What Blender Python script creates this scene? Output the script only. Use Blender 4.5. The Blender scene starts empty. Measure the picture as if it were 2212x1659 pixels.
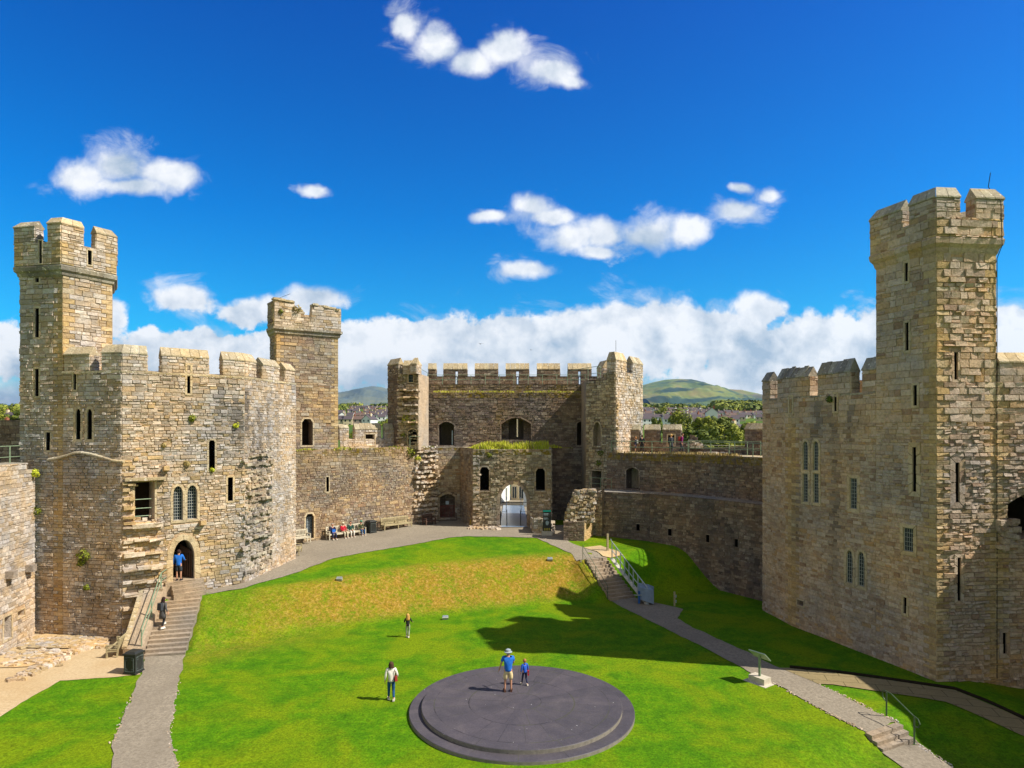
import bpy, bmesh, math, random
from mathutils import Vector, noise
from mathutils.geometry import delaunay_2d_cdt, tessellate_polygon
S = bpy.context.scene
COL = S.collection
R = math.radians

# ------------------------------------------------------------------ camera
# metres; +Y is the way the camera looks, z = 0 is the lower lawn, the eye is 11.4 m above it
EYE = 11.4; FOC = 1415.0; CU = 1106.0; HV = 928.0      # calibration measured on the photograph
cam_d = bpy.data.cameras.new('camera'); cam = bpy.data.objects.new('camera', cam_d); COL.objects.link(cam)
cam.location = (0, 0, EYE); cam.rotation_euler = (R(90), 0, 0)
cam_d.sensor_width = 36.0; cam_d.lens = 36.0*FOC/2212.0
cam_d.shift_y = (HV-829.5)/2212.0
cam_d.clip_start = 0.5; cam_d.clip_end = 40000
S.camera = cam

# ------------------------------------------------------------------ light
SUN_EL = R(47); SX, SY = 0.975, -0.222
sun_d = bpy.data.lights.new('sun', 'SUN'); sun = bpy.data.objects.new('sun', sun_d); COL.objects.link(sun)
sun_d.energy = 5.0; sun_d.angle = R(0.55); sun_d.color = (1.0, 0.93, 0.81)
sdir = Vector((SX*math.cos(SUN_EL), SY*math.cos(SUN_EL), math.sin(SUN_EL)))
sun.rotation_euler = sdir.to_track_quat('Z', 'Y').to_euler()
S.view_settings.view_transform = 'Standard'; S.view_settings.look = 'None'
S.view_settings.gamma = 1.0; S.view_settings.exposure = 0.55

class NT:
    """small node-tree helper"""
    def __init__(s, nt): s.t = nt; s.n = nt.nodes; s.l = nt.links
    def new(s, typ, **kw):
        n = s.n.new(typ)
        for k, v in kw.items(): setattr(n, k, v)
        return n
    def put(s, sock, v):
        if v is None: return
        if isinstance(v, bpy.types.NodeSocket): s.l.new(v, sock)
        else:
            if hasattr(sock.default_value, '__len__'):
                L = len(sock.default_value)
                if not hasattr(v, '__len__'): v = (v,)*L
                if len(v) < L: v = tuple(v)+(1,)*(L-len(v))
            sock.default_value = v
    def math(s, op, a, b=None, c=None, clamp=False):
        n = s.new('ShaderNodeMath', operation=op, use_clamp=clamp)
        s.put(n.inputs[0], a); s.put(n.inputs[1], b); s.put(n.inputs[2], c); return n.outputs[0]
    def vmath(s, op, a, b=None, c=None):
        n = s.new('ShaderNodeVectorMath', operation=op)
        s.put(n.inputs[0], a); s.put(n.inputs[1], b); s.put(n.inputs[2], c)
        return n.outputs['Value'] if op in ('LENGTH', 'DOT_PRODUCT', 'DISTANCE') else n.outputs[0]
    def mix(s, f, a, b, blend='MIX'):
        n = s.new('ShaderNodeMix', data_type='RGBA', blend_type=blend)
        s.put(n.inputs[0], f); s.put(n.inputs[6], a); s.put(n.inputs[7], b); return n.outputs[2]
    def noise(s, vec, scale, detail=3, rough=0.55, dist=0.0, w=None):
        n = s.new('ShaderNodeTexNoise')
        if vec is not None: s.l.new(vec, n.inputs['Vector'])
        n.inputs['Scale'].default_value = scale; n.inputs['Detail'].default_value = detail
        n.inputs['Roughness'].default_value = rough; n.inputs['Distortion'].default_value = dist
        return n.outputs[0]
    def ss(s, x, lo, hi, a=0.0, b=1.0, interp='SMOOTHSTEP'):
        n = s.new('ShaderNodeMapRange', interpolation_type=interp)
        s.put(n.inputs[0], x); s.put(n.inputs[1], lo); s.put(n.inputs[2], hi); s.put(n.inputs[3], a); s.put(n.inputs[4], b)
        return n.outputs[0]
    def ramp(s, f, stops, interp='LINEAR'):
        n = s.new('ShaderNodeValToRGB'); cr = n.color_ramp; cr.interpolation = interp
        while len(cr.elements) < len(stops): cr.elements.new(0.5)
        for e, (p, c) in zip(cr.elements, stops): e.position = p; e.color = (c[0], c[1], c[2], 1)
        s.put(n.inputs[0], f); return n.outputs[0]
    def attr(s, name):
        n = s.new('ShaderNodeAttribute'); n.attribute_name = name; return n.outputs['Fac']
    def sep(s, v):
        n = s.new('ShaderNodeSeparateXYZ'); s.l.new(v, n.inputs[0]); return n.outputs
    def comb(s, x=0, y=0, z=0):
        n = s.new('ShaderNodeCombineXYZ'); s.put(n.inputs[0], x); s.put(n.inputs[1], y); s.put(n.inputs[2], z); return n.outputs[0]

# ------------------------------------------------------------------ sky with clouds (by direction)
world = bpy.data.worlds.new("World"); S.world = world; world.use_nodes = True
W = NT(world.node_tree); W.n.clear()
sky = W.new('ShaderNodeTexSky', sky_type='NISHITA'); sky.sun_disc = False
sky.sun_elevation = SUN_EL; sky.sun_rotation = math.atan2(SX, SY)
sky.altitude = 20; sky.air_density = 1.0; sky.dust_density = 0.2; sky.ozone_density = 3.0
tc = W.new('ShaderNodeTexCoord'); D = tc.outputs['Generated']
dx, dy, dz = W.sep(D)
ysafe = W.math('MAXIMUM', dy, 0.06)
X = W.math('DIVIDE', dx, ysafe); Z = W.math('DIVIDE', dz, ysafe)
P = W.comb(X, Z, 0)
def cv(u, v): return ((u-CU)/FOC, (HV-v)/FOC)
wn = W.new('ShaderNodeTexNoise'); W.l.new(P, wn.inputs['Vector']); wn.inputs['Scale'].default_value = 8.0; wn.inputs['Detail'].default_value = 5
warp = W.vmath('MULTIPLY_ADD', wn.outputs['Color'], (0.07, 0.05, 0), (-0.035, -0.025, 0))
Pw = W.vmath('ADD', P, warp)
CL = [ # u, v, half width, half height (seen from the courtyard)
 (870,45,45,45),(935,100,62,50),(1010,135,80,36),(1090,110,75,48),(1190,150,85,42),(1230,172,50,26),
 (170,375,75,42),(270,352,95,58),(370,372,85,44),(290,395,150,26),
 (674,405,40,15),
 (1060,472,55,22),(1150,442,62,36),(1190,465,60,26),
 (1230,508,95,42),(1310,500,80,44),(1400,500,85,50),(1480,500,60,38),(1300,540,60,18),
 (1590,460,66,30),(1600,405,44,20),(1655,420,36,26),
 (1130,583,72,24),
 (385,645,78,36),(250,678,34,48),
 (560,665,98,34),(690,650,78,38),
 (1628,670,78,38),
 (60,760,190,62),(330,770,190,55),(430,742,100,38),(620,765,210,50),(560,800,160,60),(820,770,210,72),(900,735,90,40),(760,745,80,40),(1330,690,80,44),(1800,735,120,50),(2050,700,120,50),(2160,690,90,50),
 (1010,775,190,88),(1120,735,110,66),(1250,760,220,92),(1430,720,150,82),(1530,730,150,72),
 (1700,790,260,92),(1880,780,220,98),(2100,770,280,118),(2350,760,260,120),(-200,760,200,90),
]
mn = None
for (u, v, a, b) in CL:
    cx, cz = cv(u, v); ia, ib = FOC/a, FOC/b
    q = W.vmath('MULTIPLY_ADD', Pw, (ia, ib, 0), (-cx*ia, -cz*ib, 0))
    Ln = W.vmath('LENGTH', q)
    mn = Ln if mn is None else W.math('SMOOTH_MIN', mn, Ln, 0.18)
body = W.math('SUBTRACT', 1.02, mn)
n1 = W.noise(P, 13.0, 9, 0.60, 0.15)
n1b = W.noise(W.vmath('ADD', P, (0.012, 0.022, 0)), 15.0, 4, 0.5, 0.2)
n3 = W.noise(W.vmath('MULTIPLY', P, (0.8, 1.3, 1)), 11.0, 8, 0.66, 0.6)
n2 = W.noise(W.vmath('MULTIPLY', P, (1, 2.0, 1)), 6.0, 5, 0.52, 0.3)
nbl = W.noise(P, 24.0, 6, 0.55, 0.0)
bil = W.math('SUBTRACT', 1.0, W.math('ABSOLUTE', W.math('MULTIPLY_ADD', nbl, 4.0, -2.0)))
lowk = W.ss(Z, 0.24, 0.15)
dens = W.math('ADD', W.math('MULTIPLY', body, 1.6), W.math('MULTIPLY', W.math('SUBTRACT', n1, 0.53), 2.4))
dens = W.math('ADD', dens, W.math('MULTIPLY', W.math('SUBTRACT', bil, 0.45), W.math('MULTIPLY_ADD', lowk, 0.45, 0.15)))
hi_ = W.ss(Z, 0.15, 0.24, 0.34, 1.05)
alpha = W.math('MULTIPLY', W.ss(dens, -0.08, hi_), 0.96)
halo = W.math('MULTIPLY', W.ss(W.math('ADD', body, W.math('MULTIPLY', W.math('SUBTRACT', n3, 0.53), 5.0)), -0.3, 1.1), 0.6)
alpha = W.math('MAXIMUM', alpha, halo)
# the cloud bank low over the hills: solid, grey bellied, with blue gaps
bankz = W.ss(W.math('ADD', Z, W.math('MULTIPLY', W.math('SUBTRACT', n2, 0.5), 0.13)), 0.055, 0.105, 1.0, 0.0)
bank_a = W.math('MULTIPLY', bankz, W.ss(W.noise(W.vmath('MULTIPLY', P, (1, 3.0, 1)), 5.0, 6, 0.6, 0.2), 0.34, 0.50, 0.45, 1.0))
alpha = W.math('MAXIMUM', alpha, bank_a)
# self shading: thin edges and upper right sides bright, bellies blue grey
lit = W.math('ADD', W.math('MULTIPLY', W.math('SUBTRACT', n1, n1b), 2.2), 0.80)
belly = W.ss(n2, 0.36, 0.64)
depth = W.ss(body, 0.25, 1.0)
lowz = W.ss(Z, 0.04, 0.22, 1.0, 0.22)
shade = W.math('SUBTRACT', lit, W.math('MULTIPLY', W.math('MULTIPLY', belly, lowz), 0.80))
shade = W.math('ADD', shade, W.math('MULTIPLY', W.math('SUBTRACT', bil, 0.5), W.math('MULTIPLY', lowk, 0.42)))
shade = W.math('ADD', shade, 0.0, clamp=True)
ccol = W.mix(shade, (0.42, 0.53, 0.66), (0.96, 0.975, 1.0))
# rest of the sky (behind and beside the camera): unseen broken cloud, added to neutralise ambient light
nb = W.noise(D, 2.6, 6, 0.6, 0.4)
bk = W.ss(nb, 0.42, 0.62)
backmask = W.ss(dy, 0.30, 0.05)
side_hi = W.math('MULTIPLY', backmask, bk)
front = W.ss(dy, 0.05, 0.30)
alpha = W.math('ADD', W.math('MULTIPLY', alpha, front), side_hi, clamp=True)
ccol2 = W.mix(backmask, ccol, (0.62, 0.60, 0.57))
up = W.ss(dz, -0.02, 0.01)
# deep polarised blue of the photograph: saturate and deepen the physical sky
hsv = W.new('ShaderNodeHueSaturation'); hsv.inputs['Saturation'].default_value = 1.0; hsv.inputs['Value'].default_value = 1.0
W.l.new(sky.outputs[0], hsv.inputs['Color'])
SKYK = 0.075
skyc = W.mix(1.0, hsv.outputs[0], W.ramp(W.math('MULTIPLY', dz, 1.0, clamp=True), [(0.0, (0.60, 1.0, 1.05)), (0.12, (0.08, 1.05, 1.45)), (0.30, (0.0, 0.80, 1.55)), (0.55, (0.0, 0.52, 1.45)), (1.0, (0.3, 0.6, 1.1))]), 'MULTIPLY')
skyb = W.mix(backmask, skyc, hsv.outputs[0])
cl_s = W.vmath('SCALE', ccol2, None); cl_s.node.inputs['Scale'].default_value = 1.0/SKYK*0.74
fin = W.mix(alpha, skyb, cl_s)
bg = W.new('ShaderNodeBackground'); bg.inputs[1].default_value = SKYK
W.l.new(fin, bg.inputs[0])
wo = W.new('ShaderNodeOutputWorld'); W.l.new(bg.outputs[0], wo.inputs[0])

# ------------------------------------------------------------------ materials
MATS = {}
def base_mat(name):
    m = bpy.data.materials.new(name); m.use_nodes = True; MATS[name] = m
    t = NT(m.node_tree); b = m.node_tree.nodes['Principled BSDF']
    b.inputs['Roughness'].default_value = 0.9
    b.inputs['Specular IOR Level'].default_value = 0.25
    return m, t, b
def objco(t):
    return t.new('ShaderNodeTexCoord').outputs['Object']
def bump(t, b, h, strength, dist):
    n = t.new('ShaderNodeBump'); n.inputs['Strength'].default_value = strength; n.inputs['Distance'].default_value = dist
    t.l.new(h, n.inputs['Height']); t.l.new(n.outputs[0], b.inputs['Normal'])
def stone_mat(name, pal, dirt=0.35, lich=0.0, fine=0.38, bmp=0.8, mossc=(0.10, 0.11, 0.015), warm=None):
    m, t, b = base_mat(name); co = objco(t)
    n = len(pal)
    col = t.ramp(t.attr('rnd'), [(i/(n-1), c) for i, c in enumerate(pal)])
    nf = t.noise(co, 7.0, 5, 0.7)
    ng = t.noise(co, 0.55, 5, 0.6, 0.5)
    col = t.mix(1.0, col, t.ramp(nf, [(0.28, (1-fine,)*3), (0.5, (1, 1, 1)), (0.72, (1+fine*0.6,)*3)]), 'MULTIPLY')
    col = t.mix(t.ss(ng, 0.48, 0.72, 0, dirt), col, (0.085, 0.07, 0.055))
    ny = t.noise(t.vmath('MULTIPLY', co, (1, 1, 0.22)), 1.7, 4, 0.6)
    col = t.mix(t.ss(ny, 0.55, 0.75, 0, dirt*0.6), col, (0.15, 0.125, 0.095))
    nc = t.noise(co, 0.28, 3, 0.5)
    col = t.mix(1.0, col, t.ramp(nc, [(0.38, (0.80, 0.86, 0.97)), (0.5, (1, 1, 1)), (0.62, (1.12, 1.04, 0.92))]), 'MULTIPLY')
    if warm: col = t.mix(t.ss(t.noise(co, 0.9, 3), 0.5, 0.68, 0, 0.55), col, warm)
    if lich:
        nl = t.noise(co, 5.5, 3, 0.5)
        col = t.mix(t.ss(nl, 0.635, 0.67, 0, lich), col, (0.62, 0.60, 0.50))
        nl2 = t.noise(t.vmath('ADD', co, (31, 7, 3)), 3.5, 4, 0.6)
        col = t.mix(t.ss(nl2, 0.64, 0.72, 0, lich*0.8), col, (0.30, 0.20, 0.03))
    st = t.attr('stain')
    col = t.mix(t.math('MULTIPLY', st, t.ss(nf, 0.2, 0.8, 0.75, 1.0)), col, (0.055, 0.05, 0.045))
    mo = t.math('MULTIPLY', t.attr('moss'), t.ss(t.noise(co, 3.0, 4, 0.6), 0.40, 0.58))
    col = t.mix(mo, col, t.mix(t.noise(co, 1.2, 2), mossc, (0.20, 0.12, 0.015)))
    gn = (1.30, 1.22, 1.20) if name in ('stone_grey', 'stone_buff', 'mortar_light', 'mortar_buff', 'sandstone', 'dressed', 'quoin', 'stone_rubble') else (1.17, 1.09, 1.08)
    col = t.mix(1.0, col, gn, 'MULTIPLY')
    t.l.new(col, b.inputs['Base Color'])
    bump(t, b, t.noise(co, 9.0, 6, 0.7), bmp, 0.08)
    return m
GREY = [(0.36,0.32,0.26),(0.45,0.415,0.35),(0.25,0.215,0.17),(0.50,0.46,0.39),(0.40,0.35,0.285),(0.44,0.35,0.225),(0.30,0.25,0.18),(0.42,0.39,0.35),(0.35,0.265,0.16),(0.54,0.49,0.41),(0.37,0.345,0.31)]
BROWN = [(0.25,0.195,0.12),(0.35,0.29,0.20),(0.17,0.125,0.085),(0.31,0.26,0.19),(0.40,0.31,0.17),(0.21,0.15,0.11),(0.38,0.35,0.27),(0.28,0.18,0.10)]
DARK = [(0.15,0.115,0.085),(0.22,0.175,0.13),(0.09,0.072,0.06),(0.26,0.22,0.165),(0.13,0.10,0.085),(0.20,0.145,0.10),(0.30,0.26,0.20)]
BUFF = [(0.40,0.315,0.22),(0.34,0.26,0.175),(0.45,0.37,0.27),(0.30,0.215,0.135),(0.41,0.34,0.265),(0.37,0.25,0.12),(0.43,0.355,0.265),(0.36,0.30,0.235),(0.25,0.165,0.10),(0.46,0.385,0.295),(0.40,0.325,0.24)]
QUOI = [(0.42,0.31,0.14),(0.34,0.24,0.11),(0.46,0.36,0.20),(0.28,0.20,0.10),(0.48,0.40,0.26)]
COPE = [(0.42,0.37,0.23),(0.35,0.30,0.19),(0.47,0.42,0.28),(0.30,0.25,0.155)]
stone_mat('stone_grey', GREY, 0.35, 0.25, warm=(0.33,0.24,0.12))
stone_mat('stone_brown', BROWN, 0.45, 0.30)
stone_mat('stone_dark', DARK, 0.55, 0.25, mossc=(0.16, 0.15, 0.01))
stone_mat('stone_buff', BUFF, 0.12, 0.15)
stone_mat('stone_rubble', [(0.24,0.21,0.155),(0.38,0.34,0.25),(0.15,0.125,0.09),(0.44,0.40,0.30),(0.30,0.24,0.15),(0.20,0.17,0.13)], 0.5, 0.35, mossc=(0.10,0.13,0.01))
stone_mat('quoin', QUOI, 0.18, 0.12)
stone_mat('dressed', [(0.40,0.32,0.19),(0.47,0.40,0.26),(0.35,0.28,0.17)], 0.2, 0.1, fine=0.3)
stone_mat('coping', COPE, 0.25, 0.75)
stone_mat('coping_dark', [(0.26,0.24,0.17),(0.36,0.34,0.26),(0.19,0.17,0.12),(0.30,0.28,0.23)], 0.4, 0.8)
stone_mat('mortar_light', [(0.36,0.27,0.165),(0.44,0.33,0.21)], 0.3, 0)
stone_mat('mortar_mid', [(0.24,0.18,0.11),(0.28,0.21,0.13)], 0.4, 0)
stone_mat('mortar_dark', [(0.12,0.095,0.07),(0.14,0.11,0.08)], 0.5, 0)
stone_mat('mortar_buff', [(0.33,0.26,0.17),(0.38,0.30,0.20)], 0.2, 0)
stone_mat('step_tread', [(0.30,0.25,0.18),(0.36,0.31,0.23),(0.26,0.22,0.16)], 0.25, 0, fine=0.3)
stone_mat('sandstone', [(0.34,0.26,0.14),(0.40,0.31,0.17),(0.30,0.23,0.12)], 0.2, 0, fine=0.25)
def plain(name, col, rough=0.7, metal=0.0, var=0.2, scale=6.0, spec=0.3):
    m, t, b = base_mat(name); co = objco(t)
    nf = t.noise(co, scale, 4, 0.6)
    c = t.mix(1.0, col, t.ramp(nf, [(0.3, (1-var,)*3), (0.7, (1+var,)*3)]), 'MULTIPLY')
    t.l.new(c, b.inputs['Base Color']); b.inputs['Roughness'].default_value = rough
    b.inputs['Metallic'].default_value = metal; b.inputs['Specular IOR Level'].default_value = spec
    return m
plain('void_shade', (0.012, 0.011, 0.010), 1.0, spec=0.0)  # near-black painted in for the unlit insides of openings
plain('void_brown', (0.030, 0.022, 0.015), 1.0, spec=0.0)  # browner painted dark for opening backs; also plain colour of kerb and door bars
plain('rail_green', (0.22, 0.29, 0.19), 0.5, 0.2)
plain('rail_dark', (0.07, 0.11, 0.06), 0.5, 0.2)
plain('steel', (0.42, 0.47, 0.48), 0.4, 0.6)
plain('rail_plate', (0.50, 0.47, 0.40), 0.6)
plain('lift_cover', (0.20, 0.26, 0.34), 0.6, scale=3)
plain('blue_part', (0.02, 0.10, 0.32), 0.5)
plain('wood_old', (0.36, 0.30, 0.17), 0.85, var=0.35, scale=14)
plain('wood_pale', (0.50, 0.45, 0.34), 0.85, var=0.3, scale=14)
plain('wood_dark', (0.10, 0.055, 0.04), 0.75, var=0.3, scale=10)
plain('bin_black', (0.025, 0.027, 0.026), 0.45)
plain('bin_trim', (0.10, 0.12, 0.11), 0.5)
plain('lead', (0.36, 0.37, 0.34), 0.7)
plain('black', (0.012, 0.012, 0.012), 0.6)
plain('panel_green', (0.0, 0.22, 0.17), 0.6)
plain('panel_dark', (0.030, 0.030, 0.028), 0.6)
plain('print_pale', (0.30, 0.36, 0.40), 0.7)
plain('print_gold', (0.40, 0.32, 0.05), 0.7)
plain('concrete', (0.50, 0.45, 0.36), 0.9, var=0.15)
plain('white_wall', (0.72, 0.73, 0.72), 0.85, var=0.05)
plain('cream_wall', (0.62, 0.52, 0.34), 0.85, var=0.08)
plain('pink_wall', (0.36, 0.29, 0.25), 0.85, var=0.1)
plain('roof_slate', (0.085, 0.068, 0.075), 0.7, var=0.25)
plain('roof_brown', (0.13, 0.085, 0.07), 0.8, var=0.25)
plain('brick_red', (0.30, 0.11, 0.06), 0.85, var=0.2)
plain('ramp_blue', (0.13, 0.19, 0.29), 0.6, var=0.2)
plain('skin', (0.52, 0.27, 0.17), 0.6, var=0.08)
plain('lamp_box', (0.33, 0.34, 0.29), 0.5)
plain('bark', (0.12, 0.085, 0.05), 0.95, var=0.3)
plain('rope', (0.5, 0.5, 0.45), 0.8)
MATS['ramp_blue'].node_tree.nodes['Principled BSDF'].inputs['Roughness'].default_value = .3
m, t, b = base_mat('glass_dark'); b.inputs['Base Color'].default_value = (0.02, 0.03, 0.04, 1); b.inputs['Roughness'].default_value = 0.3; b.inputs['Specular IOR Level'].default_value = 0.2
def cloth(name, col): plain('cloth_'+name, col, 0.85, var=0.15, scale=9)
for k, c in dict(blue=(0.015,0.14,0.55), royal=(0.02,0.10,0.50), navy=(0.02,0.025,0.07), khaki=(0.62,0.50,0.27), white=(0.72,0.68,0.60), jeans=(0.01,0.07,0.20), black=(0.018,0.018,0.022),
    grey=(0.075,0.072,0.075), dark=(0.035,0.04,0.05), red=(0.45,0.01,0.03), pine=(0.015,0.06,0.045), olive=(0.06,0.07,0.03), magenta=(0.22,0.015,0.13), sage=(0.30,0.32,0.24),
    hat=(0.28,0.33,0.36), green=(0.02,0.20,0.12), maroon=(0.28,0.03,0.02), brownhair=(0.07,0.035,0.02), blond=(0.55,0.30,0.08), ginger=(0.34,0.15,0.05), greyhair=(0.40,0.36,0.32), shoe=(0.55,0.50,0.42), brown=(0.06,0.025,0.015), darkhair=(0.03,0.012,0.012), pale=(0.55,0.50,0.36)).items(): cloth(k, c)
def leaf_mat(name, a, bcol):
    m, t, b = base_mat(name); co = objco(t)
    f = t.math('ADD', t.math('MULTIPLY', t.attr('rnd'), 0.6), t.math('MULTIPLY', t.noise(co, 0.35, 2), 0.5))
    t.l.new(t.ramp(f, [(0.1, a), (0.9, bcol)]), b.inputs['Base Color'])
    b.inputs['Roughness'].default_value = 0.7
leaf_mat('leaf_mid', (0.07, 0.105, 0.008), (0.27, 0.28, 0.025))
leaf_mat('leaf_dark', (0.035, 0.065, 0.008), (0.16, 0.19, 0.02))
leaf_mat('leaf_lime', (0.28, 0.36, 0.015), (0.62, 0.60, 0.05))
leaf_mat('leaf_straw', (0.25, 0.19, 0.06), (0.50, 0.38, 0.16))
stone_mat('jamb', [(0.36,0.31,0.235),(0.42,0.37,0.285)], 0.3, 0, fine=0.3)
stone_mat('moss_rock', [(0.30,0.22,0.03),(0.36,0.28,0.06)], 0.2, 0)
# gravel
def ground_mat(name, cols, sc=9.0, big=0.35, bmp=0.3):
    m, t, b = base_mat(name); co = objco(t)
    f = t.noise(co, sc, 6, 0.75); g = t.noise(co, big, 5, 0.6, 0.4); h = t.noise(co, 2.2, 5, 0.65)
    c = t.ramp(f, [(0.30, cols[0]), (0.5, cols[1]), (0.68, cols[2])])
    c = t.mix(t.ss(g, 0.4, 0.65, 0, 0.5), c, cols[3])
    c = t.mix(t.ss(h, 0.56, 0.7, 0, 0.45), c, cols[0])
    pts = t.noise(co, 22.0, 2, 0.5)
    c = t.mix(t.ss(pts, 0.70, 0.74, 0, 0.6), c, tuple(min(1, x*1.7) for x in cols[2]))
    t.l.new(c, b.inputs['Base Color']); bump(t, b, f, bmp, 0.04)
ground_mat('path_grey', [(0.15,0.125,0.09),(0.245,0.21,0.16),(0.35,0.30,0.23),(0.195,0.165,0.125)])
ground_mat('gravel_tan', [(0.36,0.26,0.15),(0.46,0.35,0.21),(0.55,0.44,0.28),(0.40,0.27,0.13)])
ground_mat('flagstone', [(0.20,0.155,0.07),(0.25,0.195,0.095),(0.30,0.235,0.12),(0.20,0.16,0.085)])
# slate dais
m, t, b = base_mat('slate'); co = objco(t)
px, py, pz = t.sep(co)
rr = t.vmath('LENGTH', t.comb(px, py, 0)); an = t.math('DIVIDE', t.math('ARCTAN2', py, px), 2*math.pi)
def ring_line(r0, w): return t.ss(t.math('ABSOLUTE', t.math('SUBTRACT', rr, r0)), w, w*0.4)
lines = t.math('MAXIMUM', ring_line(0.80, 0.02), t.math('MAXIMUM', ring_line(2.15, 0.028), ring_line(3.55, 0.022)))
def spokes(n, ra, rb, off):
    f = t.math('FRACT', t.math('MULTIPLY_ADD', an, float(n), off))
    dd = t.math('MULTIPLY', t.math('SUBTRACT', 0.5, t.math('ABSOLUTE', t.math('SUBTRACT', f, 0.5))), t.math('MULTIPLY', rr, 2*math.pi/n))
    s_ = t.ss(dd, 0.018, 0.007)
    return t.math('MULTIPLY', s_, t.math('MULTIPLY', t.math('GREATER_THAN', rr, ra), t.math('LESS_THAN', rr, rb)))
sp = t.math('MAXIMUM', spokes(14, 0.8, 2.15, 0.2), t.math('MAXIMUM', spokes(22, 2.15, 3.55, 0.4), spokes(16, 3.55, 9, 0.1)))
nb_ = t.noise(co, 1.1, 5, 0.6, 0.6); nf_ = t.noise(co, 16, 5, 0.7)
cellid = t.math('FLOOR', t.math('MULTIPLY_ADD', an, 22.0, 0.4)); wn_ = t.new('ShaderNodeTexWhiteNoise', noise_dimensions='1D'); t.l.new(cellid, wn_.inputs['W'])
c = t.ramp(nb_, [(0.3, (0.060,0.057,0.065)), (0.5, (0.074,0.069,0.077)), (0.7, (0.094,0.086,0.090))])
c = t.mix(1.0, c, t.ramp(nf_, [(0.3, (0.8,)*3), (0.7, (1.22,)*3)]), 'MULTIPLY')
c = t.mix(1.0, c, t.ramp(wn_.outputs[0], [(0, (0.88, 0.86, 0.9)), (1, (1.1, 1.04, 1.08))]), 'MULTIPLY')
nm = t.noise(co, 0.8, 3)
c = t.mix(t.math('MULTIPLY', t.math('MAXIMUM', lines, t.math('MULTIPLY', sp, 0.7)), t.ss(t.noise(co, 1.6, 4), 0.38, 0.55, 0.15, 0.8)), c, t.mix(t.ss(nm, 0.45, 0.6), (0.008, 0.008, 0.008), (0.06, 0.065, 0.03)))
spk = t.noise(co, 9.0, 1); c = t.mix(t.ss(spk, 0.80, 0.82), c, (0.5, 0.5, 0.5))
t.l.new(c, b.inputs['Base Color']); b.inputs['Roughness'].default_value = 0.55; bump(t, b, nf_, 0.25, 0.02)
plain('slate_edge', (0.20, 0.18, 0.15), 0.8)
# ------------------------------------------------------------------ terrain
def lerp(a, b, t): return a+(b-a)*t
def interp(pts, x):
    if x <= pts[0][0]: return pts[0][1]
    for (x0, y0), (x1, y1) in zip(pts, pts[1:]):
        if x <= x1: return lerp(y0, y1, (x-x0)/(x1-x0))
    return pts[-1][1]
def sstep(a, b, x):
    t = max(0.0, min(1.0, (x-a)/(b-a))); return t*t*(3-2*t)
TOE = [(-22, 33.0), (-18.6, 33.0), (-16.4, 33.3), (-12, 36.2), (-6.4, 38.9), (-1, 41.0), (5.2, 43.5), (9, 44.2), (12.5, 44.9), (14.5, 46.0), (16, 48), (40, 60)]
CRE = [(-22, 36.2), (-18.6, 36.8), (-17.2, 37.6), (-16.0, 38.2), (-12, 40.3), (-6.4, 43.8), (-1, 45.8), (5.2, 47.3), (9, 48.3), (12.5, 49.9), (14.5, 50.8), (16, 53), (40, 66)]
FARZ = [(66, -1.5), (90, -2.0), (150, 0), (300, 8), (450, 15), (550, 19.2), (650, 24), (760, 30), (880, 36), (1000, 43), (1300, 58), (2500, 92), (4500, 120), (30000, 100)]
def upz(y): return max(2.0, min(3.02, 2.0+(y-38)*0.057))
def terr(x, y):
    if y > 64: 
        z = lerp(3.0, -1.5, sstep(64, 67, y)) if y < 67 else interp(FARZ, y)
        return z if x > -40 or y > 67 else -1.5
    s = sstep(interp(TOE, x), interp(CRE, x), y)
    z = upz(y)*s
    if x < -15.2 and y < 38.2:      # beside the tower steps the bank is an even ramp
        yb, yt = 32.75+.21*(x+18.4), 36.3+.65*(x+19.3); t_ = max(0.0, min(1.0, (y-yb)/(yt-yb))); k_ = sstep(-15.2, -16.4, x); z = lerp(z, 2.03*t_, k_)
        if -18.6-.9*t_ < x < -16.58-1.1*t_ and .04 < t_ < .97: z -= 0.34
    if 3.5 < x < 9.8 and 42.5 < y < 48:     # the bank steps
        t_ = (y-43.4-.54*(x-6.5))/3.2; xl, xr = 6.5-(y-43.4)*.575, 8.35-(y-44.4)*.76
        if -.3 < t_ < 1.25:
            k_ = sstep(xl-1.6, xl-.1, x)*sstep(xr+.9, xr, x)*sstep(-.3, 0, t_)*sstep(1.25, 1.05, t_); z = lerp(z, 2.30*max(0, min(1, t_)), k_)
            if .04 < t_ < .97 and xl+.1 < x < xr-.1: z -= .32
    if x < -18.5: xw_ = -19.35-(max(32.8, min(y, 36.6))-32.8)*.34; z *= sstep(xw_+.1, xw_+.5, x)
    # the ground falls away in the right foreground, below the three steps
    q_ = (y-24.6-(x-13.3)*.53)*.88; e_ = (x-13.3)*.88+(y-24.6)*.47
    z -= 0.42*lerp(sstep(.25, -.95, q_), sstep(27.5, 21, y), sstep(15.2, 17.5, x))*sstep(8, 12.6, x)
    if -.72 < q_ < .0 and .06 < e_ < 1.86: z -= .25
    z -= 0.45*sstep(20.5, 24, x)*sstep(22, 26, y)*(1-s)
    if y < 24: z -= 0.1*sstep(24, 18, y)*sstep(4, 14, x)
    if abs(x) < 26 and y < 60: z += 0.05*noise.noise(Vector((x*0.25, y*0.25, 0)))*sstep(3, 6, math.hypot(x-0.39, y-26.75)-0)
    return z
def ray(u, v): return (u-CU)/FOC, (HV-v)/FOC
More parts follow.
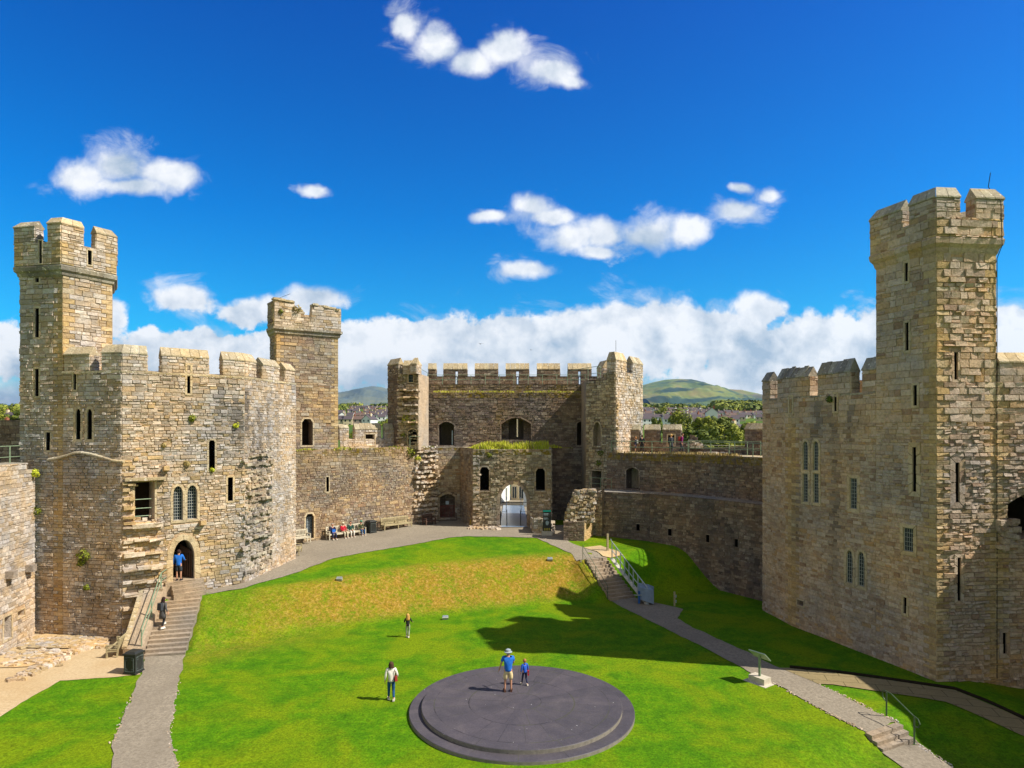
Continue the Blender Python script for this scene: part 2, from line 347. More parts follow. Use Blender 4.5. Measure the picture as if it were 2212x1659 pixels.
def tp(u, v):
    """point of the ground seen at a photo position"""
    a, c = ray(u, v); d = 16.0; last = d
    while d < 75:
        if EYE+c*d <= terr(a*d, d): break
        last = d; d += 0.25
    lo, hi = last, d
    for _ in range(18):
        m_ = (lo+hi)/2
        if EYE+c*m_ <= terr(a*m_, m_): hi = m_
        else: lo = m_
    return Vector((a*hi, hi, terr(a*hi, hi)))
def gp(u, v, z=0.0):
    a, c = ray(u, v); d = (z-EYE)/c; return Vector((a*d, d, z))

# ------------------------------------------------------------------ mesh builder
class MB:
    def __init__(s): s.v = []; s.f = []; s.m = []; s.r = []; s.st = []; s.mo = []; s.mats = []
    def mi(s, name):
        if name not in s.mats: s.mats.append(name)
        return s.mats.index(name)
    def add(s, vs, fs, mat, rnd=0.5, stain=0.0, moss=0.0):
        k = len(s.v); i = s.mi(mat)
        s.v += [tuple(p) for p in vs]
        for f in fs:
            s.f.append([k+q for q in f]); s.m.append(i); s.r.append(rnd); s.st.append(stain); s.mo.append(moss)
    def quad(s, a, b, c, d, mat, rnd=0.5, stain=0.0, moss=0.0): s.add([a, b, c, d], [(0, 1, 2, 3)], mat, rnd, stain, moss)
    def box(s, c, size, mat, rz=0.0, rnd=0.5, rx=0.0, ry=0.0, taper=1.0):
        hx, hy, hz = size[0]/2, size[1]/2, size[2]/2
        from mathutils import Euler
        e = Euler((rx, ry, rz)).to_matrix(); c = Vector(c); vs = []
        for z in (-hz, hz):
            k = taper if z > 0 else 1.0
            for x, y in ((-hx, -hy), (hx, -hy), (hx, hy), (-hx, hy)): vs.append(c+e@Vector((x*k, y*k, z)))
        s.add(vs, [(3, 2, 1, 0), (4, 5, 6, 7), (0, 1, 5, 4), (1, 2, 6, 5), (2, 3, 7, 6), (3, 0, 4, 7)], mat, rnd)
    def tube(s, pts, r, mat, n=6, rnd=0.5, caps=True):
        pts = [Vector(p) for p in pts]; rings = []
        rs = r if hasattr(r, '__len__') else [r]*len(pts)
        for i, p in enumerate(pts):
            t = (pts[min(i+1, len(pts)-1)]-pts[max(i-1, 0)]).normalized()
            up = Vector((0, 0, 1)) if abs(t.z) < 0.95 else Vector((1, 0, 0))
            a = t.cross(up).normalized(); b = t.cross(a)
            rings.append([p+(a*math.cos(2*math.pi*k/n)+b*math.sin(2*math.pi*k/n))*rs[i] for k in range(n)])
        vs = [q for rg in rings for q in rg]; fs = []
        for i in range(len(pts)-1):
            for k in range(n): fs.append((i*n+k, i*n+(k+1) % n, (i+1)*n+(k+1) % n, (i+1)*n+k))
        if caps: fs.append(tuple(range(n))[::-1]); fs.append(tuple((len(pts)-1)*n+k for k in range(n)))
        s.add(vs, fs, mat, rnd)
    def prism(s, poly, z0, z1, mat, topmat=None, rnd=0.5):
        """vertical prism over a 2D polygon (counter-clockwise)"""
        n = len(poly); vs = [(p[0], p[1], z0) for p in poly]+[(p[0], p[1], z1) for p in poly]
        s.add(vs, [(i, (i+1) % n, n+(i+1) % n, n+i) for i in range(n)], mat, rnd)
        s.add([(p[0], p[1], z1) for p in poly], [tuple(range(n))], topmat or mat, rnd)
    def lathe(s, prof, c, mat, n=12, sx=1, sy=1, rnd=0.5):
        vs = []; c = Vector(c)
        for (r, z) in prof:
            for k in range(n): vs.append(c+Vector((r*sx*math.cos(2*math.pi*k/n), r*sy*math.sin(2*math.pi*k/n), z)))
        fs = [(i*n+k, i*n+(k+1) % n, (i+1)*n+(k+1) % n, (i+1)*n+k) for i in range(len(prof)-1) for k in range(n)]
        fs.append(tuple(range(n))[::-1]); fs.append(tuple((len(prof)-1)*n+k for k in range(n)))
        s.add(vs, fs, mat, rnd)
    def mesh(s, name, smooth=False):
        me = bpy.data.meshes.new(name); me.from_pydata(s.v, [], s.f)
        for n_ in s.mats: me.materials.append(MATS[n_])
        me.polygons.foreach_set('material_index', s.m)
        for nm, arr in (('rnd', s.r), ('stain', s.st), ('moss', s.mo)):
            if nm == 'rnd' or any(arr):
                at = me.attributes.new(nm, 'FLOAT', 'FACE'); at.data.foreach_set('value', arr)
        if smooth: me.polygons.foreach_set('use_smooth', [True]*len(me.polygons))
        me.update(); return me
    def build(s, name, parent=None, smooth=False):
        o = bpy.data.objects.new(name, s.mesh(name, smooth)); COL.objects.link(o)
        if parent is not None:
            o.parent = parent
            if parent.get('_base'): o.location = -Vector(parent['_base'])
        return o
def tag(o, label=None, cat=None, group=None, kind=None):
    if label: o['label'] = label
    if cat: o['category'] = cat
    if group: o['group'] = group
    if kind: o['kind'] = kind
    return o
def thing(name, label, cat, base=(0, 0, 0), group=None, rz=0.0, local=False):
    """an Empty at the thing's base; local=False: its parts are modelled in world coordinates"""
    o = bpy.data.objects.new(name, None); COL.objects.link(o); o.location = base; o.empty_display_size = 0.5
    o.rotation_euler = (0, 0, rz)
    if not local: o['_base'] = tuple(base)
    return tag(o, label, cat, group)
def dup(root, loc, rz=0.0, label=None, scale=None):
    r = root.copy(); COL.objects.link(r); r.location = loc; r.rotation_euler = (0, 0, rz)
    if scale: r.scale = scale
    if label: r['label'] = label
    for ch in list(root.children):
        c = ch.copy(); COL.objects.link(c); c.parent = r
        for g in ch.children:
            d = g.copy(); COL.objects.link(d); d.parent = c
    return r

# ------------------------------------------------------------------ masonry
def V2(p): return Vector((p[0], p[1]))
class Fac:
    """a vertical wall plane, P0 left and P1 right as seen from outside"""
    def __init__(s, P0, P1):
        s.P0 = V2(P0); s.P1 = V2(P1); s.L = (s.P1-s.P0).length; s.d = (s.P1-s.P0)/s.L; s.n = Vector((s.d.y, -s.d.x))
    def pt(s, a, z, o=0.0): q = s.P0+s.d*a+s.n*o; return Vector((q.x, q.y, z))
    def su(s, u):
        a = (u-CU)/FOC; return (a*s.P0.y-s.P0.x)/(s.d.x-a*s.d.y)
    def pix(s, u, v):
        t = s.su(u); dep = s.P0.y+s.d.y*t; return t, EYE+(HV-v)/FOC*dep
def op(f, kind, u0, u1, v0, v1, depth=1.0, ring=0.14, back='void_shade', um=None):
    s0, _ = f.pix(u0, v1); s1, _ = f.pix(u1, v1); sm = (s0+s1)/2
    dep = f.P0.y+f.d.y*sm
    z1 = EYE+(HV-v0)/FOC*dep; z0 = EYE+(HV-v1)/FOC*dep; w = s1-s0
    return opm(kind, s0, s1, z0, z1, depth, ring, back)
def opm(kind, s0, s1, z0, z1, depth=1.0, ring=0.14, back='void_shade'):
    if kind == 'rect' and back == 'void_shade' and s1-s0 < .25: q_ = (s1-s0)*.15; s0 -= q_; s1 += q_
    w = s1-s0; sm = (s0+s1)/2
    if kind == 'rect': pl = [(s0, z0), (s1, z0), (s1, z1), (s0, z1)]
    elif kind == 'lancet':
        h = min(w*0.95, (z1-z0)*0.45); pl = [(s0, z0), (s1, z0)]
        for k in range(0, 7): t = k/6; pl.append((s1-(w/2)*(1-math.cos(t*math.pi/2*0.98))*1.0 if k < 6 else sm, z1-h+h*math.sin(t*math.pi/2)))
        for k in range(5, -1, -1): t = k/6; pl.append((s0+(w/2)*(1-math.cos(t*math.pi/2*0.98)), z1-h+h*math.sin(t*math.pi/2)))
    elif kind == 'seg':
        h = w*0.22; pl = [(s0, z0), (s1, z0)]
        for k in range(0, 7): t = k/6; pl.append((s1-w*t, z1-h+h*math.sin(math.pi*t)))
    elif kind == 'shoulder':
        h = w*0.35; pl = [(s0, z0), (s1, z0), (s1, z1-h), (s1-w*0.22, z1), (s0+w*0.22, z1), (s0, z1-h)]
    return dict(poly=pl, depth=depth, ring=ring, back=back, s0=s0, s1=s1, z0=z0, z1=z1)
def inpoly(p, poly):
    x, y = p; c = False; n = len(poly)
    for i in range(n):
        x1, y1 = poly[i]; x2, y2 = poly[(i+1) % n]
        if (y1 > y) != (y2 > y) and x < (x2-x1)*(y-y1)/(y2-y1)+x1: c = not c
    return c
def ext(poly, za, zb):
    lo, hi = 1e9, -1e9; n = len(poly)
    for i in range(n):
        (x1, y1), (x2, y2) = poly[i], poly[(i+1) % n]
        if max(y1, y2) < za or min(y1, y2) > zb: continue
        for y in (max(za, min(y1, y2)), min(zb, max(y1, y2))):
            t = 0.0 if y1 == y2 else (y-y1)/(y2-y1); x = x1+(x2-x1)*t
            lo = min(lo, x); hi = max(hi, x)
        if y1 == y2: lo = min(lo, x1, x2); hi = max(hi, x1, x2)
    return (lo, hi) if hi > lo else None
def courses(z0, z1, lo, hi, seed):
    r = random.Random(seed); out = []; z = z0
    while z < z1:
        h = r.uniform(lo, hi)*(1.25 if r.random() < 0.12 else 1); out.append((z, z+h)); z += h
    return out
def block(mb, f, s0, s1, z0, z1, p, rnd, mat, r, stain=0, moss=0, cham=0.014, tilt=0.012, g=0.007, base=0.0):
    j = lambda: r.uniform(-0.009, 0.009)
    a0, a1, b0, b1 = s0+g, s1-g, z0+g, z1-g
    if a1-a0 < 0.03 or b1-b0 < 0.03: return
    c = min(cham, (a1-a0)*0.2, (b1-b0)*0.2)
    vs = [f.pt(a0, b0, base), f.pt(a1, b0, base), f.pt(a1, b1, base), f.pt(a0, b1, base)]
    for (x, z) in ((a0+c, b0+c), (a1-c, b0+c), (a1-c, b1-c), (a0+c, b1-c)):
        vs.append(f.pt(x+j(), z+j(), base+p+r.uniform(-tilt, tilt)))
    mb.add(vs, [(4, 5, 6, 7), (0, 1, 5, 4), (1, 2, 6, 5), (2, 3, 7, 6), (3, 0, 4, 7)], mat, rnd, stain, moss)
def facet(mb, P0, P1, z0, z1, ops=(), mat='stone_grey', mortar='mortar_light', cs=None, ch=(0.13, 0.26), w=(0.18, 0.55), prot=(0.015, 0.05),
          quoin=(0, 0), qmat='quoin', tilt=0.012, stain=None, moss=None, seed=1, top=None, ragged=0.0, ringmat='dressed', miss=0.0, alt=None):
    f = Fac(P0, P1); r = random.Random(seed*7919+int(f.P0.x*13)+int(f.P0.y*29)); L = f.L
    topf = (lambda s: interp(top, s)) if top else (lambda s: z1)
    ztop = max(p[1] for p in top) if top else z1
    # mortar backing with exact holes
    outer = [(0, z0), (L, z0)]+([(s, z) for s, z in reversed(top)] if top else [(L, z1), (0, z1)])
    for o in ops:
        o['s0c'] = max(0.0, o['s0']); 
    holes = [[(min(max(x, 0.002), L-0.002), min(max(z, z0+0.002), topf(x)-0.002)) for x, z in o['poly']] for o in ops]
    vv = [Vector(p) for p in outer]; ee = [(i, (i+1) % len(outer)) for i in range(len(outer))]
    for h in holes:
        k = len(vv); vv += [Vector(p) for p in h]; ee += [(k+i, k+(i+1) % len(h)) for i in range(len(h))]
    try:
        ov, oe, of = delaunay_2d_cdt(vv, ee, [], 0, 1e-5)[:3]
        keep = []
        for tri in of:
            cx = sum(ov[i].x for i in tri)/len(tri); cz = sum(ov[i].y for i in tri)/len(tri)
            if inpoly((cx, cz), outer) and not any(inpoly((cx, cz), h) for h in holes): keep.append(tuple(tri))
        mb.add([f.pt(p.x, p.y) for p in ov], keep, mortar, 0.5)
    except Exception as e:
        print('cdt', e); mb.add([f.pt(a, b) for a, b in outer], [tuple(range(len(outer)))], mortar)
    for o in ops:
        pl = o['poly']; n = len(pl); dp = o['depth']
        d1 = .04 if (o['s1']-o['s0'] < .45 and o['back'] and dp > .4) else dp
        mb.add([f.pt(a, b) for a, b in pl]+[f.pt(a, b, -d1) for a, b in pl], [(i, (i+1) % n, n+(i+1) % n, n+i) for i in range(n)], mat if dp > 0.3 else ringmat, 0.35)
        if d1 < dp: mb.add([f.pt(a, b, -d1) for a, b in pl]+[f.pt(a, b, -dp) for a, b in pl], [(i, (i+1) % n, n+(i+1) % n, n+i) for i in range(n)], 'void_shade')  # deeper slit reveals painted near-black as interior shade
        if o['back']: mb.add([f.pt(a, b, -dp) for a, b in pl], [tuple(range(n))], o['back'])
        if o['ring'] > 0:
            wd = o['ring']; cx = sum(p[0] for p in pl)/n; 
            def offp(p, i):
                a = Vector(pl[i-1]); b = Vector(p); c = Vector(pl[(i+1) % n])
                e1 = (b-a).normalized(); e2 = (c-b).normalized(); nn = (Vector((e1.y, -e1.x))+Vector((e2.y, -e2.x)))
                if nn.length < 1e-6: nn = Vector((e1.y, -e1.x))
                nn.normalize(); k = 1/max(0.7, nn.dot(Vector((e1.y, -e1.x))))
                q = b+nn*wd*k; return (q.x, q.y)
            po = [offp(p, i) for i, p in enumerate(pl)]
            for i in range(n):
                a, b = Vector(pl[i]), Vector(pl[(i+1) % n]); ao, bo = Vector(po[i]), Vector(po[(i+1) % n])
                m_ = max(1, round((b-a).length/0.42))
                for k in range(m_):
                    t0, t1 = k/m_+0.01, (k+1)/m_-0.01; g = 1.0 if (k+i) % 2 else 1.12
                    q = [a.lerp(b, t0), a.lerp(b, t1), ao.lerp(bo, t1), ao.lerp(bo, t0)]
                    q[2] = q[1]+(q[2]-q[1])*g; q[3] = q[0]+(q[3]-q[0])*g
                    h_ = r.uniform(0.035, 0.06)
                    mb.add([f.pt(x.x, x.y, 0) for x in q]+[f.pt(x.x, x.y, h_) for x in q], [(4, 5, 6, 7), (0, 1, 5, 4), (1, 2, 6, 5), (2, 3, 7, 6), (3, 0, 4, 7)], ringmat, r.random())
    cs = cs or courses(z0, ztop, ch[0], ch[1], seed)
    for k, (za, zb) in enumerate(cs):
        if zb <= z0+0.03 or za >= ztop-0.03: continue
        za = max(za, z0); zb = min(zb, ztop)
        iv = [(0.0, L)]
        for o in ops:
            e = ext(o['poly'], za-o['ring']*0.8, zb+o['ring']*0.8)
            if not e: continue
            e = (e[0]-o['ring'], e[1]+o['ring']); ni = []
            for (a, b) in iv:
                if e[1] <= a or e[0] >= b: ni.append((a, b)); continue
                if e[0] > a: ni.append((a, e[0]))
                if e[1] < b: ni.append((e[1], b))
            iv = ni
        for (a, b) in iv:
            s = a
            while s < b-0.04:
                ww = r.uniform(*w)*(1.5 if r.random() < 0.1 else 1)*max(.8, min(1.5, (zb-za)/.19)); mt = mat; pr = r.uniform(*prot)
                if quoin[0] and s < 0.001: ww = 0.62 if (k//1) % 2 else 0.34; mt = qmat; pr = prot[0]+0.015
                if quoin[1] and b > L-0.001:
                    qw = 0.34 if k % 2 else 0.62
                    if s >= L-qw-0.01: ww = b-s; mt = qmat; pr = prot[0]+0.015
                    elif s+ww > L-qw-0.12: ww = L-qw-s
                if b-(s+ww) < w[0]*0.6: ww = b-s
                e = min(b, s+ww); sm = (s+e)/2
                if alt and mt == mat and r.random() < alt[1](sm, (za+zb)/2): mt = alt[0]
                if za < topf(sm)-0.04-ragged*r.random() and r.random() >= miss:
                    tz = min(zb, topf(sm)+ragged*0.3)
                    P_ = f.pt(sm, (za+zb)/2)
                    st = stain(sm, (za+zb)/2) if stain else 0.0; mo = moss(sm, (za+zb)/2) if moss else 0.0
                    if mt == mat and zb-za > 0.2 and ww < 0.6 and r.random() < 0.22:
                        zm = (za+tz)/2
                        block(mb, f, s, e, za, zm, pr, r.random(), mt, r, st, mo, tilt=tilt); block(mb, f, s, e, zm, tz, r.uniform(*prot), r.random(), mt, r, st, mo, tilt=tilt)
                    else: block(mb, f, s, e, za, tz, pr, r.random(), mt, r, st, mo, tilt=tilt)
                s = e
    return f
def offset(pts, o):
    """mitred offset of a polyline to its outside (right-hand side is outside when walking left to right as seen)"""
    pts = [V2(p) for p in pts]; out = []
    for i, p in enumerate(pts):
        ns = []
        if i > 0: d = (p-pts[i-1]).normalized(); ns.append(Vector((d.y, -d.x)))
        if i < len(pts)-1: d = (pts[i+1]-p).normalized(); ns.append(Vector((d.y, -d.x)))
        n = sum(ns, Vector((0, 0))).normalized(); out.append(p+n*(o/max(0.4, n.dot(ns[0]))))
    return out
def offset_closed(pts, o):
    pts = [V2(p) for p in pts]; n = len(pts); out = []
    for i in range(n):
        a, p, c = pts[i-1], pts[i], pts[(i+1) % n]
        d1 = (p-a).normalized(); d2 = (c-p).normalized(); n1, n2 = Vector((d1.y, -d1.x)), Vector((d2.y, -d2.x))
        m_ = (n1+n2).normalized(); out.append(p+m_*(o/max(0.4, m_.dot(n1))))
    return out
def band(mb, pts, sec, mat, closed=False, piece=0.7, seed=3):
    """moulding of section [(out, z)...] along a polyline, cut into stones"""
    r = random.Random(seed); P = [V2(p) for p in pts]
    offs = [(offset_closed(P, o) if closed else offset(P, o)) for o, z in sec]
    n = len(P); segs = n if closed else n-1
    for i in range(segs):
        j = (i+1) % n; L = (P[j]-P[i]).length; m_ = max(1, round(L/piece))
        for k in range(m_):
            t0, t1 = k/m_, (k+1)/m_-0.012/L; ln = len(sec); jz = r.uniform(-0.006, 0.006); jo = r.uniform(0, 0.012)
            vs = [(*offs[q][i].lerp(offs[q][j], t0), sec[q][1]+jz) for q in range(ln)]+[(*offs[q][i].lerp(offs[q][j], t1), sec[q][1]+jz) for q in range(ln)]
            fs = [(q, ln+q, ln+q+1, q+1) for q in range(ln-1)]+[tuple(range(ln)), tuple(range(2*ln-1, ln-1, -1))]
            mb.add(vs, fs, mat, r.random())
def coping(mb, pts, ze, za, th, mat, jag=0.0, over=0.06, piece=0.5, seed=5, slab=0.07):
    P = [V2(p) for p in pts]; r = random.Random(seed+int(P[0].x*31))
    e0 = (P[0]-P[1]).normalized(); e1 = (P[-1]-P[-2]).normalized(); P = [P[0]+e0*0.03]+P[1:-1]+[P[-1]+e1*0.03]
    O, M, I = offset(P, over), offset(P, -th/2), offset(P, -th-over)
    for i in range(len(P)-1):
        L = (P[i+1]-P[i]).length; m_ = max(1, round(L/piece))
        for k in range(m_):
            t0, t1 = k/m_, (k+1)/m_-min(0.02, 0.3/m_)/max(L, 0.1); j = r.uniform(-jag, jag); jo = r.uniform(-1, 1)*jag*0.5
            def sec(t): 
                o, mm, q = O[i].lerp(O[i+1], t), M[i].lerp(M[i+1], t), I[i].lerp(I[i+1], t)
                return [(o.x, o.y, ze), (o.x, o.y, ze+slab+j*0.4), (mm.x, mm.y, za+j), (q.x, q.y, ze+slab+j*0.4), (q.x, q.y, ze)]
            vs = sec(t0)+sec(t1)
            mb.add(vs, [(0, 5, 6, 1), (1, 6, 7, 2), (2, 7, 8, 3), (3, 8, 9, 4), (0, 1, 2, 3, 4), (9, 8, 7, 6, 5), (0, 4, 9, 5)], mat, r.random())
def merlon(pts, z0, ze, za, th, parent, mat='stone_grey', mortar='mortar_light', cope='coping', jag=0.0, ops=None, inner=True, name='merlon', seed=1, through=False, piece=0.5, **kw):
    mb = MB(); P = [V2(p) for p in pts]; I = offset(P, -th)
    for i in range(len(P)-1):
        facet(mb, P[i], P[i+1], z0, ze, ops=(ops or {}).get(i, ()), mat=mat, mortar=mortar, seed=seed+i, **kw)
        io = []
        if through:
            Lr = (I[i+1]-I[i]).length
            for o in (ops or {}).get(i, ()): io.append(dict(o, poly=[(Lr-a, b) for a, b in o['poly']][::-1], s0=Lr-o['s1'], s1=Lr-o['s0'], depth=.02))
        if inner: facet(mb, I[i+1], I[i], z0, ze, ops=io, mat=mat, mortar=mortar, seed=seed+i+9, **kw)
    facet(mb, I[0], P[0], z0, ze, mat=mat, mortar=mortar, seed=seed+20, **kw)
    facet(mb, P[-1], I[-1], z0, ze, mat=mat, mortar=mortar, seed=seed+21, **kw)
    coping(mb, P, ze, za, th, cope, jag, seed=seed, piece=piece)
    return mb.build(name, parent)
def flat(mb, poly, z, mat, rnd=0.5):
    mb.add([(p[0], p[1], z) for p in poly], [tuple(range(len(poly)))], mat, rnd)
def rawwall(mb, pts, z0, z1, mat):
    for a, b in zip(pts, pts[1:]): mb.quad((a[0], a[1], z0), (b[0], b[1], z0), (b[0], b[1], z1), (a[0], a[1], z1), mat)
def tusk(mb, f, s0, s1, z0, z1, mat='stone_rubble', seed=4, row=0.52, dep=(0.12, 0.42), fill=0.8, wr=(.16, .6)):
    """broken courses left sticking out where a cross wall was never built"""
    r = random.Random(seed); z = z0
    while z < z1:
        s = (s0(z) if callable(s0) else s0)+r.uniform(0, 0.1); e = (s1(z) if callable(s1) else s1); d = r.uniform(*dep)
        while s < e:
            w = r.uniform(*wr); h = r.uniform(0.10, 0.22); dd = d*r.uniform(0.45, 1.15)
            if r.random() < fill: 
                a, b = s, min(e+0.05, s+w); zz = z+r.uniform(-0.05, 0.06)
                vs = [f.pt(a+r.uniform(-.02,.02), zz+r.uniform(-.02,.02), 0), f.pt(b, zz, 0), f.pt(b, zz+h, 0), f.pt(a, zz+h, 0)]
                for (x, q) in ((a, zz), (b, zz), (b, zz+h), (a, zz+h)): vs.append(f.pt(x+r.uniform(-0.02, 0.02), q+r.uniform(-0.018, 0.018), dd*r.uniform(0.85, 1.05)))
                mb.add(vs, [(4, 5, 6, 7), (0, 1, 5, 4), (1, 2, 6, 5), (2, 3, 7, 6), (3, 0, 4, 7)], mat, r.random())
            s += w
        # rubble between the ledges
        s = (s0(z) if callable(s0) else s0)
        while s < e:
            w = r.uniform(0.1, 0.3); h = r.uniform(0.1, 0.2); zz = z+r.uniform(0.2, row)
            block(mb, f, s, s+w, zz, zz+h, r.uniform(0.03, 0.12), r.random(), mat, r, tilt=0.03); s += w*1.2
        z += row*r.uniform(0.75, 1.25)
def lattice_window(f, o, parent, nx=3, cell=0.17, inset=0.10, name='window', lead='lead'):
    """leaded casement set back in its opening: pane > glazing_bars"""
    mb = MB(); pl = o['poly']; mb.add([f.pt(a, b, -inset) for a, b in pl], [tuple(range(len(pl)))], 'glass_dark')
    w = mb.build(name, parent); g = MB(); s0, s1, z0, z1 = o['s0'], o['s1'], o['z0'], o['z1']; t = 0.011
    for k in range(0, nx+1):
        s = lerp(s0+0.02, s1-0.02, k/nx); e = [z for z in (z0, z1)]
        # height of the opening at s
        zt = z1
        for i in range(200):
            if inpoly((min(max(s, s0+0.03), s1-0.03), zt), pl): break
            zt -= (z1-z0)/200
        c0, c1 = f.pt(s, z0, -inset+0.02), f.pt(s, zt, -inset+0.02); g.tube([c0, c1], t*(1.5 if k in (0, nx) else 1), lead, 4)
    n = max(2, int((z1-z0)/cell))
    for k in range(0, n+1):
        z = lerp(z0+0.02, z1-0.04, k/n); e = ext(pl, z-0.01, z+0.01)
        if e: g.tube([f.pt(e[0]+0.01, z, -inset+0.02), f.pt(e[1]-0.01, z, -inset+0.02)], t, lead, 4)
    gb = g.build('glazing_bars', None); gb.parent = w; return w
# ------------------------------------------------------------------ ground sheets
def geo(start, stop, first, k):
    out = [start]; s = first
    while out[-1] < stop: out.append(out[-1]+s); s *= k
    return out
xs_ = [-q for q in geo(32, 14000, 1.5, 1.25)][::-1][:-1]+[-32+0.25*i for i in range(int(64/0.25)+1)]+geo(32, 14000, 1.5, 1.25)[1:]
ys_ = [-3000, -800, -200, -60, -20, 0, 6, 10, 13]+[15+0.25*i for i in range(int(50/0.25)+1)]+geo(65, 16000, 1.2, 1.14)[1:]
gv = [(x, y, terr(x, y)) for y in ys_ for x in xs_]; nx_ = len(xs_)
gf = [(j*nx_+i, j*nx_+i+1, (j+1)*nx_+i+1, (j+1)*nx_+i) for j in range(len(ys_)-1) for i in range(nx_-1)]
m, t, b = base_mat('lawn'); co = objco(t); px, py, pz = t.sep(co)
n_f = t.noise(co, 7.0, 6, 0.75); n_m = t.noise(co, 1.3, 5, 0.65); n_b = t.noise(co, 0.28, 4, 0.55, 0.4)
c = t.ramp(n_m, [(0.28, (0.040,0.125,0.002)), (0.5, (0.070,0.180,0.002)), (0.70, (0.120,0.220,0.003))])
c = t.mix(t.ss(n_b, 0.42, 0.62, 0, 0.8), c, (0.155, 0.215, 0.003))
c = t.mix(t.ss(t.noise(co, 0.55, 5, 0.6), 0.5, 0.68, 0, 0.5), c, (0.042, 0.14, 0.002))
# the bank dries out in the sun: straw coloured band across its face
dry = t.attr('dry'); nd = t.noise(co, 1.0, 6, 0.7, 0.3); nd2 = t.noise(co, 5.0, 5, 0.75)
df = t.math('MULTIPLY', dry, t.ss(t.math('ADD', nd, t.math('MULTIPLY', t.math('SUBTRACT', nd2, 0.5), 0.6)), 0.16, 0.66))
strw = t.ramp(nd2, [(0.3, (0.17, 0.115, 0.010)), (0.5, (0.26, 0.16, 0.018)), (0.7, (0.38, 0.25, 0.07))])
c = t.mix(df, c, strw)
c = t.mix(t.ss(t.noise(co, 0.9, 5, 0.7), 0.62, 0.74, 0, 0.4), c, (0.22, 0.23, 0.008))
c = t.mix(1.0, c, t.ramp(n_f, [(0.28, (0.55,)*3), (0.5, (1.0,)*3), (0.72, (1.38,)*3)]), 'MULTIPLY')
# far away: pasture, hedges
c = t.mix(1.0, c, t.ramp(t.noise(co, 15.0, 4, 0.7), [(0.32, (0.66,)*3), (0.5, (1.0,)*3), (0.68, (1.3,)*3)]), 'MULTIPLY')
far = t.ss(py, 66, 90)
nfld = t.new('ShaderNodeTexVoronoi'); nfld.inputs['Scale'].default_value = 0.006; t.l.new(co, nfld.inputs['Vector'])
fc = t.mix(t.noise(co, 0.004, 5, 0.6), (0.10, 0.16, 0.02), (0.03, 0.065, 0.012)); fc = t.mix(0.5, fc, t.mix(t.sep(nfld.outputs['Color'])[0], (0.12, 0.19, 0.02), (0.05, 0.09, 0.015)))
c = t.mix(far, c, fc)
t.l.new(c, b.inputs['Base Color']); b.inputs['Roughness'].default_value = 0.95; b.inputs['Specular IOR Level'].default_value = 0.1
bump(t, b, t.noise(co, 18.0, 5, 0.75), 0.45, 0.05)
me = bpy.data.meshes.new('ground'); me.from_pydata(gv, [], gf); me.materials.append(m)
me.polygons.foreach_set('use_smooth', [True]*len(me.polygons))
def dryness(x, y):
    if y > 60 or y < 20 or x < -17.5: return 0.0
    t_, c_ = interp(TOE, x), interp(CRE, x); s = (y-t_)/(c_-t_)
    d = sstep(0.02, 0.35, s)*sstep(1.25, 0.75, s)*(0.25 if x > 6 else 1.0)*(0.35+0.65*sstep(-17, -10, x))*sstep(8, 4.5, x)
    d = max(d, 0.42*sstep(-0.9, 0.0, s)*sstep(0.5, 0.1, s)*sstep(-6.5, -15, x))
    return max(d, 0.5*math.exp(-((x-14.5)**2/10+(y-20.5)**2/8)))
at = me.attributes.new('dry', 'FLOAT', 'POINT'); at.data.foreach_set('value', [dryness(p[0], p[1]) for p in gv])
ground = bpy.data.objects.new('ground', me); COL.objects.link(ground); tag(ground, kind='structure')

def sheet(name, poly, mat, lift=0.02, cell=0.5, flatz=None, wob=0.085, kind='structure', skirt=0.05):
    """a surface draped on the terrain inside a 2D outline; edges wander a little"""
    P = []; n = len(poly); r = random.Random(len(poly)*7+int(poly[0][0]*10))
    for i in range(n):
        a, c = V2(poly[i]), V2(poly[(i+1) % n]); m_ = max(1, int((c-a).length/0.3)); nn = (c-a); nn = Vector((nn.y, -nn.x)); nn = nn.normalized() if nn.length else nn
        for k in range(m_):
            q = a.lerp(c, k/m_); P.append(q+nn*(wob*(1.0+0)*(noise.noise(Vector((q.x*1.1, q.y*1.1, 3)))*1.3+noise.noise(Vector((q.x*4, q.y*4, 9)))*0.8)))
    xs = [p.x for p in P]; ys = [p.y for p in P]; out = [(p.x, p.y) for p in P]; N = len(P); pts = list(P)
    x = min(xs)+cell/2
    while x < max(xs):
        y = min(ys)+cell/2
        while y < max(ys):
            if inpoly((x, y), out): pts.append(Vector((x, y)))
            y += cell
        x += cell
    ov, oe, of = delaunay_2d_cdt(pts, [(i, (i+1) % N) for i in range(N)], [], 0, 1e-4)[:3]
    fs = []
    for tri in of:
        cx = sum(ov[i].x for i in tri)/3; cy = sum(ov[i].y for i in tri)/3
        if inpoly((cx, cy), out): fs.append(tuple(tri))
    H_ = (lambda x, y: flatz) if flatz is not None else (lambda x, y: terr(x, y)+lift)
    mb = MB(); mb.add([(p.x, p.y, H_(p.x, p.y)) for p in ov], fs, mat)
    o = mb.build(name, smooth=True); tag(o, kind=kind); return o
def T(lst): return [tuple(tp(u, v))[:2] for u, v in lst]
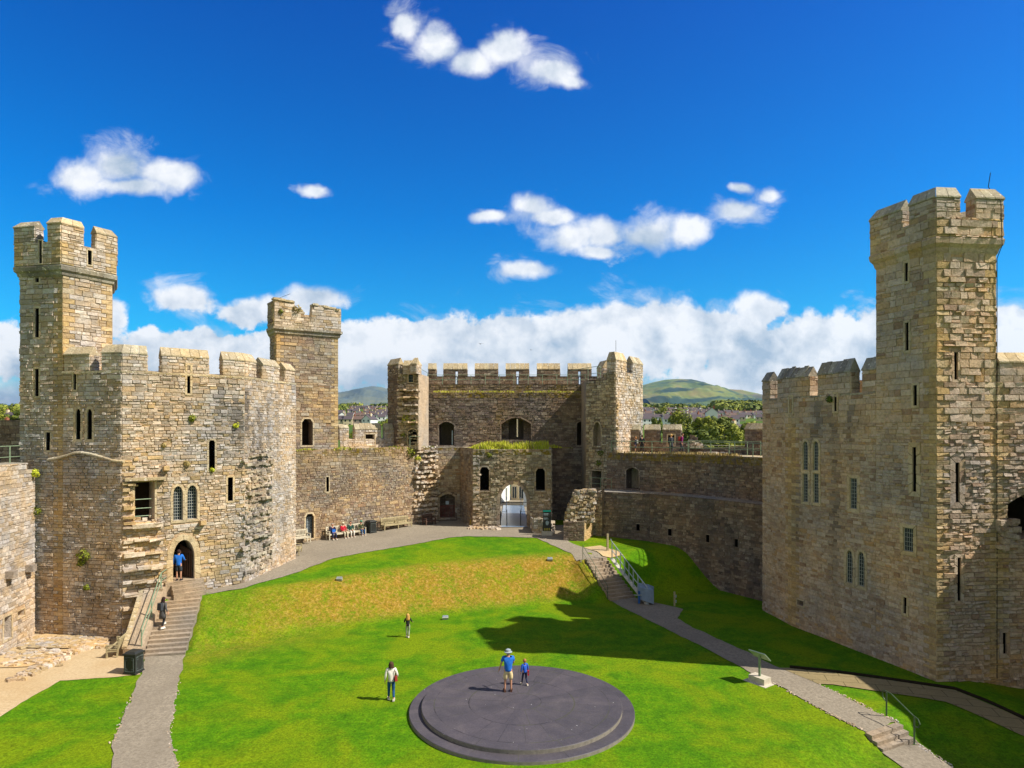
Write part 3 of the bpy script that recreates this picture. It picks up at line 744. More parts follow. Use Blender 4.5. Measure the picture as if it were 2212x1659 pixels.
# lower ward gravel, the lawn corner on it, the path between
gravel = sheet('gravel_yard', [(-26.8, 36.6), (-19.3, 36.6), (-19.3, 33.2), (-18.3, 32.7)]+T([(303, 1459), (127.5, 1471), (60, 1512), (0, 1548), (-200, 1680)])+[(-40, 15), (-40, 36.6)], 'gravel_tan', 0.02)
path_left = sheet('path', T([(399, 1416), (386.8, 1471.8), (373.6, 1548.8), (364.8, 1595), (384.6, 1659), (420, 1740)])+T([(260, 1740), (244, 1659), (239.5, 1614.7), (283.5, 1507), (303, 1457.6), (312, 1420)]), 'path_grey', 0.035)
edge = [(440, 1286), (520, 1272), (628, 1242), (720, 1207), (810, 1190.5), (891, 1177), (969, 1162), (1012, 1159), (1100, 1160), (1160.6, 1162.8), (1196, 1179.5), (1256, 1216.6)]
upper_path = sheet('path', [(-19.4, 36.15), (-17.65, 37.3)]+T([(446, 1285)])+T(edge[1:])+T([(1264, 1208), (1306, 1204), (1262, 1184), (1256, 1181.8), (1229.8, 1171.5), (1217, 1163)])+[(6, 57.4), (3.4, 57.4), (3.4, 60.6), (-4.8, 61), (-7, 60.6), (-7.2, 59), (-16.7, 49.8), (-15.3, 46), (-16.4, 39.9), (-19.4, 37.4)], 'path_grey', 0.03)
right_path = sheet('path', T([(1317, 1297.5), (1420, 1350), (1566, 1423), (1622, 1454), (1676, 1479), (1786, 1539), (1868, 1581)])+T([(1938, 1560), (1916.7, 1551), (1768, 1479), (1706.6, 1444.5), (1683, 1443.8), (1624.6, 1414.5), (1566, 1388), (1486, 1350), (1464, 1337), (1476, 1316.5), (1400, 1299), (1367.6, 1290)]), 'path_grey', 0.03)
bot_path = sheet('path', T([(1906, 1627), (1952, 1659), (2010, 1700), (2080, 1760), (2220, 1760), (2120, 1700), (2057, 1659), (1973, 1601)]), 'path_grey', 0.03)
branch = sheet('flagstone_path', T([(1690, 1446), (1768, 1479), (1800.6, 1480.4), (1888, 1493), (1924.6, 1498.6), (1975, 1506), (2043.7, 1518), (2212, 1592), (2330, 1650)])+T([(2330, 1600), (2212, 1557), (2063, 1492.7), (1890, 1467), (1780, 1452), (1706.6, 1445)]), 'flagstone', 0.04, wob=0.02)
# joints of the flags and the dark drip edge along the tower side
m, t, b = MATS['flagstone'], NT(MATS['flagstone'].node_tree), MATS['flagstone'].node_tree.nodes['Principled BSDF']
bt = t.new('ShaderNodeTexBrick'); bt.inputs['Scale'].default_value = 1.0; bt.inputs['Brick Width'].default_value = 1.3; bt.inputs['Row Height'].default_value = 0.75; bt.inputs['Mortar Size'].default_value = 0.014
mp = t.new('ShaderNodeMapping'); mp.inputs['Rotation'].default_value = (0, 0, 0.25); t.l.new(objco(t), mp.inputs[0]); t.l.new(mp.outputs[0], bt.inputs['Vector'])
src = b.inputs['Base Color'].links[0].from_socket
t.l.new(t.mix(bt.outputs['Fac'], src, (0.06, 0.05, 0.02)), b.inputs['Base Color'])
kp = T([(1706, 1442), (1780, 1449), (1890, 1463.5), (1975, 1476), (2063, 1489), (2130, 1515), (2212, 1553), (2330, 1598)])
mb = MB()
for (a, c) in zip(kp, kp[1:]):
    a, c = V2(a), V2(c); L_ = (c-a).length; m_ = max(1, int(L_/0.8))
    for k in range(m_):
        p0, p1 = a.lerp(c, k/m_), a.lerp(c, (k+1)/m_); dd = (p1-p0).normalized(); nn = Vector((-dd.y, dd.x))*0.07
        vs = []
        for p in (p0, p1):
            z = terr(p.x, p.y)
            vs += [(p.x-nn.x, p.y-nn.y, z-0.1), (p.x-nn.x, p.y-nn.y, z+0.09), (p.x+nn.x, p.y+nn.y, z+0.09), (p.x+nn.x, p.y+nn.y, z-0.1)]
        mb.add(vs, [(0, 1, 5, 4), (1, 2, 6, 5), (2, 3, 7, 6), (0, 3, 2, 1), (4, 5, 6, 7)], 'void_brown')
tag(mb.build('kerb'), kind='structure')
landing = sheet('flagstone_landing', T([(1259, 1184), (1297, 1179.6), (1318, 1187), (1346, 1200), (1309, 1204)]), 'sandstone', 0.055, wob=0.02)
# foundations of vanished buildings in the lower ward
found1 = sheet('stone_paving', T([(36, 1401), (75, 1377), (100, 1372), (225, 1381), (233, 1396), (190, 1402), (120, 1403)]), 'sandstone', 0.09)
found2 = sheet('stone_paving', T([(-30, 1428), (20, 1412), (60, 1404), (110, 1406), (150, 1405), (118, 1422), (60, 1442), (0, 1444), (-30, 1446)]), 'sandstone', 0.06)
r = random.Random(5); mb = MB()
a, c = V2(T([(182, 1401)])[0]), V2(T([(32, 1472)])[0])
for k in range(95):
    q = a.lerp(c, r.random()**0.9)+Vector((r.uniform(-.38, .38), r.uniform(-.25, .25))); s_ = r.uniform(.13, .40)
    mb.box((q.x, q.y, terr(q.x, q.y)+0.05), (s_, s_*r.uniform(.5, .9), r.uniform(.1, .24)), 'stone_grey' if r.random() < .7 else 'sandstone', r.uniform(-.6, .6), r.random(), rx=r.uniform(-.1, .1), ry=r.uniform(-.1, .1), taper=.8)
tag(mb.build('stone_footing'), 'low line of rubble footing stones across the tan gravel yard', 'ruin')
r = random.Random(15); mb = MB()
for k in range(240):
    q = tp(r.uniform(36, 232), r.uniform(1377, 1403)) if k < 150 else tp(r.uniform(0, 130), r.uniform(1406, 1441)); s_ = r.uniform(.12, .45)
    if q.x < -26.3 or q.x > -19.8: continue
    mb.box((q.x, q.y, terr(q.x, q.y)+0.08), (s_, s_*r.uniform(.5, .9), .08), 'stone_grey' if r.random() < .6 else 'sandstone', r.uniform(-.5, .5), r.random(), rx=r.uniform(-.06, .06), ry=r.uniform(-.06, .06), taper=.85)
tag(mb.build('paving_stone', None), kind='stuff')
# small stones along path edges
r = random.Random(8); mb = MB()
def edgestones(lst, n, side=0.1):
    pts = [V2(p) for p in T(lst)]
    for k in range(n):
        i = r.randrange(len(pts)-1); q = pts[i].lerp(pts[i+1], r.random()); s_ = r.uniform(.02, .06)
        q += Vector((r.uniform(-side, side), r.uniform(-side, side)))
        mb.box((q.x, q.y, terr(q.x, q.y)+.03), (s_*1.6, s_, s_*.6), 'stone_grey', r.uniform(0, 3), r.random(), taper=.7)
edgestones([(1622, 1454), (1676, 1479), (1786, 1539), (1868, 1581)], 110); edgestones([(1768, 1479), (1850, 1517), (1916, 1551), (1938, 1560)], 90); edgestones([(1973, 1602), (2057, 1659)], 60)
edgestones([(386.8, 1471.8), (373.6, 1548.8), (364.8, 1595), (384.6, 1659)], 60); edgestones([(283, 1507), (240, 1615)], 50)
tag(mb.build('edge_gravel'), kind='stuff')

# ------------------------------------------------------------------ flights of steps
def flight(name, A, Bp, C, Dp, n, z0, z1, mat='step_tread', label='', cat='steps', side=None):
    """bottom edge A(left)-Bp(right), top edge C(left)-Dp(right)"""
    A, Bp, C, Dp = map(V2, (A, Bp, C, Dp)); rt = thing(name, label, cat, (*((A+Bp)/2), z0)); r = random.Random(2)
    for k in range(n):
        t0, t1 = k/n, (k+1)/n; zt = lerp(z0, z1, t1); mb = MB()
        a, b_ = A.lerp(C, t0), Bp.lerp(Dp, t0); c_, d_ = A.lerp(C, t1), Bp.lerp(Dp, t1); back = (c_-a)*0.15
        m_ = 3
        for q in range(m_):
            s0, s1 = q/m_, (q+1)/m_-0.004
            p = [a.lerp(b_, s0), a.lerp(b_, s1), d_.lerp(c_, 1-s1)+back, d_.lerp(c_, 1-s0)+back]; nose = (a-c_).normalized()*0.025
            zb = z0-0.3
            vs = [(x.x, x.y, zb) for x in p]+[(x.x, x.y, zt) for x in p]
            vs[4] = (p[0].x+nose.x, p[0].y+nose.y, zt); vs[5] = (p[1].x+nose.x, p[1].y+nose.y, zt)
            mb.add(vs, [(4, 5, 6, 7), (1, 2, 6, 5), (2, 3, 7, 6), (3, 0, 4, 7)], mat, 0.55+0.45*r.random())
            mb.add(vs, [(0, 1, 5, 4)], mat, 0.35*r.random(), 0.12)
        mb.build('step', rt)
    return rt
# left flight up to the tower door
A, Bp = gp(311, 1421, 0), gp(400, 1415, 0); C, Dp = gp(352, 1292, 2.0), gp(438, 1284, 2.0)
flight('stone_steps', A, Bp, C, Dp, 14, 0.0, 2.06, label='long flight of concrete steps rising to the pointed tower door')
fL = Fac((-21.2, 35.6), (-16.2, 39.7)); sd0, sd1 = fL.su(371)-.1, fL.su(424)+.3
flight('stone_steps', fL.pt(sd0, 0, .95), fL.pt(sd1, 0, .95), fL.pt(sd0, 0, .3), fL.pt(sd1, 0, .3), 3, 2.03, 2.62, label='four short steps directly below the pointed tower door')
# right flight
flight('stone_steps', gp(1318, 1299, 0.02), gp(1372, 1291, 0.02), gp(1264, 1209, 2.3), gp(1306, 1204, 2.3), 12, 0.02, 2.34, label='flight of steps climbing the grass bank beside the blue grey lift')
# three steps lower right
flight('stone_steps', (gp(1906, 1627, -0.42)), (gp(1974, 1602, -0.42)), gp(1871, 1584, 0.02), gp(1939, 1561, 0.02), 3, -0.42, 0.03, label='three broad path steps in the lower right corner')
# ------------------------------------------------------------------ LEFT GREAT TOWER
LT = thing('castle_tower', 'great grey stone tower on the left with a pointed doorway and tall stair turret', 'tower', (-21.2, 36, 0))
L0, T1, LA, LB, LC = (-27.6, 36.75), (-24.85, 36.2), (-21.2, 35.6), (-16.2, 39.7), (-15.05, 45.6)
T2, T3, T4 = (-23.5, 38.5), (-25.0, 41.0), (-28.3, 40.4)
CSL = courses(-0.3, 13.2, 0.11, 0.235, 11); CSL += courses(CSL[-1][1], 24, .17, .31, 12)
mb = MB(); st = lambda s, z: max(0.0, 0.55*noise.noise(Vector((s*0.9, z*0.25, 2)))+0.05)
f = Fac(L0, LA); sT = (V2(T1)-V2(L0)).length
# shaded face (turret portion reaches up to the string course)
ops = [op(f, 'rect', 78, 84.5, 582, 610, 0.9, 0.1), op(f, 'rect', 77.5, 84.5, 666, 729, 0.9, 0.1), op(f, 'rect', 77, 84, 797, 856, 0.9, 0.1),
       op(f, 'lancet', 164.5, 175, 883, 949, 0.8, 0.14), op(f, 'lancet', 189, 200, 883, 949, 0.8, 0.14), op(f, 'rect', 99.7, 109.5, 934, 973, 0.9, 0.08), op(f, 'rect', 160, 165, 782, 842, 0.9, 0.08)]
S0 = f.su(137); 
ft = facet(mb, L0, f.pt(S0, 0)[:2], -0.3, 20.3, ops=[o for o in ops if o['s1'] < S0], cs=CSL, quoin=(0, 1), qmat='quoin', seed=3, stain=st, w=(.16, .46), prot=(.02, .08), tilt=.03)
def shift(o, ds): o = dict(o); o['poly'] = [(a-ds, b_) for a, b_ in o['poly']]; o['s0'] -= ds; o['s1'] -= ds; return o
facet(mb, f.pt(S0, 0)[:2], LA, -0.3, 14.5, ops=[shift(o, S0) for o in ops if o['s0'] > S0], cs=CSL, quoin=(0, 0), seed=4, stain=st, w=(.16, .46), prot=(.02, .085), tilt=.032)
# sunlit face with the door
fL = Fac(LA, LB); fB = Fac(LB, LC)
def strk(s, z, L):
    v = 0.0
    for (s_, w_, zt, zb, k) in L:
        if zb < z < zt: v = max(v, k*math.exp(-((s-s_-.07*math.sin(z*1.3))/w_)**2*1.6)*min(1, (z-zb)/2.0)*min(1, (zt-z)/.3))
    return v
SL = [(fL.su(407), .16, 13.2, 9, .6), (fL.su(478), .25, 14.4, 11, .5), (fL.su(500), .2, 13, 8.5, .6), (fL.su(516), .3, 13.6, 8.6, .8), (fL.su(300), .25, 14.4, 11.5, .45)]
SB = [(fB.su(534), .3, 14, 9.5, .8), (fB.su(545), .22, 12, 3, .75), (fB.su(560), .5, 13, 3, .65), (fB.su(578), .3, 14, 8.5, .6)]
opsL = dict(slit=op(fL, 'rect', 404.8, 410, 789, 850, .8, .1), s2=op(fL, 'shoulder', 451, 464, 951, 1015, .7, .1), s3=op(fL, 'rect', 493, 501.5, 1031, 1082, .8, .1),
    w1=op(fL, 'lancet', 374, 395, 1050, 1124, .45, .13), w2=op(fL, 'lancet', 404.5, 426, 1048, 1121, .45, .13),
    big=op(fL, 'rect', 291, 334, 1041, 1127, 1.5, .1, 'void_brown'), door=op(fL, 'lancet', 373.5, 420, 1166, 1253, 1.6, .3, 'void_shade'))
facet(mb, LA, LB, -0.3, 14.5, ops=list(opsL.values()), cs=CSL, quoin=(0, 0), seed=5, alt=('sandstone', lambda s, z: .35*sstep(7.5, 3, z)+.06), stain=lambda s, z: strk(s, z, SL)+max(0, .45*noise.noise(Vector((s*1.2, z*.12, 8)))), w=(.17, .5), prot=(.015, .07), tilt=.03)
facet(mb, LB, LC, 1.0, 14.5, ops=[], cs=CSL, seed=6, w=(.15, .42), prot=(.01, .045), tilt=.018, stain=lambda s, z: strk(s, z, SB)+max(0, .5*noise.noise(Vector((s*1.5, z*.1, 5)))+.05))
# hidden sides and wall walk
rawwall(mb, [LC, (-18.5, 50.5), (-27, 48), T4, L0], -0.3, 14.5, 'mortar_mid')
flat(mb, [LA, LB, LC, (-18.5, 50.5), (-27, 48), T4, L0], 13.4, 'mortar_mid')
# turret above the battlements
facet(mb, T1, T2, 13.4, 20.3, cs=CSL, quoin=(1, 1), seed=7, w=(.22, .6), prot=(.02, .06), tilt=.02)
rawwall(mb, [T2, T3, T4, L0], 13.0, 20.3, 'stone_grey')
mb.build('wall', LT)
TP = [L0, T1, T2, T3, T4]
mb = MB(); band(mb, TP, [(-.02, 19.85), (.10, 19.95), (.14, 20.12), (.24, 20.2), (.27, 20.42), (.20, 20.5), (-.02, 20.5)], 'coping_dark', closed=True, seed=2)
mb.build('string_course', LT)
TPo = offset_closed(TP, .22)
mb = MB()
fa = Fac(TPo[0], TPo[1]); fb = Fac(TPo[1], TPo[2])
facet(mb, TPo[0], TPo[1], 20.5, 21.75, ops=[op(fa, 'rect', 86, 91, 520, 569, .6, .06)], cs=CSL, quoin=(1, 1), seed=8, prot=(.02, .05), tilt=.02)
facet(mb, TPo[1], TPo[2], 20.5, 21.75, ops=[op(fb, 'rect', 190, 196.5, 541, 572, .6, .06)], cs=CSL, quoin=(1, 1), seed=9, prot=(.02, .05), tilt=.02)
rawwall(mb, [TPo[2], TPo[3], TPo[4], TPo[0]], 20.5, 21.75, 'stone_grey')
flat(mb, TPo, 20.9, 'mortar_mid'); 
TPi = offset_closed(TPo, -.5); rawwall(mb, [TPi[i] for i in (0, 4, 3, 2, 1, 0)], 20.9, 21.75, 'stone_grey')
for i in range(5):
    j = (i+1) % 5; mb.quad((*TPo[i], 21.76), (*TPo[j], 21.76), (*TPi[j], 21.86), (*TPi[i], 21.86), 'coping', .4)
mb.build('turret_parapet', LT)
ME = dict(mat='stone_grey', mortar='mortar_mid', cs=CSL, w=(.2, .5), prot=(.02, .05), tilt=.02)
def pv(f_, u): return tuple(f_.pt(f_.su(u), 0)[:2])
merlon([TPo[4]+(TPo[0]-TPo[4])*.75, TPo[0], pv(fa, 76)], 21.7, 22.62, 23.02, .5, LT, seed=31, **ME)
merlon([pv(fa, 102.8), TPo[1], pv(fb, 180.5)], 21.7, 22.72, 23.15, .5, LT, seed=32, **ME)
merlon([pv(fb, 208), TPo[2], TPo[2]+(TPo[3]-TPo[2])*.2], 21.7, 22.66, 23.1, .5, LT, seed=33, **ME)
merlon([TPo[2]+(TPo[3]-TPo[2])*.5, TPo[3], TPo[3]+(TPo[4]-TPo[3])*.3], 21.7, 22.66, 23.1, .5, LT, seed=34, **ME)
# battlements of the body
fs = Fac(T1, LA); fA = Fac(LA, LB); fB = Fac(LB, LC)
MB2 = dict(cs=CSL, w=(.22, .6), prot=(.015, .05), tilt=.02)
merlon([pv(fs, 139), pv(fs, 194.5)], 14.45, 15.5, 16.0, .62, LT, seed=41, **MB2)
merlon([pv(fs, 220), LA, pv(fA, 318)], 14.45, 15.55, 16.08, .62, LT, seed=42, **MB2)
merlon([pv(fA, 349.5), pv(fA, 451)], 14.45, 15.55, 16.08, .62, LT, seed=43, **MB2)
merlon([pv(fA, 481), LB, pv(fB, 553)], 14.45, 15.55, 16.08, .62, LT, seed=44, **MB2)
merlon([pv(fB, 567), pv(fB, 603)], 14.45, 15.5, 16.0, .62, LT, seed=45, **MB2)
merlon([pv(fB, 616), pv(fB, 636)], 14.45, 15.45, 15.95, .62, LT, seed=46, **MB2)
mb = MB(); band(mb, [T1, LA, LB, LC], [(-.62, 14.5), (-.62, 14.72), (.05, 14.62), (.05, 14.5)], 'coping', seed=7); 
rawwall(mb, [V2(p) for p in offset([T1, LA, LB, LC], -.62)][::-1], 13.4, 14.6, 'stone_grey'); mb.build('crenel_sill', LT)
# sloping drip course on the shaded face
mb = MB(); dl = [(106, 993), (125, 990), (145, 984.5), (162, 978.5), (178, 977.5), (200, 981), (225, 988), (246, 994.5), (270, 997)]
for (a, c) in zip(dl, dl[1:]):
    q = fs.pix(*a), fs.pix(*c)
    vs = []
    for (s_, z_) in q:
        for (o_, dz_) in ((0, -.06), (.16, -.05), (.16, .02), (0, .10)): p = fs.pt(s_, z_+dz_, o_); vs.append(p)
    mb.add(vs, [(0, 4, 5, 1), (1, 5, 6, 2), (2, 6, 7, 3), (0, 1, 2, 3), (7, 6, 5, 4)], 'coping', random.random())
mb.build('drip_course', LT)
# broken wall ends
mb = MB()
tusk(mb, fL, lambda z: fL.su(522)+.15*math.sin(z*3), fL.L, 2.6, 9.8, 'stone_grey', 14, .46, (.15, .4), .75)
tusk(mb, fB, 0, lambda z: fB.su(586), 2.6, 9.8, 'stone_rubble', 114, .5, (.1, .32), .68, (.2, .55))
mb.build('broken_masonry', LT); mb = MB()
tusk(mb, fL, 0.0, lambda z: 1.9 if z < 6.0 else .55, 1.6, 6.2, 'stone_grey', 16, .66, (.3, .6), .95, (.4, 1.1)); tusk(mb, fL, 0.0, .55, 6.2, 9.4, 'sandstone', 17, .4, (.15, .4), .9)
mb.build('broken_masonry', LT); mb = MB(); mb.box(fL.pt(fL.su(312), fL.pix(312, 1034)[1], .18), (2.0, .5, .16), 'coping', math.atan2(fL.d.y, fL.d.x), .3)
mb.build('lintel', LT)
for (u, v, w_) in ((436, 1129, .3), (357, 1012, .28)): mb = MB(); s_, z_ = fL.pix(u, v); mb.box(fL.pt(s_, z_, .2), (w_, .45, .26), 'quoin', math.atan2(fL.d.y, fL.d.x), .3, rx=-.2); mb.build('corbel', LT)
lattice_window(fL, opsL['w1'], LT, 4, .17, .2); lattice_window(fL, opsL['w2'], LT, 4, .17, .2)
# plank door folded back inside its arch
o = opsL['door']; mb = MB()
p0 = fL.pt(o['s1']-.06, 0, -.25); p1 = fL.pt(o['s1']-.42, 0, -1.35); fd = (p1-p0); 
mb.add([(p0.x, p0.y, o['z0']+.03), (p1.x, p1.y, o['z0']+.03), (p1.x, p1.y, o['z1']-.45), (p0.x, p0.y, o['z1']-.75), (p0.x-.04, p0.y-.05, o['z0']+.03), (p1.x-.04, p1.y-.05, o['z0']+.03), (p1.x-.04, p1.y-.05, o['z1']-.45), (p0.x-.04, p0.y-.05, o['z1']-.75)], [(0, 1, 2, 3), (7, 6, 5, 4), (0, 4, 5, 1), (1, 5, 6, 2), (2, 6, 7, 3), (3, 7, 4, 0)], 'wood_dark')
for k in range(6):
    q = p0.lerp(p1, k/5); mb.tube([(q.x-.06, q.y-.06, o['z0']+.05), (q.x-.06, q.y-.06, o['z1']-.85)], .018, 'void_brown', 4)
mb.build('door', LT)
mb = MB(); mb.quad(fL.pt(o['s0'], o['z0']+.01, .3), fL.pt(o['s1'], o['z0']+.01, .3), fL.pt(o['s1'], o['z0']+.01, -1.6), fL.pt(o['s0'], o['z0']+.01, -1.6), 'step_tread', .8)
mb.box(fL.pt((o['s0']+o['s1'])/2, o['z0']-.35, .03), (2.0, .5, .7), 'step_tread', math.atan2(fL.d.y, fL.d.x), .8); mb.build('threshold', LT)
# guard rails in the big opening
o = opsL['big']
for v in (1035.5+20, 1080, 1099.5, 1116.5):
    if v < 1070: continue
    z = EYE+(HV-v)/FOC*(fL.P0.y+fL.d.y*o['s0']); g = MB(); g.tube([fL.pt(o['s0']-.02, z, -.15), fL.pt(o['s1']-.1, z, -.15)], .025, 'rail_green', 5); g.build('guard_rail', LT)

# lit curtain wall at the far left
CW = thing('curtain_wall', 'sunlit curtain wall running in from the left edge to the shaded tower', 'castle wall', (-26, 33, 0))
mb = MB(); Q0, Q1 = (-24.75, 27.0), (-26.42, 36.25); f = Fac(Q0, Q1)
ops = [op(f, 'rect', 7, 24, 1331, 1380, .8, .1), op(f, 'rect', 36.5, 52, 1318, 1332, .5, .06)]
facet(mb, Q0, Q1, -.3, 9.6, ops=ops, seed=21, w=(.2, .55), prot=(.015, .05), tilt=.015, ch=(.14, .26), top=[(0, 9.6), (f.L-.75, 9.6), (f.L-.74, 9.2), (f.L, 9.2)])
for (u, v) in ((57.5, 1227), (15, 1241)): s_, z_ = f.pix(u, v); mb.box(f.pt(s_, z_, .15), (.42, .5, .38), 'stone_grey', math.atan2(f.d.y, f.d.x), .2)
I_ = [(-26.6, 27), (-28, 36.25)]
mb.quad((*Q0, 9.6), (*f.pt(f.L-.75, 0)[:2], 9.6), (-27.9, 36.25, 9.6), (-26.6, 27, 9.6), 'coping_dark', .5)
mb.quad(f.pt(f.L-.75, 9.2), f.pt(f.L, 9.2), (-26.6, 36.7, 9.2), (-27.4, 36.6, 9.2), 'coping_dark', .5); mb.quad(f.pt(f.L-.75, 9.2), (-27.4, 36.6, 9.2), (-27.4, 36.6, 9.6), f.pt(f.L-.75, 9.6), 'coping', .5)
rawwall(mb, [(-26.6, 27), (-26.3, 12), (-24.3, 12), Q0], -.3, 9.6, 'mortar_mid'); mb.quad((-24.75, 27, 9.6), (-26.6, 27, 9.6), (-26.3, 12, 9.6), (-24.3, 12, 9.6), 'coping_dark')
mb.build('wall', CW)
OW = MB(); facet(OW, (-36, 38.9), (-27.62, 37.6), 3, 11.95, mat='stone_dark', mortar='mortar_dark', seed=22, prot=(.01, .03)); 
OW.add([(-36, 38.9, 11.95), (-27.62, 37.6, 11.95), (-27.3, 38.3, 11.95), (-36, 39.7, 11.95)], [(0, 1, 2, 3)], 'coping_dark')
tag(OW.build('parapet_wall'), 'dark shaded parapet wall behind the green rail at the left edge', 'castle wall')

# ------------------------------------------------------------------ SECOND TURRET
TT = thing('castle_turret', 'square stone stair turret with ruined crenellations standing behind the left tower', 'tower', (-17, 54, 3))
U0, U1, U2 = (-19.75, 53.5), (-18.8, 52.2), (-14.6, 55.0); U3, U4 = (-16.5, 58.2), (-20.6, 56.2)
CS2 = courses(2.4, 23, .17, .30, 19)
mb = MB(); f = Fac(U1, U2)
K2 = dict(mat='stone_brown', mortar='mortar_mid', cs=CS2, w=(.25, .6), prot=(.015, .05), tilt=.018)
MS = lambda s, z: max(0, .5*noise.noise(Vector((s, z*.6, 0))))
facet(mb, U0, U1, 2.4, 19.2, quoin=(0, 1), seed=23, **K2)
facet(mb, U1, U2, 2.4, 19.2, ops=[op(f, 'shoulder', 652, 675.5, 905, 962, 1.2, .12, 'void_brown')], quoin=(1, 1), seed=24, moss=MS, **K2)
rawwall(mb, [U2, U3, U4, U0], 2.4, 19.2, 'stone_brown'); mb.build('wall', TT)
UP = [U0, U1, U2, U3, U4]; mb = MB(); band(mb, UP, [(-.02, 19.0), (.14, 19.12), (.16, 19.3), (.30, 19.42), (.30, 19.6), (-.02, 19.65)], 'coping_dark', closed=True, seed=4); mb.build('string_course', TT)
UO = offset_closed(UP, .2); f1 = Fac(UO[1], UO[2]); L_ = f1.L
ss_ = [f1.su(x) for x in (597, 634, 636, 655, 659, 672, 675, 735)]
prof = [(0, 21.75), (ss_[1], 21.62), (ss_[2]+.02, 21.1), (ss_[3], 20.9), (ss_[4], 20.55), (ss_[5], 20.5), (ss_[6]+.02, 21.6), (L_, 21.35)]
mb = MB(); facet(mb, UO[0], UO[1], 19.6, 21.7, seed=25, quoin=(0, 1), **K2)
K3 = dict(K2); K3['mat'] = 'stone_grey'
facet(mb, UO[1], UO[2], 19.6, 21.7, top=prof, ragged=.06, seed=26, moss=lambda s, z: .8*max(0, noise.noise(Vector((s*1.3, z*1.2, 4)))+.1), **K3)
UI = offset_closed(UO, -.5)
rawwall(mb, [UO[2], UO[3], UO[4], UO[0]], 19.6, 21.5, 'stone_grey'); flat(mb, UO, 20.0, 'mortar_mid')
f2 = Fac(UI[1], UI[2])
for (a, c) in zip(prof, prof[1:]):
    k = f2.L/L_; za, zc = a[1], c[1]
    mb.quad(f1.pt(a[0], za), f1.pt(c[0], zc), f2.pt(c[0]*k, zc+.08), f2.pt(a[0]*k, za+.08), 'coping', random.random())
    mb.quad(f2.pt(a[0]*k, 20), f2.pt(c[0]*k, 20), f2.pt(c[0]*k, zc+.08), f2.pt(a[0]*k, za+.08), 'stone_grey', random.random())
r = random.Random(9)
for k in range(60):
    s_ = r.uniform(0, L_); 
    if ss_[3] < s_ < ss_[6]: continue
    p = f1.pt(s_, interp(prof, s_)+.06, -r.uniform(0, .45)); mb.box(p, (r.uniform(.2, .5), r.uniform(.2, .35), .16), 'coping', math.atan2(f1.d.y, f1.d.x)+r.uniform(-.1, .1), r.random(), rx=r.uniform(-.2, .2))
mb.build('turret_parapet', TT)
mb = MB(); mb.tube([f1.pt(.2, 21.8, -.2), f1.pt(1.3, 22.35, -.2)], .015, 'black', 4); mb.build('lightning_rod', TT)

# ------------------------------------------------------------------ LONG CURTAIN WALL (left of the gate)
K0, K1 = (-17.6, 48.65), (-6.95, 59.2)
CL_ = thing('curtain_wall', 'brown curtain wall behind the benches with a barred door and mossy top', 'castle wall', (-12, 54, 2.8))
mb = MB(); f = Fac(K0, K1); CS3 = courses(2.3, 12, .13, .25, 33)
KB = dict(mat='stone_brown', mortar='mortar_mid', cs=CS3, w=(.16, .45), prot=(.015, .05), tilt=.022)
oS, oD = op(f, 'rect', 705, 709.5, 1030, 1062, .8, .08), op(f, 'shoulder', 660, 677.5, 1110, 1163, .9, .12, 'void_shade')
facet(mb, K0, K1, 2.3, 9.85, ops=[oS, oD], seed=34, ragged=.12, top=[(0, 9.75), (4, 9.85), (9, 9.9), (f.L-2.0, 9.95), (f.L, 9.7)], moss=lambda s, z: (1.0 if z > 9.45 else max(0, (z-8.2)*.5))*(.6+.8*noise.noise(Vector((s*.8, 0, 1)))), stain=lambda s, z: max(0, .35*noise.noise(Vector((s*.35, z*.3, 9)))+(.28 if z > 6 and s < 7 else 0)), **KB)
tusk(mb, f, lambda z: f.su(893)+.15*math.sin(z*2.3), f.L+.1, 2.9, 9.6, 'stone_grey', 35, .5, (.25, .6), .9, (.15, .4))
mb.build('wall', CL_)
mb = MB(); mb.add([f.pt(0, 9.8), f.pt(f.L, 9.8), (-6.6, 62, 9.75), (-10.2, 60.5, 9.75), (-14.4, 57.6, 9.75), (-18.8, 52.6, 9.75)], [(0, 1, 2, 3, 4, 5)], 'coping_dark', .4); mb.build('walkway', CL_)
g = MB()
for k in range(5): s_ = lerp(oD['s0']+.05, oD['s1']-.05, k/4); g.tube([f.pt(s_, oD['z0'], -.2), f.pt(s_, oD['z1']-.1, -.2)], .018, 'black', 4)
for k in range(8): z_ = lerp(oD['z0']+.1, oD['z1']-.2, k/7); g.tube([f.pt(oD['s0'], z_, -.2), f.pt(oD['s1'], z_, -.2)], .018, 'black', 4)
g.quad(f.pt(oD['s0'], oD['z0'], -.3), f.pt(oD['s1'], oD['z0'], -.3), f.pt(oD['s1'], oD['z1']-.2, -.3), f.pt(oD['s0'], oD['z1']-.2, -.3), 'print_pale')
g.build('door', CL_)
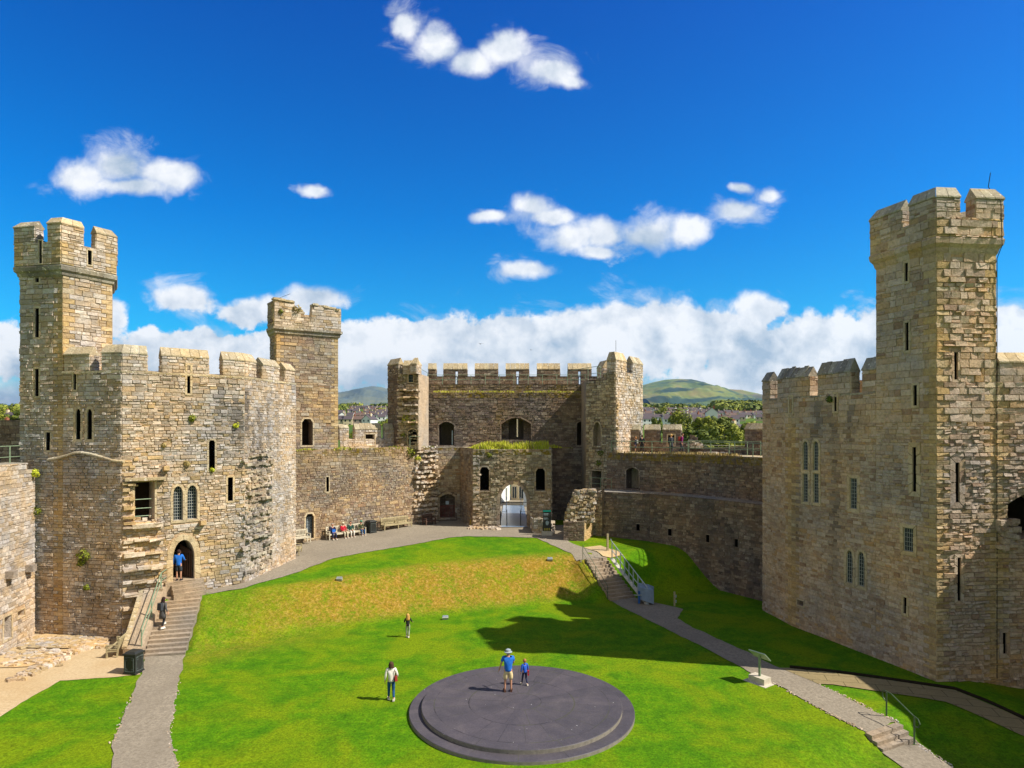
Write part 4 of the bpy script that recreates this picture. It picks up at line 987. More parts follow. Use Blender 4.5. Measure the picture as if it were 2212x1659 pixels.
# rows of joist holes and moss tufts on the walkway edge are left to the masonry
PW = thing('parapet_wall', 'outer parapet with gabled merlons between the square turret and the gatehouse', 'castle wall', (-12, 57, 9.8))
O0, O1 = (-14.55, 55.4), (-10.0, 58.6); f = Fac(O0, O1); mb = MB()
ov = [op(f, 'rect', 789, 809, 938, 961, .5, .1, 'void_brown')]
facet(mb, O0, O1, 9.6, 10.55, seed=36, ops=[], mat='stone_grey', mortar='mortar_mid', ch=(.13, .22), prot=(.02, .05)); mb.quad((*O0, 10.55), (*O1, 10.55), (-10.3, 59.2, 10.65), (-14.9, 56, 10.65), 'coping', .5); mb.build('wall', PW)
KM = dict(mat='stone_grey', mortar='mortar_mid', ch=(.13, .22), w=(.15, .4), prot=(.02, .05), cope='coping')
merlon([pv(f, 733), pv(f, 753)], 10.5, 11.5, 11.85, .5, PW, seed=37, jag=.05, **KM)
o_ = op(Fac(pv(f, 783), pv(f, 823)), 'rect', 789, 809, 938, 961, .4, .08, 'void_brown'); o_['z0'] = 9.9; 
merlon([pv(f, 767), pv(f, 823)], 9.7, 11.4, 11.95, .5, PW, seed=38, jag=.04, ops={0: [op(Fac(pv(f, 767), pv(f, 823)), 'rect', 789, 809, 938, 962, .4, .08, 'void_brown')]}, **KM)
merlon([pv(f, 832), pv(f, 859)], 9.7, 11.4, 11.95, .5, PW, seed=39, jag=.03, **KM)
# ------------------------------------------------------------------ GATEHOUSE
GH = thing('gatehouse', 'ruined gatehouse with a pointed gate arch below and seven merlons along its top', 'gatehouse', (0, 57, 3))
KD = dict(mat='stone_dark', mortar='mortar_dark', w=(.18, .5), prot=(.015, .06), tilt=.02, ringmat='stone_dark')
CSG = courses(2.5, 19, .15, .27, 51)
mossA = lambda s, z: (1.15 if z > 14.3 else .0)*max(0, .55+.9*noise.noise(Vector((s*.5, 0, 7)))) + max(0, .6-abs(z-12.6)*.25)*max(0, noise.noise(Vector((s*.9, z*.5, 3)))*1.2)
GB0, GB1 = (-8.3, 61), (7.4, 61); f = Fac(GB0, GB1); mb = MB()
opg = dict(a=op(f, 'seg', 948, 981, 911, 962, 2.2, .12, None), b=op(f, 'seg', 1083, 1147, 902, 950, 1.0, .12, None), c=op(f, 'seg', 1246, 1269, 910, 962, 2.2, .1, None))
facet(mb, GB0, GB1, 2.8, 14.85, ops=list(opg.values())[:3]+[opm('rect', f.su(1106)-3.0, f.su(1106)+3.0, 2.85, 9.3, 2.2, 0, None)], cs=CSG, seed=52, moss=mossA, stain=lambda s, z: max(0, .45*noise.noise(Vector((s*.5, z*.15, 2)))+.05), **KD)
o = opg['b']; ob = opm('seg', f.su(1099)+0, f.su(1131), EYE+(HV-950)/FOC*62, EYE+(HV-903)/FOC*62, 1.0, 0)
# wide window: an inner wall with a narrower opening, then the outer skin with a loop
fi = Fac((-2, 62), (3, 62)); facet(mb, (-2, 62), (3, 62), 9.7, 13.4, ops=[op(fi, 'seg', 1099, 1131, 904, 950, 1.2, 0, None)], cs=CSG, seed=57, **KD)
YB = 63.25; fbk = Fac((9.5, YB), (-9.0, YB))
def loop(u, v0, v1, w_=.06):
    x_ = (u-CU)/FOC*YB; s_ = 9.5-x_
    return opm('rect', s_-w_, s_+w_, EYE+(HV-v1)/FOC*YB, EYE+(HV-v0)/FOC*YB, .1, 0, None)
mloops = [loop(u, 813, 830, .07) for u in (986, 1118, 1252)]
lps = [loop(977, 930, 961, .05), loop(1117.5, 904, 944), loop(1257.5, 930, 961, .05)]+mloops
for o in lps: o['depth'] = .02
lps.append(opm('rect', 9.5-3.0, 9.5+3.0, -.9, 9.3, .1, 0, None))
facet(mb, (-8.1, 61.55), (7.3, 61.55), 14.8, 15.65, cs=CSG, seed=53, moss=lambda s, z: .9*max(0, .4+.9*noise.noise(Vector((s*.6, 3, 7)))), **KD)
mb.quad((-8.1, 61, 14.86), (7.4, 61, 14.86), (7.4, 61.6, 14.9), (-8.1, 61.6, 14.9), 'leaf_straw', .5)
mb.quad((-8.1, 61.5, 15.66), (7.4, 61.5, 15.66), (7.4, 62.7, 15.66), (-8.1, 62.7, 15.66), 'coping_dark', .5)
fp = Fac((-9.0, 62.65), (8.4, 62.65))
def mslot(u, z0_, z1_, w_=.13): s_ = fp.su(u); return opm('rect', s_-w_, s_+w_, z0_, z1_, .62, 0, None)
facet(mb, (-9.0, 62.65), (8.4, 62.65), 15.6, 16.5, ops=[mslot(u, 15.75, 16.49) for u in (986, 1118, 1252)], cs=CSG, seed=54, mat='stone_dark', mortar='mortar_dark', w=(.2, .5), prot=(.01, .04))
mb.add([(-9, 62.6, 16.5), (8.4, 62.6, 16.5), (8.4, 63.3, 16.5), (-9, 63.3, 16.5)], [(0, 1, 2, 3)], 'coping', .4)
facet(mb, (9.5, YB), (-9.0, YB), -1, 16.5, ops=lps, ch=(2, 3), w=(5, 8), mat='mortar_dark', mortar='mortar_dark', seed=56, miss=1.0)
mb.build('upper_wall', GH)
for i, (a, c) in enumerate(((925, 942), (958, 1009), (1026, 1076), (1093, 1143), (1160.6, 1209.7), (1227.5, 1277.7), (1295, 1329))):
    P_ = [pv(fp, a), pv(fp, c)]; ff = Fac(*P_); ops = {}
    for u in (986, 1118, 1252):
        if a < u < c: s_ = ff.su(u); ops = {0: [opm('rect', s_-.13, s_+.13, 16.46, 17.0, .62, 0, None)]}
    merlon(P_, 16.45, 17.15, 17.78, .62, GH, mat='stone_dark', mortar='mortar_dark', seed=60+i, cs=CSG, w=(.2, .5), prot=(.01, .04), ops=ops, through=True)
# --- lower storey: recess with small door, flank, gate wall
mb = MB(); N0, N1, N2, N3, N4 = (-7.1, 59.6), (-4.78, 60.2), (-3.38, 56.3), (3.36, 56.2), (3.6, 60.6)
f1 = Fac(N0, N1); oD2 = op(f1, 'seg', 950, 983, 1067, 1118, 1.6, .18, 'void_brown')
KR = dict(mat='stone_brown', mortar='mortar_dark', ringmat='stone_brown', cs=CSG, w=(.2, .5), prot=(.01, .04), tilt=.015)
facet(mb, N0, N1, 2.8, 9.75, ops=[oD2], seed=71, moss=lambda s, z: 1.0 if z > 9.4 else 0, **KR)
facet(mb, N1, N2, 2.8, 9.8, seed=72, stain=lambda s, z: .25, **KR)
fg = Fac(N2, N3); KG = dict(mat='stone_rubble', mortar='mortar_mid', ringmat='stone_brown', cs=CSG, w=(.14, .42), prot=(.02, .09), tilt=.035)
gate = op(fg, 'lancet', 1079.6, 1138, 1046, 1142, 1.5, .25, None)
l1 = op(fg, 'shoulder', 1036.5, 1056.5, 1009, 1060, 1.4, .12, 'void_shade'); l2 = op(fg, 'shoulder', 1157.5, 1177.5, 1012, 1060, 1.4, .12, 'void_shade')
facet(mb, N2, N3, 2.8, 9.7, ops=[gate, l1, l2], seed=73, ragged=.3, moss=lambda s, z: (1.0 if z > 9.2 else .15), **KG)
facet(mb, N3, N4, 2.8, 9.7, seed=74, **KG)
facet(mb, (3.6, 60.6), (7.2, 60.6), 2.8, 9.8, seed=75, cs=CSG, **KD)
tusk(mb, fg, 0.0, .55, 3.2, 9.2, 'stone_grey', 76, .4, (.05, .28), .8)
tusk(mb, fg, 5.6, 6.6, 3.2, 5.4, 'stone_grey', 77, .4, (.05, .3), .8)
mb.add([(*N0, 9.78), (*N1, 9.78), (*N2, 9.7), (*N3, 9.7), (3.6, 61.1, 9.78), (7.2, 61.1, 9.82), (-7.1, 61.1, 9.8)], [(0, 1, 6), (1, 2, 3, 4, 6), (4, 5, 6)], 'coping_dark', .4)
mb.quad((3.5, 60.6, 9.79), (7.2, 60.6, 9.79), (7.2, 61.1, 9.79), (3.5, 61.1, 9.79), 'coping_dark', .4)
mb.build('lower_wall', GH)
# dark leaf of the small door: a red brown picket with notices
g = MB()
for k in range(11): s_ = lerp(oD2['s0']+.05, oD2['s1']-.05, k/10); g.tube([f1.pt(s_, oD2['z0'], -.1), f1.pt(s_, oD2['z0']+1.05, -.1)], .011, 'cloth_maroon', 4)
g.tube([f1.pt(oD2['s0'], oD2['z0']+1.05, -.1), f1.pt(oD2['s1'], oD2['z0']+1.05, -.1)], .018, 'cloth_maroon', 4)
g.quad(f1.pt(oD2['s0']+.55, oD2['z0']+1.2, -.06), f1.pt(oD2['s0']+.85, oD2['z0']+1.2, -.06), f1.pt(oD2['s0']+.85, oD2['z0']+1.5, -.06), f1.pt(oD2['s0']+.55, oD2['z0']+1.5, -.06), 'print_pale'); g.build('gate_leaf', GH)
# --- left spur (broken octagonal tower side)
G0, G1, G2, G3, G4 = (-12.05, 63), (-10.2, 57.8), (-7.9, 56.6), (-7.3, 57.4), (-7.55, 61.2)
# shade side / torn face / bright plastered jamb
mb = MB(); Pa, Pb, Pc, Pd = (-11.2, 59.1), (-9.98, 57.6), (-8.15, 57.2), (-7.72, 60.6)
facet(mb, Pa, Pb, 9.6, 17.15, cs=CSG, seed=81, **KD)
fr = Fac(Pb, Pc)
oR = op(fr, 'seg', 882, 901, 927, 961, 1.2, .1, 'void_shade'); oW = op(fr, 'rect', 882.5, 892.5, 801, 826, .5, .06, 'void_brown')
facet(mb, Pb, Pc, 9.6, 16.3, ops=[oR, oW], cs=CSG, seed=82, mat='stone_rubble', mortar='mortar_dark', w=(.14, .4), prot=(.02, .12), tilt=.04, moss=lambda s, z: .9*max(0, noise.noise(Vector((s*1.4, z*1.1, 6)))*1.3+.2))
tusk(mb, fr, .05, fr.L-.1, 12.0, 15.2, 'stone_grey', 83, .62, (.45, .9), .9, (.25, .7))
tusk(mb, fr, -.1, .5, 10.0, 15.8, 'stone_grey', 84, .5, (.1, .4), .8)
tusk(mb, fr, .3, fr.L-.1, 9.8, 11.6, 'stone_rubble', 87, .5, (.1, .5), .55)
fj = Fac(Pc, Pd)
facet(mb, Pc, Pd, 9.6, 16.3, cs=CSG, seed=85, mat='jamb', mortar='jamb', w=(.3, .9), prot=(.0, .01), tilt=.003, top=[(0, 16.3), (fj.L, 16.3)])
mb.build('left_spur', GH)
KS = dict(mat='stone_grey', mortar='mortar_mid', cs=CSG, w=(.18, .45), prot=(.015, .05))
merlon([Pa, Pb, tuple(V2(Pb)+(V2(Pc)-V2(Pb))*.03)], 16.2, 17.15, 17.75, .6, GH, seed=86, **KS)
merlon([pv(fr, 871), pv(fr, 898)], 16.2, 16.95, 17.5, .6, GH, seed=88, **KS)
merlon([pv(fr, 905), Pc, tuple(V2(Pc)+(V2(Pd)-V2(Pc))*.25)], 16.2, 17.05, 17.65, .6, GH, seed=89, **KS)
lattice_window(fr, oW, GH, 2, .25, .12, lead='rail_green')
# --- right spur
R0_, Sc, S2_ = (6.45, 56.9), (8.62, 54.5), (11.75, 58.95)
mb = MB(); fl = Fac(R0_, Sc); fr2 = Fac(Sc, S2_)
on = op(fl, 'lancet', 1282, 1298.5, 912, 963, .5, .12, 'stone_dark'); od = op(fl, 'rect', 1279, 1300, 1017, 1053, 1.2, .1, 'void_shade')
KX = dict(mat='stone_rubble', mortar='mortar_dark', ringmat='stone_rubble', w=(.13, .42), prot=(.02, .1), tilt=.035)
facet(mb, R0_, Sc, 2.0, 16.4, ops=[on, od], cs=CSG, seed=91, top=[(0, 15.6), (fl.L*.35, 15.6), (fl.L*.36, 15.7), (fl.L*.55, 15.8), (fl.L*.6, 16.2), (fl.L, 16.3)], ragged=.2, stain=lambda s, z: max(0, .4*noise.noise(Vector((s, z*.5, 2)))), moss=lambda s, z: .5*max(0, noise.noise(Vector((s*1.4, z*.8, 9)))), **KX)
facet(mb, Sc, S2_, 2.0, 16.3, cs=CSG, seed=92, mat='stone_grey', mortar='mortar_light', w=(.14, .4), prot=(.02, .07), tilt=.03, moss=lambda s, z: .5*max(0, noise.noise(Vector((s*1.4, z*.8, 19)))))
tusk(mb, fr2, 0, .35, 9.8, 13.5, 'sandstone', 93, .35, (.05, .25), .9)
rawwall(mb, [S2_, (10.5, 63.2), (7.4, 63.2)], 2, 16.3, 'stone_dark'); rawwall(mb, [(7.4, 63.2), (6.45, 61), R0_], 2, 15.7, 'stone_dark')
flat(mb, [R0_, Sc, S2_, (10.5, 63.2), (7.4, 63.2)], 15.66, 'coping_dark'); mb.build('right_spur', GH)
K4 = dict(mat='stone_grey', mortar='mortar_mid', cs=CSG, w=(.16, .4), prot=(.02, .06), tilt=.025)
merlon([tuple(V2(Sc)+(V2(R0_)-V2(Sc))*.28), Sc, pv(fr2, 1353)], 16.2, 17.2, 17.95, .6, GH, seed=94, **K4)
merlon([pv(fr2, 1366), S2_, tuple(V2(S2_)+Vector((-.2, .6)))], 16.2, 17.2, 17.85, .6, GH, seed=95, **K4)
merlon([(8.0, 61.6), (8.4, 60.2)], 16.2, 17.1, 17.8, .6, GH, seed=96, **K4)
mb = MB(); q = V2(Sc); mb.tube([(q.x+.1, q.y+.5, 17.6), (q.x+.1, q.y+.5, 18.9)], .015, 'black', 4); mb.build('lightning_rod', GH)
# ramp and gates inside the arch
sheet_ = MB(); sheet_.add([(-5, 61.2, 3.1), (6, 61.2, 3.1), (6, 67, 2.9), (-5, 67, 2.9), (-5, 96, 2.0), (6, 96, 2.0)], [(0, 1, 2, 3), (3, 2, 5, 4)], 'path_grey'); tag(sheet_.build('street'), kind='structure')
RP = MB(); RP.add([(-1.0, 55.9, 3.1), (1.35, 55.9, 3.1), (1.35, 62.5, 3.13), (-1.0, 62.5, 3.13), (-1.0, 75, 2.75), (1.35, 75, 2.75)], [(0, 1, 2, 3), (3, 2, 5, 4)], 'ramp_blue'); tag(RP.build('ramp'), 'smooth blue grey ramp running out through the gate arch', 'ramp')
g = thing('barrier_rail', 'steel barrier rails with dark panels flanking the ramp in the gate arch', 'railing', (0, 57, 3)); mb = MB()
yy = 56.6
for (x0, x1) in ((-.98, -.45), (.75, 1.3)):
    if x0 > 0: mb.build('rail', g); mb = MB()
    mb.tube([(x0, yy, 4.3), (x1, yy, 4.3)], .025, 'steel', 5); mb.tube([(x0, yy, 3.03), (x0, yy, 4.35)], .03, 'black', 5); mb.tube([(x1, yy, 3.03), (x1, yy, 4.35)], .03, 'black', 5)
mb.build('rail', g); mb = MB()
mb.tube([(-1.0, 58.2, 4.95), (1.3, 58.2, 4.95)], .035, 'black', 5); mb.build('crossbar', g)
mb = MB(); mb.box((-.46, 58, 3.6), (.05, 2.9, 1.1), 'panel_dark'); mb.box((.76, 58, 3.6), (.05, 2.9, 1.1), 'panel_dark'); mb.tube([(-.5, 56.6, 4.3), (-.5, 60, 5.2)], .03, 'steel', 5); mb.tube([(.8, 56.6, 4.3), (.8, 60, 5.2)], .03, 'steel', 5); mb.build('panel', g)
# street seen through the arch
for (nm, lb, x0, y0, x1, y1, mt, h) in (('white_house', 'white rendered house front seen through the left half of the gate arch', -3.2, 71.0, -.25, 84, 'white_wall', 12), ('cream_house', 'cream house front with tall windows seen through the right half of the gate arch', -.2, 84.2, 3.6, 83, 'cream_wall', 12), ('gabled_house', 'low cream house with grey gable seen at the right of the gate arch', 1.3, 74.5, 5, 74, 'white_wall', 4.4)):
    hh = thing(nm, lb, 'house', (x0, y0, 1)); fh = Fac((x0, y0), (x1, y1)); mb = MB()
    zt = 1+h; mb.add([fh.pt(0, 0), fh.pt(fh.L, 0), fh.pt(fh.L, zt), fh.pt(0, zt), fh.pt(0, 0, -6), fh.pt(fh.L, 0, -6), fh.pt(fh.L, zt, -6), fh.pt(0, zt, -6)], [(0, 1, 2, 3), (1, 5, 6, 2), (5, 4, 7, 6), (4, 0, 3, 7), (3, 2, 6, 7)], mt); mb.build('wall', hh)
    mb = MB(); mb.add([fh.pt(-.3, zt, .3), fh.pt(fh.L+.3, zt, .3), fh.pt(fh.L+.3, zt+1.6, -3), fh.pt(-.3, zt+1.6, -3), fh.pt(-.3, zt, -6.2), fh.pt(fh.L+.3, zt, -6.2)], [(0, 1, 2, 3), (3, 2, 5, 4), (0, 3, 4), (1, 5, 2)], 'roof_slate'); mb.build('roof', hh)
    nW = 4 if h > 5 else 1
    for k in range(nW):
        for zz in ((2.6, 4.1), (5.2, 6.9), (8, 9.5)):
            if zz[1] > zt: continue
            s_ = fh.L*(k+.6)/(nW+.3); w_ = .28; mb = MB()
            mb.add([fh.pt(s_-w_, zz[0], .03), fh.pt(s_+w_, zz[0], .03), fh.pt(s_+w_, zz[1], .03), fh.pt(s_-w_, zz[1], .03)], [(0, 1, 2, 3)], 'glass_dark'); 
            for (c0, c1) in (((s_-w_, zz[0]), (s_+w_, zz[0])), ((s_-w_, zz[1]), (s_+w_, zz[1])), ((s_-w_, zz[0]), (s_-w_, zz[1])), ((s_+w_, zz[0]), (s_+w_, zz[1])), ((s_, zz[0]), (s_, zz[1]))): mb.tube([fh.pt(*c0, .05), fh.pt(*c1, .05)], .035, 'lead' if k % 2 else 'wood_pale', 4)
            mb.build('window', hh)
# ruined stubs in front of the gatehouse
st_ = thing('ruined_wall', 'tall rubble stub of broken wall standing on a squared plinth right of the gate', 'ruin', (5.2, 51, 2.8)); mb = MB()
q0, q1, q2 = gp(1217, 1166, 2.8), gp(1262, 1168, 2.75), gp(1281, 1160, 2.75)
facet(mb, q0[:2], q1[:2], 2.3, 4.25, quoin=(0, 1), mat='stone_dark', mortar='mortar_dark', seed=101, qmat='stone_dark'); facet(mb, q1[:2], q2[:2], 2.3, 4.3, mat='sandstone', mortar='mortar_light', seed=102)
e0 = V2(q0)+Vector((.3, 1.6)); e2 = V2(q2)+Vector((-.2, 1.6)); rawwall(mb, [q2[:2], e2, e0, q0[:2]], 2.3, 4.25, 'stone_dark'); flat(mb, [q0[:2], q1[:2], q2[:2], e2, e0], 4.25, 'coping_dark', .6)
r = random.Random(4)
for k in range(760):
    t_ = r.random(); z_ = 4.2+2.45*t_; tp_ = 1-0.12*t_
    cx, cy = lerp(q0.x, q2.x, .52)+.15*t_, q1.y+.75
    x_ = cx+r.uniform(-1.05, 1.05); y_ = cy+r.uniform(-.55, .5)*tp_
    if x_-cx < -1.1+.75*t_**1.5 or x_-cx > 1.08: continue
    mb.box((x_, y_, z_), (r.uniform(.18, .42), r.uniform(.2, .4), r.uniform(.09, .2)), r.choice(['stone_grey', 'stone_rubble', 'sandstone']), r.uniform(-.35, .35), r.random(), rx=r.uniform(-.08, .08), ry=r.uniform(-.08, .08), taper=.9)
mb.box((cx+.2, cy, 5.2), (1.4, .9, 2.3), 'mortar_mid'); facet(mb, (q2.x-.15, q2.y+.35), (7.25, 52.62), 2.2, 6.7, mat='stone_rubble', mortar='mortar_dark', prot=(.03, .14), tilt=.04, w=(.14, .4), seed=108, ragged=.3, top=[(0, 5.4), (.35, 5.9), (.6, 6.3), (1.2, 6.65)])
mb.build('masonry', st_)
s2 = thing('ruined_wall', 'low stepped stub of stone wall beside the dark sign panel', 'ruin', (2.6, 53, 2.8)); mb = MB()
a0, a1, a2 = gp(1147, 1146, 2.95), gp(1153, 1153, 2.9), gp(1199, 1156, 2.85)
for (pp, z_, se) in (([a0, a1], 4.2, 1), ([a1, a2], 4.25, 2)): facet(mb, pp[0][:2], pp[1][:2], 2.5, z_, mat='stone_grey', mortar='mortar_mid', prot=(.02, .1), tilt=.03, seed=103+se, top=[(0, 4.3), (Fac(pp[0], pp[1]).L*.5, 4.3), (Fac(pp[0], pp[1]).L*.52, 3.95), (Fac(pp[0], pp[1]).L, 3.7)] if se == 2 else None, ragged=.1)
b0, b2 = (V2(a0)+Vector((.1, 1.3)), V2(a2)+Vector((.1, 1.6))); rawwall(mb, [a2[:2], b2, b0, a0[:2]], 2.5, 3.75, 'stone_rubble'); flat(mb, [a0[:2], a1[:2], a2[:2], b2, b0], 3.8, 'stone_rubble', .7); mb.build('masonry', s2)
for k in range(3):
    q = gp(1157+k*16, 1120+k*0, 3.9)
# ------------------------------------------------------------------ RIGHT CURTAIN WALL
RC = thing('curtain_wall', 'tall dark curtain wall in shade with a stepped ledge, right of the gatehouse', 'castle wall', (11, 50, 2))
DL = [(6.9, 52.9), (10.7, 50.9), (13.0, 48.9), (15.0, 46.2), (16.7, 43.5), (16.7, 41)]
DU = [(7.9, 54.6), (11.4, 52.1), (13.95, 49.8), (16.0, 46.9), (17.4, 44.4), (17.6, 41.5)]
CSR = courses(-.5, 12, .14, .26, 61); mb = MB()
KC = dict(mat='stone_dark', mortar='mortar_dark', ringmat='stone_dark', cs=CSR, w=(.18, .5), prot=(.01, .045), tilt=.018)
slits = [(561/.0, 0)] if False else [(1458, 1096, 1124), (1528, 1112, 1140), (1610, 1139, 1170), (1673, 1158, 1188)]
slv = [((2350+.3617*x)*.54, (1700+.3617*y0)*.54, (1700+.3617*y1)*.54) for x, y0, y1 in ((561, 1095, 1168), (912, 1148, 1225), (1332, 1213, 1298), (1650, 1262, 1350))]
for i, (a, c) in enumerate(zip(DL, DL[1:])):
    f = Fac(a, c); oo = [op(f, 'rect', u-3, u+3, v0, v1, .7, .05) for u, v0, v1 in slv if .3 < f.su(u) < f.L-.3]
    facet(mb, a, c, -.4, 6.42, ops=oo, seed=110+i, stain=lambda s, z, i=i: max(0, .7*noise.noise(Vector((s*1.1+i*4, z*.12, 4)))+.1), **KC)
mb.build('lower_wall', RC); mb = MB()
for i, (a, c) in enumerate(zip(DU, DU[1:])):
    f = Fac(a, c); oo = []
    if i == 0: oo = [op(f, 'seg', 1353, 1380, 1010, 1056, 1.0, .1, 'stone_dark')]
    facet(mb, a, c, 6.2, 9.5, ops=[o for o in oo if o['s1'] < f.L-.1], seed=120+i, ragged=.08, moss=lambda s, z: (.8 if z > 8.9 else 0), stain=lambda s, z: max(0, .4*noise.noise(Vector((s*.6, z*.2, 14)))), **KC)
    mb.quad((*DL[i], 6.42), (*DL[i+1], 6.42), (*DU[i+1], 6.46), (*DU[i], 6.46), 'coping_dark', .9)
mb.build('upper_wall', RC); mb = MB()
OL = [(9.6, 57.2), (14.9, 54.9), (18.2, 51.0), (20.4, 46.5)]
mb.add([(*DU[0], 9.45), (*DU[1], 9.45), (*OL[1], 9.45), (*OL[0], 9.45)], [(0, 1, 2, 3)], 'coping', .5); mb.add([(*DU[1], 9.45), (*DU[2], 9.45), (*OL[2], 9.45), (*OL[1], 9.45)], [(0, 1, 2, 3)], 'coping', .5); mb.add([(*DU[2], 9.45), (*DU[3], 9.45), (*DU[4], 9.45), (*OL[3], 9.45), (*OL[2], 9.45)], [(0, 1, 2, 3, 4)], 'coping', .5)
mb.build('walkway', RC)
PR = thing('parapet_wall', 'outer parapet with three gabled merlons and a broken gap, above the right curtain wall', 'castle wall', (14, 55, 9.5)); mb = MB()
KP = dict(mat='stone_dark', mortar='mortar_mid', ch=(.14, .22), w=(.2, .45), prot=(.015, .05), tilt=.02)
facet(mb, OL[0], OL[1], 9.4, 10.3, seed=130, **KP); facet(mb, OL[1], OL[2], 9.4, 10.15, seed=131, ragged=.2, top=[(0, 11.0), (.5, 10.9), (1.0, 10.3), (1.1, 9.95), (2.4, 9.9), (4.2, 10.1), (5.1, 10.05)], **KP); facet(mb, OL[2], OL[3], 9.4, 10.1, seed=132, **KP)
rawwall(mb, [OL[3], OL[2], OL[1], OL[0]], -1, 9.9, 'mortar_dark'); 
b_ = offset(OL, -.6); 
for i in range(3): mb.quad((*OL[i], 10.12), (*OL[i+1], 10.12), (*b_[i+1], 10.12), (*b_[i], 10.12), 'coping_dark', .4)
f0 = Fac(OL[0], OL[1]); f3 = Fac(OL[1], OL[2])
r = random.Random(12)
for k in range(70):
    s_ = r.uniform(0, 1.2); mb.box(f3.pt(s_, 9.9+r.uniform(0, .9)*(1.3-s_)/1.3, r.uniform(-.4, .25)), (r.uniform(.2, .4), .3, r.uniform(.12, .22)), 'stone_grey', r.uniform(0, 3), r.random())
for k in range(16):
    s_ = r.uniform(1, 4); mb.box(f3.pt(s_, 9.52, r.uniform(.1, .8)), (r.uniform(.2, .5), .3, r.uniform(.1, .2)), 'stone_grey', r.uniform(0, 3), r.random())
mb.build('wall', PR)
merlon([pv(f0, 1352), pv(f0, 1381)], 10.2, 11.35, 11.85, .55, PR, seed=133, **KP)
merlon([pv(f0, 1392), pv(f0, 1424.5)], 10.2, 11.35, 11.85, .55, PR, seed=134, **KP)
om = Fac(pv(f0, 1432), pv(f0, 1471)); merlon([pv(f0, 1432), pv(f0, 1471)], 9.5, 11.35, 11.85, .55, PR, seed=135, ops={0: [op(om, 'rect', 1443, 1457, 940, 962, .4, .1, 'void_brown')]}, **KP)
f4 = Fac(OL[2], OL[3]); merlon([pv(f4, 1609), pv(f4, 1650)], 9.5, 11.4, 11.9, .6, PR, seed=136, **KP)

# ------------------------------------------------------------------ RIGHT GREAT TOWER
RT = thing('castle_tower', 'huge buff stone tower on the right, shaded side lawnward, tall stair turret at its corner', 'tower', (19, 31, 0))
R0, R1, R4, R5 = (15.8, 41.3), (16.3, 38.2), (19.16, 29.6), (22.1, 29.9)
RB = [(24.4, 33.2), (21.6, 36.6)]
CST = courses(-.8, 11.5, .12, .25, 71); CST += courses(CST[-1][1], 24, .19, .36, 72); f = Fac(R1, R4); fq = Fac(R0, R1); fR = Fac(R4, R5)
sT0 = f.su(1892.6); T0 = tuple(f.pt(sT0, 0)[:2])
streaks = [(f.su(1707), .30, 13.2, 2.0), (f.su(1765), .5, 13.0, 6.5), (f.su(1803), .38, 12.8, 1.2), (f.su(1838), .30, 12.8, 8.0), (f.su(1722), .2, 9, 2)]
def rstain(s, z):
    v = 0.0
    for (s_, w_, zt, zb) in streaks:
        if zb < z < zt: v = max(v, math.exp(-((s-s_-.08*math.sin(z))/w_)**2*1.6)*(.66*min(1, (z-zb)/3.5)))
    return v+max(0, .22*noise.noise(Vector((s*.5, z*.4, 3))))
KT = dict(mat='stone_buff', mortar='mortar_buff', cs=CST, w=(.18, .52), prot=(.008, .04), tilt=.016)
W_ = dict(a=op(f, 'lancet', 1735, 1746.5, 953, 1015, .2, .13), b=op(f, 'lancet', 1757.5, 1769, 953, 1016, .2, .13), c=op(f, 'rect', 1735, 1746.5, 1023, 1084, .2, .13), d=op(f, 'rect', 1757.5, 1769.5, 1023, 1086, .2, .13),
    e=op(f, 'rect', 1836.5, 1852.5, 1033, 1099, .2, .16), g=op(f, 'lancet', 1829, 1843, 1189, 1259, .2, .14), h=op(f, 'lancet', 1854, 1868.5, 1192, 1266, .2, .14))
X_ = [op(f, 'rect', 1706, 1711.5, 857, 892, 1.0, .1, 'quoin'), op(f, 'rect', 1802.6, 1808.5, 851, 888, 1.0, .1, 'quoin'), op(f, 'rect', 1722.5, 1737, 1297, 1308, .7, .06)]
mb = MB()
facet(mb, R0, R1, -.8, 13.2, seed=140, quoin=(0, 1), stain=lambda s, z: max(0, .3*noise.noise(Vector((s, z*.3, 1)))), **KT)
facet(mb, R1, T0, -.8, 13.2, ops=list(W_.values())+X_, seed=141, quoin=(1, 0), stain=rstain, **KT)
Y_ = [shift(o, sT0) for o in (op(f, 'rect', 1956, 1961.5, 568, 608, .8, .1), op(f, 'rect', 1957.5, 1963, 697, 757, .8, .1), op(f, 'rect', 1974.6, 1981, 832, 876, .8, .1), op(f, 'rect', 1973, 1979.5, 966, 1062, .8, .2), op(f, 'rect', 1953, 1958.5, 1290, 1325, .6, .1))]
ow = shift(op(f, 'rect', 1952, 1974, 1140, 1191, .2, .16), sT0)
facet(mb, T0, R4, -.8, 19.6, ops=Y_+[ow], quoin=(0, 1), seed=142, stain=lambda s, z: rstain(s+sT0, z), **KT)
Kr = dict(KT); Kr.update(prot=(.02, .10), tilt=.04, w=(.2, .52), ringmat='stone_buff')
Z_ = [op(fR, 'rect', 2060.6, 2067, 761, 820, .8, .1), op(fR, 'rect', 2063.5, 2070.5, 999, 1085, .8, .24), op(fR, 'rect', 2067.5, 2074, 1204, 1298, .8, .14)]
facet(mb, R4, R5, -.8, 19.6, ops=Z_, quoin=(1, 1), seed=143, **Kr)
T3_, T4_ = (23.3, 32.6), (20.4, 35.2)
rawwall(mb, [R5, T3_, T4_, T0], 12, 19.6, 'stone_buff')
rawwall(mb, [R5, RB[0], (26, 38), (22, 46), R0], -.8, 13.2, 'mortar_buff'); flat(mb, [R0, R1, R4, R5, RB[0], (26, 38), (22, 46)], 12.2, 'mortar_buff')
